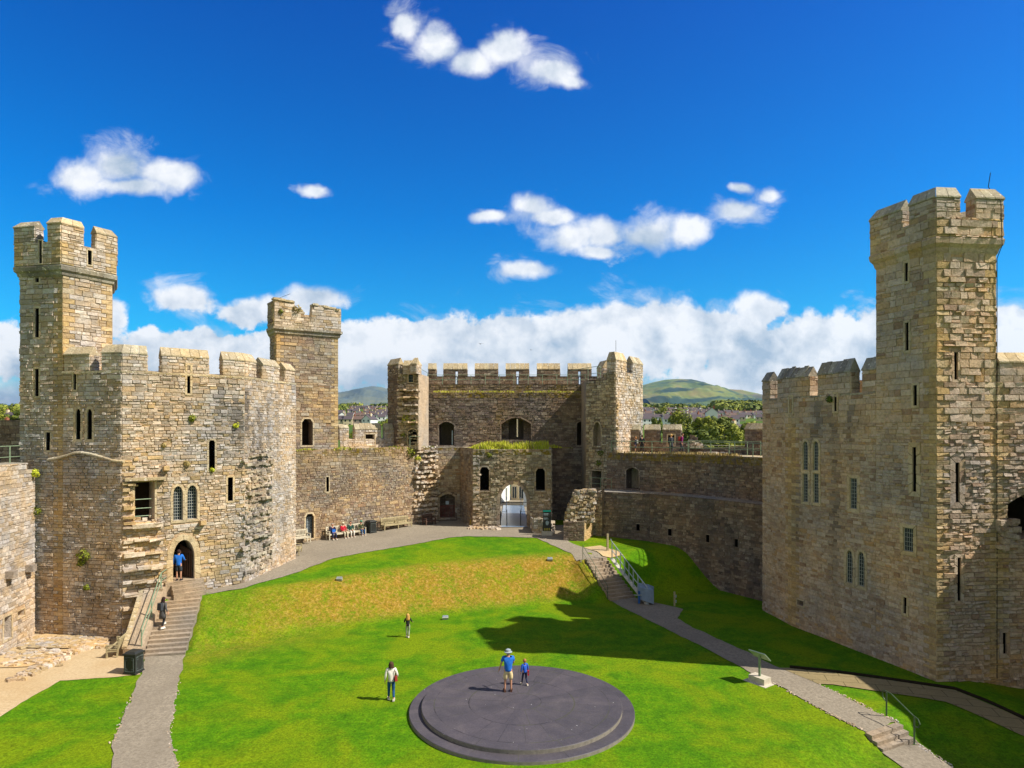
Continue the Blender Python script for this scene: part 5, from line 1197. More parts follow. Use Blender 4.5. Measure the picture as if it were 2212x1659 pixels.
# inner faces of the far parapet, seen through crenels and loops
facet(mb, (19.3, 44.5), (22.3, 36.5), 12.2, 14.4, mat='quoin', mortar='mortar_light', seed=149, w=(.3, .6))
mb.build('wall', RT)
RP_ = [T0, R4, R5, T3_, T4_]; mb = MB()
band(mb, RP_, [(-.02, 19.3), (.07, 19.45), (.12, 19.62), (.26, 19.78), (.30, 20.0), (.24, 20.08), (-.02, 20.08)], 'stone_buff', closed=True, seed=8, piece=.6); mb.build('string_course', RT)
RO = offset_closed(RP_, .24); fa = Fac(RO[0], RO[1]); fb = Fac(RO[1], RO[2]); mb = MB()
facet(mb, RO[0], RO[1], 20.05, 20.95, quoin=(1, 1), seed=144, **KT); facet(mb, RO[1], RO[2], 20.05, 20.95, quoin=(1, 1), seed=145, **Kr)
rawwall(mb, [RO[2], RO[3], RO[4], RO[0]], 20.05, 20.95, 'stone_buff'); flat(mb, RO, 20.3, 'mortar_buff'); RI = offset_closed(RO, -.5)
rawwall(mb, [RI[i] for i in (0, 4, 3, 2, 1, 0)], 20.3, 20.95, 'stone_buff')
for i in range(5): j = (i+1) % 5; mb.quad((*RO[i], 20.96), (*RO[j], 20.96), (*RI[j], 21.08), (*RI[i], 21.08), 'coping', .4)
mb.build('turret_parapet', RT)
KN = dict(mat='stone_buff', mortar='mortar_buff', cs=CST, w=(.22, .55), prot=(.01, .04), tilt=.015)
merlon([RO[0]+(RO[4]-RO[0])*.2, RO[0], pv(fa, 1948)], 20.9, 21.78, 22.32, .55, RT, seed=150, **KN)
merlon([pv(fa, 1964), RO[1], pv(fb, 2074)], 20.9, 21.82, 22.38, .55, RT, seed=151, **KN)
merlon([pv(fb, 2107), RO[2], RO[2]+(RO[3]-RO[2])*.15], 20.9, 21.82, 22.38, .55, RT, seed=152, **KN)
merlon([RO[2]+(RO[3]-RO[2])*.45, RO[3], RO[3]+(RO[4]-RO[3])*.3], 20.9, 21.82, 22.38, .55, RT, seed=153, **KN)
merlon([RO[3]+(RO[4]-RO[3])*.6, RO[4], RO[4]+(RO[0]-RO[4])*.3], 20.9, 21.82, 22.38, .55, RT, seed=154, **KN)
KJ = dict(mat='stone_buff', mortar='mortar_buff', cs=CST, w=(.22, .55), prot=(.015, .05), tilt=.02, cope='coping_dark', jag=.09, piece=.36)
merlon([pv(fq, 1642.5) if False else R0, tuple(V2(R0)+(V2(R1)-V2(R0))*.26)], 13.15, 14.4, 15.0, .6, RT, seed=155, **KJ)
merlon([tuple(V2(R0)+(V2(R1)-V2(R0))*.54) , R1, pv(f, 1748)], 13.15, 14.4, 15.05, .6, RT, seed=156, **KJ)
merlon([pv(f, 1767), pv(f, 1837)], 13.15, 14.4, 15.1, .6, RT, seed=157, **KJ)
merlon([pv(f, 1863), T0], 13.15, 14.4, 15.1, .6, RT, seed=158, **KJ)
mb = MB(); band(mb, [R0, R1, T0], [(-.6, 13.2), (-.6, 13.34), (.03, 13.3), (.03, 13.2)], 'coping_dark', seed=9); mb.build('crenel_sill', RT)
for k in ('a', 'b', 'c', 'd'): lattice_window(f, W_[k], RT, 3, .17, .07)
lattice_window(f, W_['e'], RT, 4, .19, .07); lattice_window(f, W_['g'], RT, 3, .19, .07); lattice_window(f, W_['h'], RT, 3, .19, .07)
lattice_window(Fac(T0, R4), ow, RT, 4, .19, .07)
# lightning conductor down the right-hand corner
g = MB(); pts = [fR.pt(fR.L-.02, z, .07) for z in (0, 4, 8, 12, 16, 19.2)]+[fR.pt(fR.L-.05, 19.7, .38), fR.pt(fR.L-.1, 21.7, .36), fR.pt(fR.L-.1, 22.1, .0), fR.pt(fR.L-.3, 22.5, -.1), fR.pt(fR.L-.1, 23.2, -.2)]
g.tube(pts, .02, 'black', 4); g.build('lightning_rod', RT)
# tower wall at the right edge of the picture
RW = thing('curtain_wall', 'sunlit wall with slanting coping stones at the far right edge, dark opening below', 'castle wall', (23, 30, 0)); mb = MB()
f = Fac(R5, (27.5, 30.0)); oA = opm('seg', .55, 3.4, 6.4, 8.6, 2.5, .0, 'void_brown')
facet(mb, (22.04, 29.87), (27.5, 30.0), -1.2, 13.6, ops=[oA, op(f, 'rect', 2168, 2174, 1366, 1412, .7, .15)], cs=CST, seed=160, quoin=(1, 0), **{k: v for k, v in Kr.items() if k != 'cs'})
mb.build('wall', RW)
merlon([(22.2, 29.85), (27.5, 29.99)], 13.55, 14.45, 14.95, .6, RW, seed=161, **KN)
mb = MB()
r = random.Random(3)
for k in range(60):
    q = f.pt(r.uniform(.1, .75), r.uniform(6.0, 7.3), r.uniform(0, .25)); mb.box(q, (r.uniform(.2, .4), .3, r.uniform(.12, .25)), 'stone_buff', r.uniform(-.2, .2), r.random())
mb.build('broken_masonry', RW)
mb = MB(); mb.prism([(25.15, -14), (27, -14), (27, 29.9), (25.15, 29.9)], -1, 10.35, 'stone_buff')
tag(mb.build('curtain_wall'), 'curtain wall just beyond the right edge whose shadow crosses the lawn', 'castle wall')
# ------------------------------------------------------------------ RAILINGS
def railing(name, label, pts, posts, h=1.0, mids=(0.5,), mat='rail_green', r=0.03, group=None, cat='railing', pr=None):
    """pts: 3D polyline of the foot; posts: positions 0..len-1 along it"""
    pts = [Vector(p) for p in pts]; t_ = thing(name, label, cat, pts[0], group)
    up = Vector((0, 0, 1))
    def at(q): i = min(int(q), len(pts)-2); return pts[i].lerp(pts[i+1], q-i)
    for q in posts:
        mb = MB(); p = at(q); mb.tube([p-up*.05, p+up*h], pr or r*1.15, mat, 6); mb.build('post', t_)
    mb = MB(); mb.tube([p+up*h for p in pts], r, mat, 6); mb.build('top_rail', t_)
    for m_ in mids: mb = MB(); mb.tube([p+up*h*m_ for p in pts], r*.85, mat, 6); mb.build('mid_rail', t_)
    return t_
# wall walks
def onfac(f, u, z, o=0.0): return f.pt(f.su(u), z, o)
fu1, fu2, fu3 = Fac(DU[0], DU[1]), Fac(DU[1], DU[2]), Fac(DU[2], DU[3])
seg = [fu1.pt(.3, 9.5, -.25), fu1.pt(fu1.L, 9.5, -.25), fu2.pt(fu2.L, 9.5, -.25), fu3.pt(fu3.L, 9.5, -.25), (17.35, 44.2, 9.5)]
railing('railing', 'long green two bar railing along the top of the dark right curtain wall', seg, (0.0, .42, .9, 1.35, 1.8, 2.35, 2.8, 3.5), .95)
railing('railing', 'short inner green railing behind the long one beside the broken parapet', [(14.4, 53.6, 9.5), (17.2, 50.6, 9.5), (18.3, 48.2, 9.5)], (0, .5, 1, 1.5, 2), 1.0)
railing('railing', 'thin green railing along the very top of the gatehouse under its merlons', [(-7.9, 61.7, 15.65), (6.9, 61.7, 15.65)], [i/11 for i in range(12)], .9, r=.022)
railing('railing', 'green rail turning round the corner landing at the right end of the gatehouse top', [(5.2, 61.4, 15.7), (6.8, 58.6, 15.8), (7.6, 57.4, 15.8), (8.0, 58.6, 15.8)], (0, 1, 1.9, 2.6), 1.15, r=.025)
railing('railing', 'green rail over the torn left end of the gatehouse', [(-9.6, 57.9, 16.3), (-8.4, 57.7, 16.0), (-7.8, 60.5, 15.7)], (0, .8, 1, 2), .95, r=.022)
railing('railing', 'small green rail by the dark doorway on the left wall walk', [(-8.9, 57.1, 9.9), (-8.0, 56.95, 9.9)], (0,), .9, (), r=.025)
railing('railing', 'green railing at the left edge in front of the dark parapet', [(-26.7, 30, 9.6), (-27.05, 34.2, 9.6), (-27.35, 36.4, 9.6)], (0, .97, 1.6), .9, (.35,))
railing('railing', 'low green rail in the doorway above the ruined stub', [(6.6, 55.4, 6.4), (8.2, 54.0, 6.4)], (0, .5, 1), .95, r=.02)
# flight handrails
def P3(p, z): return Vector((p[0], p[1], z))
a, c = gp(1316, 1297, 0.03), gp(1262, 1207, 2.35); a.x -= .1; c.x -= .1
up = Vector((0, 0, 1))
railing('handrail', 'thin dark metal handrail on the left side of the bank steps', [a, c], (0, .47, 1), .95, (.5,), 'rail_dark', .018)
# steel rail of the stair lift, on a pale plate
LR = thing('stair_lift_rail', 'silver steel lift rail on nine posts climbing beside the bank steps', 'stair lift', gp(1375, 1295, .05))
b0, b1 = gp(1398, 1305, 0.05), gp(1322, 1209, 2.25); b1.z = 2.3
for k in range(9):
    mb = MB(); q = b0.lerp(b1, k/8); mb.box(q+up*.55, (.07, .07, 1.15), 'steel'); mb.box(q+up*.02, (.2, .2, .04), 'steel'); mb.build('post', LR)
mb = MB(); mb.tube([b0+up*1.1, b1+up*1.2, b1+up*1.2+Vector((-.05, .3, .15))], .032, 'steel', 6); mb.build('top_rail', LR)
mb = MB(); mb.tube([b0+up*.55, b1+up*.6], .028, 'steel', 6); mb.build('mid_rail', LR)
mb = MB(); dd = (b1-b0).normalized(); sd = Vector((1, 0, 0))*.13
mb.add([b0-sd-up*.02, b0+sd-up*.02, b1+sd-up*.02, b1-sd-up*.02, b0-sd+up*.05, b0+sd+up*.05, b1+sd+up*.05, b1-sd+up*.05], [(4, 5, 6, 7), (0, 1, 5, 4), (1, 2, 6, 5), (2, 3, 7, 6), (3, 0, 4, 7)], 'rail_plate'); mb.build('base_plate', LR)
# covered platform of the lift
q = gp(1398, 1304, .05); LP = thing('lift_platform', 'blue grey covered lift platform at the foot of the bank steps', 'stair lift', q); mb = MB()
cs_ = [(-.62, -.05), (.36, -.32), (.56, .55), (-.42, .75)]
top = [1.12, .92, .98, 1.2]
vs = [(q.x+x, q.y+y, q.z+(.35 if i == 0 else .04)) for i, (x, y) in enumerate(cs_)]+[(q.x+x*.98, q.y+y*.98, q.z+tt) for (x, y), tt in zip(cs_, top)]+[(q.x-.2, q.y+.15, q.z+1.26), (q.x+.12, q.y+.25, q.z+1.2)]
mb.add(vs, [(0, 1, 5, 4), (1, 2, 6, 5), (2, 3, 7, 6), (3, 0, 4, 7), (4, 5, 9, 8), (5, 6, 9), (6, 7, 8, 9), (7, 4, 8)], 'lift_cover'); mb.build('cover', LP)
mb = MB(); mb.box((q.x-.55, q.y-.1, q.z+.45), (.12, .1, .8), 'blue_part'); mb.box((q.x-.62, q.y-.15, q.z+.6), (.5, .06, .06), 'steel'); mb.build('mast', LP)
# wooden posts
q = gp(1312.5, 1188, 2.62); mb = MB(); mb.box(q+up*.55, (.13, .13, 1.25), 'wood_old', .3); tag(mb.build('wooden_post'), 'pale wooden post at the top of the bank steps', 'post')
q = gp(1457, 1308, 0.0); wp = thing('marker_post', 'short dark post with two small white tags on the shaded lawn', 'post', q); mb = MB(); mb.box(q+up*.42, (.1, .1, .95), 'wood_old'); mb.build('post', wp)
for z in (.28, .62): mb = MB(); mb.box(q+Vector((.08, -.04, z)), (.07, .03, .17), 'print_pale'); mb.build('tag', wp)
# left flight: sloping side wall with coping, handrails
SW = thing('stair_side_wall', 'sloping concrete parapet beside the long flight of steps up to the tower door', 'wall', (-19, 34, 0)); mb = MB()
w0, w1 = gp(310, 1420, 0), (-19.32, 36.35); o0, o1 = V2(gp(268, 1418, 0)), Vector((-20.5, 36.15))
Z0, Z1 = .42, 2.5
A_, B_, C_, D_ = (w0.x, w0.y-.15), (w1[0], w1[1]), (o1.x, o1.y), (o0.x, o0.y-.1)
vs = [(*A_, -.2), (*B_, -.2), (*C_, -.2), (*D_, -.2), (*A_, Z0), (*B_, Z1), (*C_, Z1), (*D_, Z0)]
mb.add(vs, [(0, 3, 7, 4), (0, 4, 5, 1), (2, 6, 7, 3), (1, 5, 6, 2)], 'step_tread', .35); mb.add(vs, [(4, 7, 6, 5)], 'step_tread', .6); mb.build('body', SW)
mb = MB(); 
for k in range(9):
    t0, t1 = k/9, (k+1)/9-.008
    a0, a1 = V2(D_).lerp(V2(C_), t0), V2(D_).lerp(V2(C_), t1); z0_, z1_ = lerp(Z0, Z1, t0), lerp(Z0, Z1, t1)
    mb.add([(a0.x-.06, a0.y, z0_-.02), (a0.x+.20, a0.y, z0_-.02), (a1.x+.20, a1.y, z1_-.02), (a1.x-.06, a1.y, z1_-.02), (a0.x-.06, a0.y, z0_+.09), (a0.x+.20, a0.y, z0_+.09), (a1.x+.20, a1.y, z1_+.09), (a1.x-.06, a1.y, z1_+.09)], [(4, 5, 6, 7), (0, 1, 5, 4), (1, 2, 6, 5), (2, 3, 7, 6), (3, 0, 4, 7)], 'coping', random.random())
mb.build('coping', SW)
mb = MB(); mb.box((-19.85, 36.45, 2.05), (1.0, .5, 1.1), 'step_tread', .1); mb.build('pier', SW)
ra, rb = Vector((w0.x-.12, w0.y, Z0)), Vector((w1[0]-.15, w1[1], Z1))
railing('handrail', 'green handrail on the parapet beside the long tower steps', [ra, rb, rb+Vector((-.05, .9, .1))], (0.02, .5, 1, 2), .95, (.55,), 'rail_green', .03)
# loop-ended rail at the three steps
q0, q1 = gp(1940, 1558, .0), gp(1974, 1608, -.5)
u0, u1 = Vector((q0.x+.02, q0.y, 0)), Vector((q1.x+.05, q1.y-.1, -.5))
def uvz(u, v, d): return Vector(((u-CU)/FOC*d, d, EYE+(HV-v)/FOC*d))
LH = thing('handrail', 'green handrail with looped ends beside the three lower right steps', 'railing', u0)
ptop, pbot = tp(1915, 1549), gp(1975, 1608, -.42)
mb = MB(); mb.tube([ptop-up*.05, ptop+up*.98], .03, 'rail_dark', 6); mb.build('post', LH); mb = MB(); mb.tube([pbot-up*.05, pbot+up*1.0], .03, 'rail_dark', 6); mb.build('post', LH)
d_ = (pbot-ptop).normalized(); a_, b_ = ptop+up*.98, pbot+up*1.0; h_ = Vector((d_.x, d_.y, 0)).normalized()
loop1 = [a_-up*.35, a_-up*.33-h_*.12, a_-up*.2-h_*.22, a_-h_*.2, a_+up*.04-h_*.08, a_+up*.04+h_*.25, b_+up*.06-h_*.05, b_+up*.02+h_*.18, b_-up*.12+h_*.27, b_-up*.28+h_*.2, b_-up*.33]
mb = MB(); mb.tube(loop1, .024, 'rail_dark', 6); mb.build('top_rail', LH)

# ------------------------------------------------------------------ DAIS
DC = Vector((0.39, 26.75, 0)); DS = thing('slate_dais', 'round two stepped slate dais in the middle of the lawn', 'dais', DC, local=True)
mb = MB(); N_ = 96
def disc(R_, z0_, z1_, top, side, bev=.02):
    vs = []
    for rr_, zz in ((R_, z0_), (R_, z1_-bev), (R_-bev, z1_)):
        vs += [(rr_*math.cos(2*math.pi*k/N_), rr_*math.sin(2*math.pi*k/N_), zz) for k in range(N_)]
    mb.add(vs, [(k, (k+1) % N_, N_+(k+1) % N_, N_+k) for k in range(N_)], side)
    mb.add(vs, [(N_+k, N_+(k+1) % N_, 2*N_+(k+1) % N_, 2*N_+k) for k in range(N_)], top); mb.add(vs, [tuple(2*N_+k for k in range(N_))], top)
disc(4.55, -.3, .14, 'slate', 'slate_edge'); mb.build('lower_step', DS); mb = MB(); disc(4.06, .1, .30, 'slate', 'slate_edge'); mb.build('platform', DS)

# ------------------------------------------------------------------ BENCHES, BINS, SIGNS
def bench(length, mat):
    """slatted garden bench, faces -Y, seat at 0.44"""
    parts = []
    nl = 3 if length > 2.2 else 2
    for k in range(nl):
        x = lerp(-length/2+.04, length/2-.04, k/(nl-1))
        mb = MB(); mb.box((x, -.24, .32), (.07, .07, .64), mat); parts.append(('leg', mb))
        mb = MB(); mb.box((x, .27, .48), (.07, .07, .98), mat, rx=-.12); parts.append(('leg', mb))
        mb = MB(); mb.box((x, 0, .65), (.08, .58, .045), mat); parts.append(('armrest', mb))
        mb = MB(); mb.box((x, 0, .36), (.05, .5, .08), mat); parts.append(('side_rail', mb))
    mb = MB()
    for y in (-.21, -.1, .01, .12, .22): mb.box((0, y, .44), (length, .085, .03), mat)
    mb.box((0, -.25, .39), (length, .03, .08), mat); parts.append(('seat', mb))
    mb = MB(); mb.box((0, .33, .93), (length, .045, .10), mat, rx=-.12); mb.box((0, .27, .53), (length, .04, .07), mat, rx=-.12)
    n_ = int(length/.11)
    for k in range(n_): mb.box((lerp(-length/2+.1, length/2-.1, k/(n_-1)), .30, .73), (.05, .025, .38), mat, rx=-.12)
    parts.append(('backrest', mb)); return parts
def place_bench(label, loc, rz, length, mat, group=None):
    t_ = thing('bench', label, 'bench', loc, group, rz, local=True)
    for n_, mb in bench(length, mat): mb.build(n_, t_)
    return t_
wa = math.atan2(59.2-48.65, -6.95+17.6)   # direction of the curtain wall
fK = Fac(K0, K1)
place_bench('weathered wooden armchair bench backing on the stair wall beside the black bin', gp(254, 1412, 0), R(-78), 1.5, 'wood_old', None)
b1_ = place_bench('wooden bench against the wall corner just left of the barred door', fK.pt(fK.su(640), 2.85, .6), wa, 1.5, 'wood_pale')
place_bench('bench seen end on in front of another, by the left tower corner', tp(641, 1197), R(100), 1.3, 'wood_old')
place_bench('bench under the four seated people', fK.pt(fK.su(737)+.1, terr(*fK.pt(fK.su(737), 0, .6)[:2]), .62), wa, 3.3, 'wood_pale')
place_bench('long empty wooden bench with centre arm, right of the wall side bin', fK.pt(fK.su(848), terr(*fK.pt(fK.su(848), 0, .6)[:2]), .6), wa, 2.8, 'wood_old')
place_bench('dark bench tucked under the torn masonry near the gate recess', fK.pt(fK.su(913), 2.98, .95), wa, 1.1, 'wood_dark')
def bin_(label, loc, rz, s=1.0):
    t_ = thing('litter_bin', label, 'litter bin', loc, None, rz, local=True)
    mb = MB(); mb.box((0, 0, .45), (.58*s, .58*s, .88), 'bin_black'); mb.box((0, 0, .04), (.64*s, .64*s, .09), 'bin_black'); mb.build('body', t_)
    mb = MB(); mb.box((0, 0, .93), (.66*s, .66*s, .07), 'bin_black'); mb.box((0, 0, 1.0), (.60*s, .60*s, .08), 'bin_black', taper=.75); mb.build('lid', t_)
    for k in range(4):
        a = k*math.pi/2; mb = MB(); c_, s_ = math.cos(a), math.sin(a); q = .305*s
        def pp(x, z): return Vector((c_*x-s_*-q, s_*x+c_*-q, z))
        X1, Z0_, Z1_ = .21*s, .14, .80
        for (p, r_) in ((( -X1, Z0_), (X1, Z0_)), ((X1, Z0_), (X1, Z1_)), ((X1, Z1_), (-X1, Z1_)), ((-X1, Z1_), (-X1, Z0_))): mb.tube([pp(*p), pp(*r_)], .012, 'bin_trim', 4)
        for sx_ in (-1, 1):
            for z_ in (Z0_+.08, Z1_-.08):
                mb.tube([pp(sx_*(X1-.02), z_-.05), pp(sx_*(X1-.10), z_-.05), pp(sx_*(X1-.10), z_+.05), pp(sx_*(X1-.02), z_+.05)], .009, 'bin_trim', 4)
        mb.build('panel_trim', t_)
    return t_
q = gp(281, 1458, 0); bin_('black square litter bin with scrollwork corners at the lawn corner by the steps', (q.x, q.y+.3, 0), R(-8))
q = tp(802, 1151); bin_('black square litter bin against the wall between two benches', q, wa, 1.05)
# interpretation lectern
q = gp(1641, 1474, 0); LE = thing('lectern_sign', 'tilted information lectern on a pale concrete block beside the path', 'sign', q); a_ = R(-55)
mb = MB(); mb.box(q+up*.14, (.80, .52, .30), 'concrete', a_); mb.build('base', LE); mb = MB(); mb.box(q+up*.01, (1.15, .85, .04), 'concrete', a_); mb.build('slab', LE)
mb = MB(); mb.box(q+up*.75, (.09, .07, .95), 'rail_green', a_); mb.build('post', LE)
mb = MB(); mb.box(q+up*1.22, (.85, .58, .03), 'rail_green', a_, rx=R(-40)); mb.build('panel_back', LE)
mb = MB(); n_ = Vector((0, 0, 1)); mb.box(q+up*1.245, (.81, .54, .02), 'print_pale', a_, rx=R(-40)); mb.build('panel', LE)
# welcome panel near the gate (dark totem with green band)
q = gp(1181.5, 1156, 2.9); WP = thing('welcome_sign', 'dark totem sign with green top band and pale portrait, by the low ruin', 'sign', q); W2 = .33
mb = MB(); mb.box(q+up*.16, (.86, .3, .34), 'concrete'); mb.build('plinth', WP); mb = MB(); mb.box(q+up*1.17, (.66, .07, 1.72), 'panel_dark'); mb.build('panel', WP)
mb = MB(); mb.box(q+Vector((0, -.045, 1.95)), (.64, .02, .13), 'panel_green'); mb.build('header', WP)
mb = MB()
for (x, z, w_, h_) in ((-.08, 1.72, .40, .05), (-.1, 1.63, .36, .035), (-.1, 1.38, .34, .03), (-.06, 1.3, .42, .03)): mb.box((q.x+x, q.y-.042, q.z+z), (w_, .012, h_), 'print_pale')
mb.build('lettering', WP)
mb = MB(); mb.lathe([(.02, .78), (.11, .86), (.15, 1.0), (.12, 1.12), (.03, 1.18)], (q.x+.02, q.y-.03, q.z), 'print_pale', 10, 1, .12); mb.build('portrait', WP)
mb = MB()
for x in (-.2, -.07, .06, .19): mb.box((q.x+x, q.y-.045, q.z+.48), (.07, .02, .2), 'print_gold')
mb.build('symbols', WP)
# wooden spade-shaped marker at the gate corner, its foundation
q = tp(1019, 1137); mk = thing('rock_marker', 'mossy yellow boulder leaning at the gate corner', 'stone', q); mb = MB(); mb.box(q+up*.25, (.42, .3, .7), 'moss_rock', .3, taper=.6); mb.build('stone', mk)
mb = MB(); r = random.Random(33)
for k in range(90):
    u_ = r.uniform(1012, 1082); v_ = r.uniform(1134, 1144)+(u_-1012)*.03; p = tp(u_, v_); mb.box(p+up*.05, (r.uniform(.15, .4), r.uniform(.15, .3), r.uniform(.1, .2)), 'stone_grey', r.uniform(0, 3), r.random(), taper=.8)
tag(mb.build('stone_footing'), 'low rubble footing left of the gate arch', 'ruin')
# ground lights
def glight(u, v, lab, rz):
    q = tp(u, v); t_ = thing('ground_light', lab, 'floodlight', q, None); mb = MB(); mb.box(q+up*.09, (.36, .2, .16), 'lamp_box', rz, rx=.4); mb.build('housing', t_); mb = MB(); mb.box(q+up*.19, (.32, .16, .015), 'steel', rz, rx=.4); mb.build('lens', t_)
glight(1188, 1211, 'small pale floodlight box on the lawn nearest the gate', .0); glight(733, 1254, 'small pale floodlight box at the left top of the dry bank', .0); glight(962, 1338, 'small pale floodlight box on the lawn at the foot of the dry bank', .1)

# ------------------------------------------------------------------ PLANTS
def leaves(mb, c, rad, n, size, mat, r, squash=(1, 1, 1), lump=.35, hollow=.45):
    ph = [Vector((r.gauss(0, 1), r.gauss(0, 1), r.gauss(0, 1))).normalized() for _ in range(9)]
    for k in range(n):
        d = Vector((r.gauss(0, 1), r.gauss(0, 1), r.gauss(0, 1))).normalized(); w_ = max(0, max(d.dot(p) for p in ph))**4
        rr_ = rad*(hollow+(1-hollow)*r.random()**.5)*(1-lump+lump*w_)
        p = Vector(c)+Vector((d.x*rr_*squash[0], d.y*rr_*squash[1], d.z*rr_*squash[2])); s_ = size*r.uniform(.6, 1.4)
        a = Vector((r.gauss(0, 1), r.gauss(0, 1), r.gauss(0, 1))).normalized(); b = a.cross(d+Vector((.01, .02, .03))).normalized(); a = (a*.6+d.cross(b)*.8).normalized()
        mb.add([p-a*s_-b*s_*.6, p+a*s_-b*s_*.6, p+a*s_+b*s_*.6, p-a*s_+b*s_*.6], [(0, 1, 2, 3)], mat, r.random())
# tall grass on the gate ledge
r = random.Random(77); mb = MB()
def blade(x, y, z, h, mat, w_=.035):
    a = r.uniform(0, 6.28); lx, ly = r.uniform(-.25, .25)*h, r.uniform(-.25, .25)*h
    mb.add([(x-w_*math.cos(a), y-w_*math.sin(a), z), (x+w_*math.cos(a), y+w_*math.sin(a), z), (x+lx*.5+w_*.8*math.cos(a), y+ly*.5+w_*.8*math.sin(a), z+h*.6), (x+lx, y+ly, z+h)], [(0, 1, 2, 3)], mat, r.random())
for k in range(15000):
    x = r.uniform(-4.6, 5.6); y = r.uniform(56.4, 60.9)
    if (x > 3.2 and y < 60.4) or x < -3.35-(y-56.3)*.37: continue
    e = sstep(-4.8, -1.8, x)*(1-sstep(3.2, 5.2, x))*(.12+.88*min(1, max(0, .5+1.7*noise.noise(Vector((x*.9, y*.7, 0))))))
    blade(x, y, 9.7, r.uniform(.15, .8)*e+.03, 'leaf_lime' if r.random() < .85 else 'leaf_straw')
for k in range(2600):
    x = r.uniform(-7.8, 7.2); n_ = noise.noise(Vector((x*.7, 0, 7)))
    if n_ > -.2: blade(x, 61.1+r.uniform(-.1, .4), 14.86, r.uniform(.05, .22)*(1+n_), 'leaf_straw' if r.random() < .6 else 'leaf_lime')
for k in range(1500):
    i_ = r.randrange(3); t_ = r.random(); p = V2(DU[i_]).lerp(V2(DU[i_+1]), t_)
    if i_ == 0 and r.random() < .7: continue
    blade(p.x+r.uniform(0, .5), p.y+r.uniform(0, .5), 9.45, r.uniform(.06, .3), 'leaf_straw')
for k in range(2200):
    s_ = r.uniform(0, fK.L); p = fK.pt(s_, 9.8, -r.uniform(-.05, .6)); n_ = noise.noise(Vector((s_*.6, 4, 7)))
    if n_ > -.15: blade(p.x, p.y, 9.75, r.uniform(.05, .22)*(1+n_), 'leaf_mid' if r.random() < .6 else 'leaf_lime')
tag(mb.build('ledge_grass'), kind='stuff')
# plants rooted in the masonry
def wplant(f, u, v, s, lab, mat='leaf_mid', g='plants rooted in the masonry'):
    s_, z_ = f.pix(u, v); p = f.pt(s_, z_, .08); m_ = MB(); leaves(m_, p, s, int(90*s/.25), .05, mat, r, (1, .6, .9)); tag(m_.build('wall_plant'), lab, 'plant', g)
wplant(fs, 182, 1200, .45, 'green creeper on the shaded tower face, largest of its plants'); wplant(fs, 178, 1215, .3, 'small leafy patch just under the creeper on the shaded tower face'); wplant(fs, 189, 1268, .22, 'low green tuft above the stair side wall')
fCW = Fac(Q0, Q1)
wplant(fCW, 69, 1022, .35, 'bright tuft at the stepped top corner of the left edge wall', 'leaf_lime'); wplant(fCW, 74, 1104, .3, 'green tuft where the left edge wall meets the tower')
wplant(fL, 403, 1001, .28, 'brown tuft right of the tall slit window', 'leaf_straw'); wplant(fL, 414, 904, .3, 'olive tuft high on the sunlit tower face'); wplant(fL, 352, 962, .2, 'tiny tuft between drip course and slit', 'leaf_straw')
wplant(fL, 457, 1015, .2, 'green tuft on the sill of the tall slit window', 'leaf_lime'); wplant(fL, 508, 919, .25, 'tuft under the fourth merlon', 'leaf_lime')
wplant(f1.__class__(UO[1], UO[2]), 640, 668, .5, 'grass growing in the broken gap of the square turret', 'leaf_straw'); wplant(f1.__class__(UO[1], UO[2]), 606, 673, .28, 'green tuft on the left merlon of the square turret')
wplant(fr, 878, 905, .55, 'ivy on the torn face left of the gatehouse', 'leaf_lime'); wplant(fr, 893, 912, .4, 'fern on the torn face right of the ivy'); wplant(fr, 872, 940, .35, 'low green plant beside the dark doorway of the torn face')
wplant(fl, 1300, 978, .4, 'dark green plant below the niche of the right spur', 'leaf_dark'); wplant(fl, 1296, 1000, .4, 'straggling plant above the small rail of the right spur', 'leaf_dark')
wplant(Fac(R1, R4), 1796, 862, .3, 'dark fern beside the right loop of the big right tower', 'leaf_dark'); wplant(Fac(N2, N3), 1058, 983, .3, 'fern over the left gate window')
wplant(fK, 885, 978, .6, 'bushy plant on the torn end of the brown curtain wall', 'leaf_mid'); wplant(fK, 900, 990, .4, 'trailing plant below the bushy one on the torn wall end', 'leaf_lime')
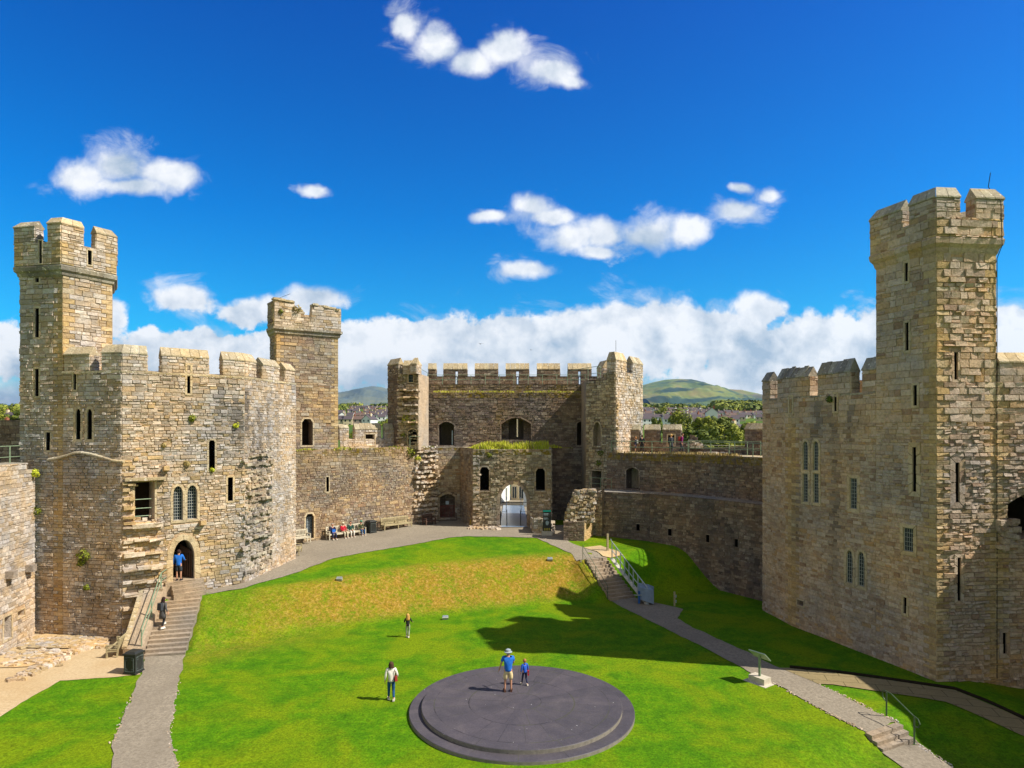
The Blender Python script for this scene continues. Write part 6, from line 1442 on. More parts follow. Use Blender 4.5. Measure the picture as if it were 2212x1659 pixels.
# ------------------------------------------------------------------ PEOPLE
SK = {}
BASE = dict(pel=(0,0,.93), wai=(0,.0,1.08), che=(0,.01,1.28), nec=(0,0,1.47), hea=(0,.015,1.57), top=(0,.01,1.68))
def person(label, loc, rz, h=1.75, pose='stand', shirt='blue', sleeves=1.0, legs='jeans', leglen=1.0, hair='brownhair', hairlong=0.0, shoe='shoe', arms=None, legp=None, stout=1.0, hat=None, coat=None, bag=None, lean=0.0, hood=False, group=None, stick=False):
    """faces +Y before turning; every joint in metres for a 1.75 m figure, scaled to h"""
    k = h/1.75; child = h < 1.4
    J = {n: Vector(p) for n, p in BASE.items()}
    sw = .175*stout
    A = arms or {}
    L = legp or {}
    for s, n in ((-1, 'l'), (1, 'r')):
        J['sh'+n] = Vector((s*sw, 0, 1.41)); e, w = A.get(n, ((s*(sw+.06), -.02, 1.13), (s*(sw+.085), .05, .88)))
        J['el'+n] = Vector(e); J['wr'+n] = Vector(w)
        hd = (J['wr'+n]-J['el'+n]).normalized(); J['pa'+n] = J['wr'+n]+hd*.07
        J['hi'+n] = Vector((s*.09, 0, .88)); kn, an = L.get(n, ((s*.10, .02, .48), (s*.105, 0, .09)))
        J['kn'+n] = Vector(kn); J['an'+n] = Vector(an); J['to'+n] = Vector(an)+Vector((s*.02, .15, -.055))
    if pose == 'sit':
        dz = -.44
        for n in ('pel', 'wai', 'che', 'nec', 'hea', 'top', 'shl', 'shr'): J[n] = J[n]+Vector((0, (-.06 if n != 'pel' else -.02), dz))
        for s, n in ((-1, 'l'), (1, 'r')):
            J['hi'+n] = Vector((s*.09, 0, .47)); kn, an = L.get(n, ((s*.13, .42, .50), (s*.12, .42, .09))); J['kn'+n] = Vector(kn); J['an'+n] = Vector(an); J['to'+n] = Vector(an)+Vector((s*.02, .16, -.05))
            e, w = A.get(n, ((s*.24, .02, .72), (s*.10, .25, .60))); J['el'+n] = Vector(e); J['wr'+n] = Vector(w); J['pa'+n] = J['wr'+n]+(J['wr'+n]-J['el'+n]).normalized()*.07
    if lean:
        for n in ('wai', 'che', 'nec', 'hea', 'top', 'shl', 'shr', 'ell', 'elr', 'wrl', 'wrr', 'pal', 'par'):
            J[n] = J[n]+Vector((0, lean*(J[n].z-J['pel'].z), 0))
    hk = 1.18 if child else 1.0
    def skin(name, nodes, edges, rad, mat, parent, root):
        vs = [nodes[n]*k for n in nodes]; idx = {n: i for i, n in enumerate(nodes)}
        me = bpy.data.meshes.new(name); me.from_pydata([tuple(v) for v in vs], [(idx[a], idx[b]) for a, b in edges], [])
        o = bpy.data.objects.new(name, me); COL.objects.link(o); o.modifiers.new('s', 'SKIN'); sd = o.modifiers.new('d', 'SUBSURF'); sd.levels = 1; sd.render_levels = 1
        if not me.skin_vertices: me.skin_vertices.new() if hasattr(me.skin_vertices, 'new') else None
        for n, i in idx.items():
            d = me.skin_vertices[0].data[i]; q = rad[n]*k; q = q if hasattr(q, '__len__') else (q, q); d.radius = q if not isinstance(rad[n], tuple) else (rad[n][0]*k, rad[n][1]*k); d.use_root = (n == root)
        dg = bpy.context.evaluated_depsgraph_get(); ev = o.evaluated_get(dg); nm = bpy.data.meshes.new_from_object(ev)
        bpy.data.objects.remove(o); bpy.data.meshes.remove(me); nm.name = name; nm.materials.clear(); nm.materials.append(MATS[mat])
        nm.polygons.foreach_set('use_smooth', [True]*len(nm.polygons))
        ob = bpy.data.objects.new(name, nm); COL.objects.link(ob); ob.parent = parent; return ob
    t_ = thing('person', label, 'person', loc, group, rz, local=True)
    nodes = dict(J); edges = [('pel', 'wai'), ('wai', 'che'), ('che', 'nec'), ('nec', 'hea'), ('hea', 'top')]
    rad = dict(pel=.12*stout, wai=.11*stout, che=.125*stout, nec=.052, hea=.088*hk, top=.075*hk)
    for s, n in ((-1, 'l'), (1, 'r')):
        edges += [('che', 'sh'+n), ('sh'+n, 'el'+n), ('el'+n, 'wr'+n), ('wr'+n, 'pa'+n), ('pel', 'hi'+n), ('hi'+n, 'kn'+n), ('kn'+n, 'an'+n), ('an'+n, 'to'+n)]
        rad.update({'sh'+n: .052*stout, 'el'+n: .040, 'wr'+n: .026, 'pa'+n: .032, 'hi'+n: .085*stout, 'kn'+n: .055, 'an'+n: .036, 'to'+n: .03})
        hd = (J['wr'+n]-J['el'+n]).normalized(); fw = Vector((0, 1, 0)) if abs(hd.y) < .8 else Vector((1, 0, 0)); fw = (fw-hd*fw.dot(hd)).normalized(); sidev = hd.cross(fw)
        for q, (off, ln) in enumerate(((-.027, .065), (-.009, .078), (.009, .074), (.026, .058))):
            a = 'f%s%d' % (n, q); nodes[a+'a'] = J['pa'+n]+fw*off+hd*.03; nodes[a+'b'] = nodes[a+'a']+hd*ln*.55; nodes[a+'c'] = nodes[a+'b']+(hd*.8+sidev*s*-.5)*ln*.5
            edges += [('pa'+n, a+'a'), (a+'a', a+'b'), (a+'b', a+'c')]; rad.update({a+'a': .0095, a+'b': .0085, a+'c': .0075})
        a = 't'+n; nodes[a+'a'] = J['wr'+n]+hd*.035+fw*.035; nodes[a+'b'] = nodes[a+'a']+hd*.04+fw*.02; edges += [('wr'+n, a+'a'), (a+'a', a+'b')]; rad.update({a+'a': .011, a+'b': .009})
    skin('body', nodes, edges, rad, 'skin', t_, 'pel')
    hc = J['hea']*k; R_ = .098*k*hk
    # face: nose, eyes, mouth, ears
    mb = MB(); hv = J['hea']*k+Vector((0, 0, .035*k))
    mb.box(hv+Vector((0, R_*1.0, -.02*k)), (.022*k, .03*k, .04*k), 'skin'); 
    for s in (-1, 1): mb.box(hv+Vector((s*R_*.98, -.005, -.01*k)), (.018*k, .035*k, .055*k), 'skin')
    mb.build('nose_and_ears', t_)
    for s in (-1, 1): mb = MB(); mb.lathe([(.002, -.008*k), (.009*k, 0), (.002, .008*k)], hv+Vector((s*.033*k, R_*.86, .012*k)), 'black', 6); mb.build('eye', t_)
    mb = MB(); mb.box(hv+Vector((0, R_*.90, -.058*k)), (.045*k, .012*k, .012*k), 'cloth_maroon'); mb.build('mouth', t_)
    # hair
    if hair:
        mb = MB(); c_ = hv+Vector((0, -.012*k, .025*k)); prof = [(.005, R_*1.22), (R_*.55, R_*1.08), (R_*.95, R_*.65), (R_*1.10, R_*.1), (R_*1.04, -R_*.45), (R_*.7, -R_*.8)]
        n = 12; vs = []
        for (rr_, z) in prof[::-1]:
            for q in range(n): a = 2*math.pi*q/n; y = math.sin(a); vs.append(c_+Vector((rr_*math.cos(a), rr_*(y if y < .3 else .3+(y-.3)*(.75 if z > .3*R_ else .1)), z+(R_*.55 if (y > .35 and z < .3*R_) else 0))))
        fs_ = [(i*n+q, i*n+(q+1) % n, (i+1)*n+(q+1) % n, (i+1)*n+q) for i in range(len(prof)-1) for q in range(n)]; fs_.append(tuple((len(prof)-1)*n+q for q in range(n)))
        mb.add(vs, fs_, 'cloth_'+hair)
        if hairlong:
            vs = []; r = random.Random(int(h*100)); m_ = 9
            for i in range(5):
                t = i/4
                for q in range(m_):
                    a = math.pi+math.pi*q/(m_-1); wv = 1+.12*math.sin(q*2.3+i*1.7); vs.append(c_+Vector((R_*1.12*math.cos(a)*(1+.15*t)*wv, R_*(1.10*math.sin(a)-.1*t)*wv-.012, -hairlong*k*t)))
            for i in range(5):
                t = i/4
                for q in range(m_):
                    a = math.pi+math.pi*q/(m_-1); vs.append(c_+Vector((R_*.7*math.cos(a), R_*.6*math.sin(a)*(1-.2*t)+.02, -hairlong*k*t)))
            M_ = 5*m_; f_ = [(i*m_+q, i*m_+q+1, (i+1)*m_+q+1, (i+1)*m_+q) for i in range(4) for q in range(m_-1)]; f_ += [tuple(M_+x for x in g) for g in f_]
            f_ += [(4*m_+q, 4*m_+q+1, M_+4*m_+q+1, M_+4*m_+q) for q in range(m_-1)]+[(i*m_, (i+1)*m_, M_+(i+1)*m_, M_+i*m_) for i in range(4)]+[(i*m_+m_-1, (i+1)*m_+m_-1, M_+(i+1)*m_+m_-1, M_+i*m_+m_-1) for i in range(4)]
            mb.add(vs, f_, 'cloth_'+hair)
        mb.build('hair', t_, True)
    # clothes: slightly fuller shells over the same joints
    g = .014
    sn = {n: J[n] for n in ('pel', 'wai', 'che', 'shl', 'shr')}; sn['col'] = J['che'].lerp(J['nec'], .72); se = [('pel', 'wai'), ('wai', 'che'), ('che', 'col'), ('che', 'shl'), ('che', 'shr')]
    sn['hem'] = J['pel']+Vector((0, .03 if pose == 'sit' else 0, -.02 if pose == 'sit' else -.10)); se.append(('pel', 'hem'))
    srad = dict(hem=.158*stout, pel=.150*stout, wai=.142*stout, che=.145*stout, col=.075, shl=.072*stout, shr=.072*stout)
    for n in 'lr':
        if sleeves <= 0.6: sn['m'+n] = J['sh'+n].lerp(J['el'+n], sleeves/.6*.8); se.append(('sh'+n, 'm'+n)); srad['m'+n] = .062
        else: sn['el'+n] = J['el'+n]; sn['w'+n] = J['el'+n].lerp(J['wr'+n], .92); se += [('sh'+n, 'el'+n), ('el'+n, 'w'+n)]; srad.update({'el'+n: .056, 'w'+n: .042})
    skin('top', sn, se, srad, 'cloth_'+shirt, t_, 'che')
    ln = {'wst': J['pel'].lerp(J['wai'], .6), 'pel': J['pel'], 'hil': J['hil'], 'hir': J['hir']}; le = [('wst', 'pel'), ('pel', 'hil'), ('pel', 'hir')]; lr = dict(wst=.118*stout, pel=.128*stout, hil=.098*stout, hir=.098*stout)
    for n in 'lr':
        if leglen < .7: ln['m'+n] = J['hi'+n].lerp(J['kn'+n], leglen/.55); le.append(('hi'+n, 'm'+n)); lr['m'+n] = .088*stout
        else: ln['kn'+n] = J['kn'+n]; ln['a'+n] = J['kn'+n].lerp(J['an'+n], .92); le += [('hi'+n, 'kn'+n), ('kn'+n, 'a'+n)]; lr.update({'kn'+n: .068, 'a'+n: .052})
    skin('trousers' if leglen > .7 else 'shorts', ln, le, lr, 'cloth_'+legs, t_, 'pel')
    for n in 'lr':
        mb = MB(); a = J['an'+n]*k; d = (J['to'+n]-J['an'+n]); d.z = 0; d.normalize(); rzz = math.atan2(-d.x, d.y)
        mb.box(a+d*.055*k+Vector((0, 0, -.045*k)), (.095*k, .27*k, .085*k), 'cloth_'+shoe, rzz, taper=.82); mb.build('shoe', t_)
    if coat:
        mb = MB(); c_ = J['pel']*k; mb.lathe([(.20*k, -.36*k), (.215*k, -.36*k), (.19*k, -.15*k), (.165*k, .05*k), (.15*k, .25*k), (.17*k, .42*k), (.10*k, .50*k)], c_, 'cloth_'+coat, 14, 1, .72); mb.build('coat', t_, True)
    if hood: mb = MB(); c_ = J['nec']*k+Vector((0, -.09*k, -.03*k)); mb.lathe([(.02*k, -.07*k), (.075*k, -.03*k), (.095*k, .01*k), (.05*k, .04*k)], c_+Vector((0, .03*k, .01)), 'cloth_'+shirt, 10, 1, .6); mb.build('hood', t_, True)
    if hat:
        mb = MB(); c_ = hv+Vector((0, 0, .035*k))
        if hat == 'brim': mb.lathe([(.165*k, -.01*k), (.17*k, .0), (.11*k, .02*k), (.105*k, .09*k), (.06*k, .115*k)], c_, 'cloth_hat', 14)
        else: mb.lathe([(.108*k*hk, -.01), (.108*k*hk, .03*k), (.08*k, .085*k), (.02*k, .105*k)], c_, 'cloth_'+hat, 12); mb.box(c_+Vector((0, .12*k, .01*k)), (.14*k, .1*k, .015*k), 'cloth_'+hat)
        mb.build('hat', t_)
    if bag == 'shoulder':
        mb = MB(); mb.box(Vector((.20, -.10, 1.02))*k, (.12*k, .26*k, .2*k), 'cloth_maroon', .2, taper=.7); mb.build('handbag', t_); mb = MB(); mb.tube([Vector(p)*k for p in ((.19, -.16, 1.1), (.15, -.13, 1.35), (.13, 0, 1.475), (.17, .1, 1.3), (.2, .02, 1.1))], .012*k, 'cloth_brown', 5); mb.build('bag_strap', t_)
    elif bag:
        mb = MB(); dy_ = lean*.35; mb.box((Vector((0, -.20+dy_, 1.25)) if pose != 'sit' else Vector((.0, .2, .62)))*k, (.30*k, .16*k, .38*k), 'cloth_'+bag, taper=.85); mb.build('backpack' if pose != 'sit' else 'bag', t_)
    if stick: mb = MB(); mb.tube([(.33, .25, .75), (.38, .55, .0)], .014, 'wood_old', 5); mb.build('walking_stick', t_)
    return t_
W0 = {'l': ((-.10, .10, .48), (-.105, .12, .10)), 'r': ((.10, .02, .48), (.105, -.16, .13))}
# on the dais
person('man in blue t-shirt, cream shorts and pale sun hat standing on the dais', (-.16, 27.75, .30), R(2), 1.80, shirt='blue', sleeves=.5, legs='khaki', leglen=.56, hair='greyhair', shoe='brown', stout=1.18, hat='brim', arms={'l': ((-.30, -.03, 1.14), (-.36, .05, .93)), 'r': ((.22, .10, 1.14), (.10, .28, 1.16))}, legp={'l': ((-.12, 0, .48), (-.14, 0, .09)), 'r': ((.11, 0, .48), (.12, .02, .09))})
person('small boy in a blue hooded jacket walking on the dais beside the man', (.55, 28.45, .30), R(25), 1.14, shirt='royal', legs='navy', hair='ginger', shoe='shoe', hood=True, legp={'l': ((-.10, .12, .48), (-.13, .16, .10)), 'r': ((.10, .0, .48), (.13, -.16, .11))}, bag=None)
mb = MB(); mb.box((.71, 28.44, .90), (.06, .1, .09), 'cloth_red'); mb.box((.71, 28.44, .78), (.06, .1, .09), 'cloth_red'); mb.box((.71, 28.44, .84), (.05, .08, .05), 'cloth_green'); tag(mb.build('toy'), 'small red and green toy held at the side of the boy on the dais', 'toy')
q = tp(845, 1513); person('woman in cream hoodie and blue jeans with a red shoulder bag walking on the lawn', q, R(12), 1.64, shirt='white', legs='jeans', hair='brownhair', hairlong=.16, legp=W0, bag='shoulder', hood=True, stout=1.05, arms={'l': ((-.25, -.05, 1.14), (-.27, .02, .9)), 'r': ((.27, -.04, 1.16), (.27, .12, 1.0))})
q = tp(881, 1377); person('long haired blond girl in black top and pale trousers on the lawn below the bank', q, R(15), 1.30, shirt='black', legs='sage', hair='blond', hairlong=.34, shoe='white', arms={'l': ((-.25, .05, 1.16), (-.2, .22, 1.10)), 'r': ((.27, .05, 1.18), (.36, .2, 1.08))}, legp={'l': ((-.09, .08, .48), (-.05, .05, .10)), 'r': ((.09, .04, .48), (.05, -.12, .12))})
# woman on the tower steps
q = gp(351, 1358, .92); person('woman in a long grey coat with a small backpack climbing the tower steps', (q.x, q.y, .93), R(-20), 1.66, shirt='grey', legs='black', hair='darkhair', hairlong=.22, coat='grey', hood=True, shoe='white', bag='dark', lean=.12, arms={'l': ((-.27, -.02, 1.16), (-.36, .08, .98)), 'r': ((.27, -.04, 1.16), (.32, .05, .92))}, legp={'l': ((-.09, .22, .62), (-.1, .16, .27)), 'r': ((.10, .02, .48), (.11, -.14, .12))})
o = opsL['door']; q = fL.pt(lerp(o['s0'], o['s1'], .28), o['z0'], -.05); person('man in bright blue top and dark shorts entering the pointed tower door', q, R(8), 1.78, shirt='blue', legs='dark', leglen=.54, hair='darkhair', shoe='black', stout=1.1, arms={'l': ((-.27, -.03, 1.14), (-.29, .03, .88)), 'r': ((.26, .08, 1.16), (.22, .3, 1.1))})
# four people on the bench
bz = terr(*fK.pt(fK.su(737), 0, .6)[:2])
for i, (s_, lab, kw) in enumerate(((-1.18, 'seated person in navy with a blue lap bag, leftmost on the bench', dict(shirt='navy', legs='navy', hair='greyhair', bag='blue')), (-.25, 'seated person in a red jacket and pale cap on the bench', dict(shirt='red', legs='pale', hair='blond', hat='pale')),
     (.42, 'seated person in a dark green jumper and white trousers, third on the bench', dict(shirt='pine', legs='white', hair='brownhair')), (1.3, 'seated person in olive with a green cap and blue jeans, rightmost on the bench', dict(shirt='olive', legs='jeans', hair='greyhair', hat='green', stick=True, lean=.25)))):
    p = fK.pt(fK.su(737)+.1+s_, bz, .58); person(lab, (p.x, p.y, bz), wa+math.pi-.15+.2*(i % 2), 1.68, 'sit', **kw)
# on the right wall walk
for (u, dz_, hh, rz_, lab, kw) in ((1373, 1.0, 1.35, 80, 'child in a pale backpack walking along the right wall walk', dict(shirt='navy', legs='navy', hair='ginger', bag='print', leglen=.54)), (1387, 1.3, 1.52, -20, 'person in a dark top standing behind the railing near the gatehouse', dict(shirt='black', legs='black', hair='brownhair')),
     (1450, 1.5, 1.6, 20, 'woman with a pale hat and dark dress on the right wall walk', dict(shirt='dark', legs='dark', hair='blond', hat='pale', coat='dark')), (1471, .9, 1.7, -90, 'person in a magenta jacket with a backpack on the right wall walk', dict(shirt='magenta', legs='dark', hair='brownhair', bag='maroon', lean=.18, legp={'l': ((-.10, .18, .50), (-.1, .22, .10)), 'r': ((.10, .0, .48), (.1, -.28, .14))}))):
    f_ = fu1 if fu1.su(u) < fu1.L else fu2; p = f_.pt(f_.su(u), 9.46, -dz_)
    if kw.get('bag') == 'print': kw['bag'] = 'white'
    a_ = (u-CU)/FOC; p.x = a_*p.y
    person(lab, p, R(rz_), hh, **kw)
# two gulls
for (u, v, d_, lab, s_) in ((1038, 743, 90, 'dark bird gliding above the left part of the gatehouse', .8), (1147, 756, 120, 'smaller bird far off above the middle of the gatehouse', .7)):
    q = uvz(u, v, d_); b_ = thing('bird', lab, 'bird', q, None, R(30), local=True); mb = MB(); mb.tube([(0, -.28*s_, 0), (0, -.1*s_, 0), (0, .12*s_, .01), (0, .26*s_, .02)], [.01, .06*s_, .055*s_, .02], 'bin_black', 8); mb.build('body', b_)
    for sd_ in (-1, 1): mb = MB(); mb.add([(0, -.06*s_, .02), (0, .1*s_, .02), (sd_*.3*s_, .12*s_, .14*s_), (sd_*.3*s_, -.02*s_, .14*s_), (sd_*.72*s_, -.08*s_, .05*s_), (0, .02, .045)], [(0, 1, 2, 3), (3, 2, 4), (0, 5, 3), (5, 1, 2)], 'bin_black'); mb.build('wing', b_)
# ------------------------------------------------------------------ TOWN, TREES, HILLS
def hgt(y): return interp(FARZ, y)
def at(u, v, d): return Vector(((u-CU)/FOC*d, d, EYE+(HV-v)/FOC*d))
def house_proto(w, d, h, rh, wallm, roofm, gable=False, wins=2, label='', wing=False):
    """front faces -Y"""
    t_ = thing('house', label, 'house', (0, -500, 0), None, 0, local=True); mb = MB()
    mb.prism([(-w/2, 0), (w/2, 0), (w/2, d), (-w/2, d)], -3, h, wallm)
    if gable: mb.add([(-w/2, 0, h), (w/2, 0, h), (0, 0, h+rh), (-w/2, d, h), (w/2, d, h), (0, d, h+rh)], [(0, 1, 2), (4, 3, 5)], wallm)
    else: mb.add([(-w/2, 0, h), (-w/2, d, h), (-w/2, d/2, h+rh), (w/2, 0, h), (w/2, d, h), (w/2, d/2, h+rh)], [(1, 0, 2), (3, 4, 5)], wallm)
    mb.build('wall', t_); mb = MB(); e = .25
    if gable: P_ = [(-w/2-e, -e, h-.15), (0, -e, h+rh), (w/2+e, -e, h-.15), (-w/2-e, d+e, h-.15), (0, d+e, h+rh), (w/2+e, d+e, h-.15)]
    else: P_ = [(-w/2, -e, h-.15), (-w/2, d/2, h+rh), (-w/2, d+e, h-.15), (w/2, -e, h-.15), (w/2, d/2, h+rh), (w/2, d+e, h-.15)]
    Q_ = [(x, y, z+.18) for x, y, z in P_]
    mb.add(P_+Q_, [(6, 7, 10, 9), (7, 8, 11, 10), (0, 1, 7, 6), (1, 2, 8, 7), (3, 9, 10, 4), (4, 10, 11, 5), (0, 6, 9, 3), (2, 5, 11, 8)], roofm); rf = mb.build('roof', t_)
    for x in ((-w/2+.5,) if not gable else (w*.2,)):
        mb = MB(); mb.box((x, d/2 if not gable else d*.4, h+rh+.2), (.9, 1.3, 2.0), 'brick_red' if roofm == 'roof_brown' else 'cream_wall'); mb.box((x, (d/2 if not gable else d*.4)-.3, h+rh+1.4), (.3, .3, .5), 'brick_red'); mb.box((x, (d/2 if not gable else d*.4)+.3, h+rh+1.4), (.3, .3, .5), 'brick_red'); c_ = mb.build('chimney', None); c_.parent = rf
    for fl_ in range(2):
        for q in range(wins):
            x = w*((q+.5)/wins-.5); z = .9+fl_*2.7
            if z+1.2 > h: continue
            mb = MB(); mb.quad((x-.5, -.04, z), (x+.5, -.04, z), (x+.5, -.04, z+1.25), (x-.5, -.04, z+1.25), 'glass_dark'); mb.build('window', t_)
    return t_
LBL = None
pr = [house_proto(6.5, 8, 5.4, 2.4, 'white_wall', 'roof_slate', label=LBL), house_proto(6, 8, 5.2, 2.5, 'cream_wall', 'roof_slate', label=LBL), house_proto(6.5, 8, 5.2, 2.3, 'pink_wall', 'roof_brown', label=LBL), house_proto(7, 8.5, 5.0, 3.0, 'white_wall', 'roof_slate', True, label=LBL), house_proto(8, 9, 5.6, 2.8, 'pink_wall', 'roof_slate', label=LBL)]
for p, n_ in zip(pr, ('white', 'cream', 'pink walled brown roofed', 'white gabled', 'large pink walled')): p['label'] = n_+' house in the packed rows of the far hillside town'; p['group'] = 'houses of the hillside town'; p.location = (-40, 470, 0)
r = random.Random(21); used = set(); cnt = 0
rows = [(440, 916), (520, 910), (600, 904.5), (680, 899), (770, 894), (870, 889.5), (980, 885.5)]
KN_ = ('white', 'cream', 'pink walled brown roofed', 'white gabled', 'large pink walled'); RN_ = ('nearest', 'second', 'third', 'fourth', 'fifth', 'sixth', 'rearmost')
def put(i, loc, rz, sc=1.0, lab=None):
    if i not in used: used.add(i); o = pr[i]; o.location = loc; o.rotation_euler = (0, 0, rz); o.scale = (sc,)*3
    else: o = dup(pr[i], loc, rz, scale=(sc,)*3)
    o['label'] = lab
for (ua, ub) in ((728, 842), (1386, 1650)):
    for ri, (d_, v_) in enumerate(rows):
        if ua > 1000 and ri == 6: continue
        a0, a1 = (ua-CU)/FOC*d_, (ub-CU)/FOC*d_; x = a0+r.uniform(0, 5); ang = r.uniform(-.12, .12)
        while x < a1:
            u_ = x/d_*FOC+CU
            vv_ = v_
            z = EYE+(HV-vv_)/FOC*d_
            if ua > 1000 and (u_ > 1560 and ri > 3 or (u_ > 1600 and ri < 1)): x += 9; continue
            if r.random() < .12: x += r.uniform(5, 12); ang = r.uniform(-.35, .35); continue
            i = r.choice((0, 1, 2, 2, 4, 0, 3 if r.random() < .5 else 1)); put(i, (x, d_+r.uniform(-2, 2), z-2.0), ang+(r.uniform(-.8, .8) if i == 3 else 0), 1.0, '%s house in the %s town row, %s of the gatehouse' % (KN_[i], RN_[ri], 'left' if ua < 1000 else 'right')); x += (6.3 if i < 3 else 7.6)
# nearer gabled houses
t_ = house_proto(7, 9, 4.0, 2.6, 'white_wall', 'roof_slate', True, 1, 'small slate roofed gabled house just beyond the broken parapet'); t_.location = (at(1508, 0, 300).x, 300, 2.2); t_.rotation_euler = (0, 0, -.5)
t_ = house_proto(7, 9, 4.6, 2.8, 'white_wall', 'roof_brown', True, 1, 'pale gabled house right of the big round tree'); t_.location = (at(1538, 0, 420).x, 420, 18); t_.rotation_euler = (0, 0, -.2)
t_ = house_proto(8, 9, 4.6, 2.8, 'white_wall', 'roof_slate', False, 2, 'white house among trees at the left edge of the picture'); t_.location = (at(17, 0, 300).x, 300, 12); 
t_ = house_proto(8, 9, 4.2, 2.8, 'brick_red', 'roof_brown', False, 2, 'red brick house below the white one at the left edge'); t_.location = (at(15, 0, 240).x, 240, 7.5)
t_ = house_proto(9, 9, 4.2, 3.4, 'pink_wall', 'roof_slate', False, 2, 'slate roofed house end next to the right tower'); t_.location = (at(1632, 0, 190).x, 190, 5.2); t_.rotation_euler = (0, 0, .5)
# trees
def tree_proto(hh, wd, nb_, mat, seed, label):
    r = random.Random(seed); t_ = thing('tree', label, 'tree', (0, -500, 0), None, 0, local=True)
    mb = MB(); mb.tube([(0, 0, -2), (.05, 0, hh*.2), (.1*wd*.2, .1, hh*.45), (0, 0, hh*.7)], [hh*.035, hh*.028, hh*.018, hh*.006], 'bark', 8)
    for k in range(7):
        a = r.uniform(0, 6.28); z0_ = hh*r.uniform(.25, .5); mb.tube([(0, 0, z0_), (wd*.2*math.cos(a), wd*.2*math.sin(a), z0_+hh*.1), (wd*.38*math.cos(a), wd*.38*math.sin(a), z0_+hh*.28)], [hh*.012, hh*.008, hh*.003], 'bark', 5)
    mb.build('trunk', t_); mb = MB()
    for k in range(nb_):
        a = r.uniform(0, 6.28); q = r.random()**.6; z = hh*(.30+.62*r.random()); rr_ = wd*.42*q*math.sqrt(max(.05, 1-((z/hh-.58)/.46)**2)); rad = wd*r.uniform(.11, .2)
        leaves(mb, (rr_*math.cos(a), rr_*math.sin(a), z), rad, 130, .26, mat, r, (1, 1, .8), .3, .6)
    mb.build('crown', t_); return t_
tp_ = [tree_proto(13, 12, 30, 'leaf_mid', 1, 'x'), tree_proto(12, 10, 26, 'leaf_dark', 2, 'x'), tree_proto(14, 9, 24, 'leaf_mid', 3, 'x')]
used_t = set()
def plant(i, u, vtop, d_, hh, lab, sc=None, grp='trees between the castle and the town'):
    z = EYE+(HV-vtop)/FOC*d_-hh; H0 = (13, 12, 14)[i]; s_ = hh/H0
    loc = ((u-CU)/FOC*d_, d_, z); rz_ = u*1.7 % 6.28
    if i not in used_t: used_t.add(i); o = tp_[i]; o.location = loc; o.rotation_euler = (0, 0, rz_)
    else: o = dup(tp_[i], loc, rz_)
    o.scale = (s_*(sc or 1), s_*(sc or 1), s_); o['label'] = lab; o['group'] = grp; return o
plant(0, 1478, 886, 215, 15.5, 'largest round tree, standing clear above the rest', .82)
plant(1, 1421, 900, 190, 9, 'small dark tree between two left parapet merlons', .62)
plant(2, 1522, 897, 200, 14, 'tall tree right of the largest one')
plant(1, 1562, 896, 205, 14, 'dark tall tree in the middle of the wood edge')
plant(0, 1545, 915, 165, 13, 'broad tree low in front of the dark one')
plant(2, 1590, 912, 160, 13, 'bright tree nearest the right block of the parapet')
plant(1, 1512, 922, 155, 11, 'bushy tree behind the walker in magenta', 1.2)
plant(0, 1576, 930, 140, 12, 'low rounded tree just above the railing', .9)
plant(2, 1622, 908, 170, 12, 'tree beside the right tower edge')
plant(1, 1480, 915, 175, 12, 'lower tree under the largest round one')
plant(0, 1428, 878, 560, 14, 'lone tree among the roofs of the town', .9)
plant(1, 1632, 918, 200, 10, 'dark tree touching the right tower edge')
plant(0, 778, 918, 160, 8, 'bright tree showing between the left parapet merlons', .8)
plant(1, 805, 884, 700, 12, 'round tree on the skyline of the left part of town')
plant(0, 830, 905, 420, 10, 'tree beside the left torn spur')
plant(0, 14, 878, 330, 14, 'broad tree on the skyline at the left edge', 1.5); plant(1, 34, 884, 300, 12, 'dark tree against the left turret'); plant(2, -6, 893, 260, 10, 'tree cut by the left picture edge', 1.6); plant(1, 30, 896, 250, 9, 'low tree in front of the left edge houses', 1.4)
# far woods
r = random.Random(5); mb = MB()
for k in range(260):
    d_ = r.uniform(700, 1500); u_ = r.uniform(1545, 1660) if k < 170 else r.choice((r.uniform(725, 845), r.uniform(1385, 1545), r.uniform(-60, 45))); rr_ = r.uniform(6, 11)
    z = hgt(d_)+(6 if u_ > 1545 else 1); leaves(mb, ((u_-CU)/FOC*d_, d_, z), rr_, 60, 2.0, 'leaf_dark' if r.random() < .6 else 'leaf_mid', r, (1.3, 1, .7), .2, .6)
tag(mb.build('far_woods'), kind='stuff')
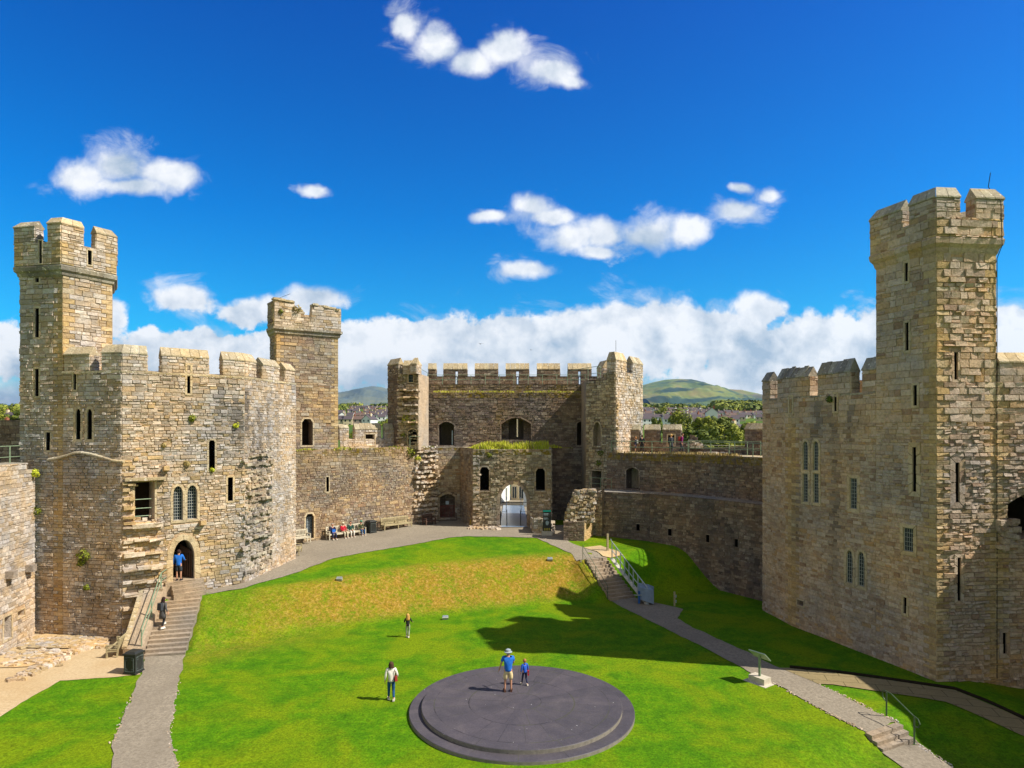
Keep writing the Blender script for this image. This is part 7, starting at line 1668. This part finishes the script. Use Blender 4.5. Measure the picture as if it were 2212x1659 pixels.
# mountains
def mount(name, prof, D0, depth, mat, seed, rows_=40, base=862, step=1.6):
    """ridge profile given in sight lines, mountain of real size at distance D0"""
    us = []; u = prof[0][0]
    while u <= prof[-1][0]: us.append(u); u += step
    vs = []; n = len(us)
    for j in range(rows_+1):
        t = j/rows_; d_ = D0-depth*(1-t) if t <= 1 else D0
        for u in us:
            vr = interp(prof, u); zr = EYE+(HV-vr)/FOC*D0; x = (u-CU)/FOC*D0
            zb = 40; k = t*t*(3-2*t)*.55+t*.45
            z = zb+(zr-zb)*k+(zr-zb)*.12*math.sin(math.pi*t)*noise.fractal(Vector((x/900+seed, d_/700, seed)), .8, 2.1, 5)*1.6
            vs.append((x+60*noise.noise(Vector((x/400, d_/300, seed)))*math.sin(math.pi*t), d_, z))
    back = [(v[0], v[1]+1500, v[2]*.4) for v in vs[-n:]]; vs += back
    fs = [(j*n+i, j*n+i+1, (j+1)*n+i+1, (j+1)*n+i) for j in range(rows_+1) for i in range(n-1)]
    me = bpy.data.meshes.new(name); me.from_pydata(vs, [], fs); me.materials.append(MATS[mat]); me.polygons.foreach_set('use_smooth', [True]*len(me.polygons))
    o = bpy.data.objects.new(name, me); COL.objects.link(o); tag(o, kind='structure'); return o
m, t, b = base_mat('moor'); co = objco(t); px, py, pz = t.sep(co)
a1 = t.noise(t.vmath('MULTIPLY', co, (1, .5, 2.2)), .0016, 6, .6, .4); a2 = t.noise(co, .006, 6, .7); a3 = t.noise(t.vmath('MULTIPLY', co, (1, .5, 3)), .0028, 5, .6, .3)
c = t.ramp(a1, [(.30, (.035, .075, .045)), (.44, (.11, .16, .04)), (.52, (.19, .21, .045)), (.62, (.22, .18, .06)), (.72, (.15, .10, .07))])
c = t.mix(t.ss(a3, .50, .57, 0, .9), c, (.022, .055, .04)); c = t.mix(1.0, c, t.ramp(a2, [(.3, (.78,)*3), (.7, (1.2,)*3)]), 'MULTIPLY')  # dark patches: woodland, with cloud shadow put into the colour too
c = t.mix(t.math('MULTIPLY', t.ss(px, 2700, 3000), t.ss(a3, .42, .5, 0, .8)), c, (.14, .085, .10)); c = t.mix(t.ss(pz, 130, 60), c, (.10, .17, .035))
t.l.new(c, b.inputs['Base Color'])
m, t, b = base_mat('moor_hazed'); co = objco(t); px, py, pz = t.sep(co)
a1 = t.noise(t.vmath('MULTIPLY', co, (1, .5, 2.2)), .0018, 6, .6, .4)
c = t.ramp(a1, [(.34, (.06, .09, .10)), (.5, (.12, .145, .12)), (.62, (.17, .18, .12)), (.72, (.13, .10, .13))]); c = t.mix(t.ss(pz, 220, 120), c, (.12, .15, .07)); t.l.new(c, b.inputs['Base Color'])  # distance haze painted into the moor as grey-blue
mount('hills', [(1340, 850), (1388, 832), (1410, 826), (1435, 820.5), (1461, 818.5), (1480, 819.5), (1510, 828), (1545, 841), (1571, 843), (1609, 856), (1640, 872), (1680, 884), (1760, 892)], 9000, 3800, 'moor', 3.0)
mount('hills', [(560, 880), (640, 866), (700, 857), (733, 849), (760, 845), (780, 839), (803, 834), (825, 836), (845, 843), (900, 858), (980, 875), (1060, 882)], 11500, 4200, 'moor_hazed', 9.0)
mount('hills', [(-400, 880), (-200, 868), (-60, 873), (10, 880), (40, 876), (110, 868), (250, 872), (420, 880), (560, 884)], 12500, 3000, 'moor', 14.0, step=4)
mount('hills', [(-2400, 884), (-1200, 878), (-400, 886), (400, 885), (900, 880), (1300, 884), (1700, 880), (2300, 878), (3200, 886)], 13000, 2500, 'moor', 20.0, step=12)
# ------------------------------------------------------------------ AIR
m = bpy.data.materials.new('air'); m.use_nodes = True; nt = m.node_tree; nt.nodes.clear(); out = nt.nodes.new('ShaderNodeOutputMaterial'); vol = nt.nodes.new('ShaderNodeVolumePrincipled')
vol.inputs['Color'].default_value = (.45, .75, 1.0, 1); vol.inputs['Density'].default_value = 0.000030; vol.inputs['Anisotropy'].default_value = 0.55; nt.links.new(vol.outputs[0], out.inputs['Volume']); MATS['air'] = m
if True:
    mb = MB(); mb.prism([(-15500, -3200), (15500, -3200), (15500, 17500), (-15500, 17500)], -5.2, 790, 'air'); mb.add([(-15500, -3200, -5.2), (15500, -3200, -5.2), (15500, 17500, -5.2), (-15500, 17500, -5.2)], [(3, 2, 1, 0)], 'air'); tag(mb.build('haze'), kind='stuff')
for o in S.objects:
    if '_base' in o: del o['_base']
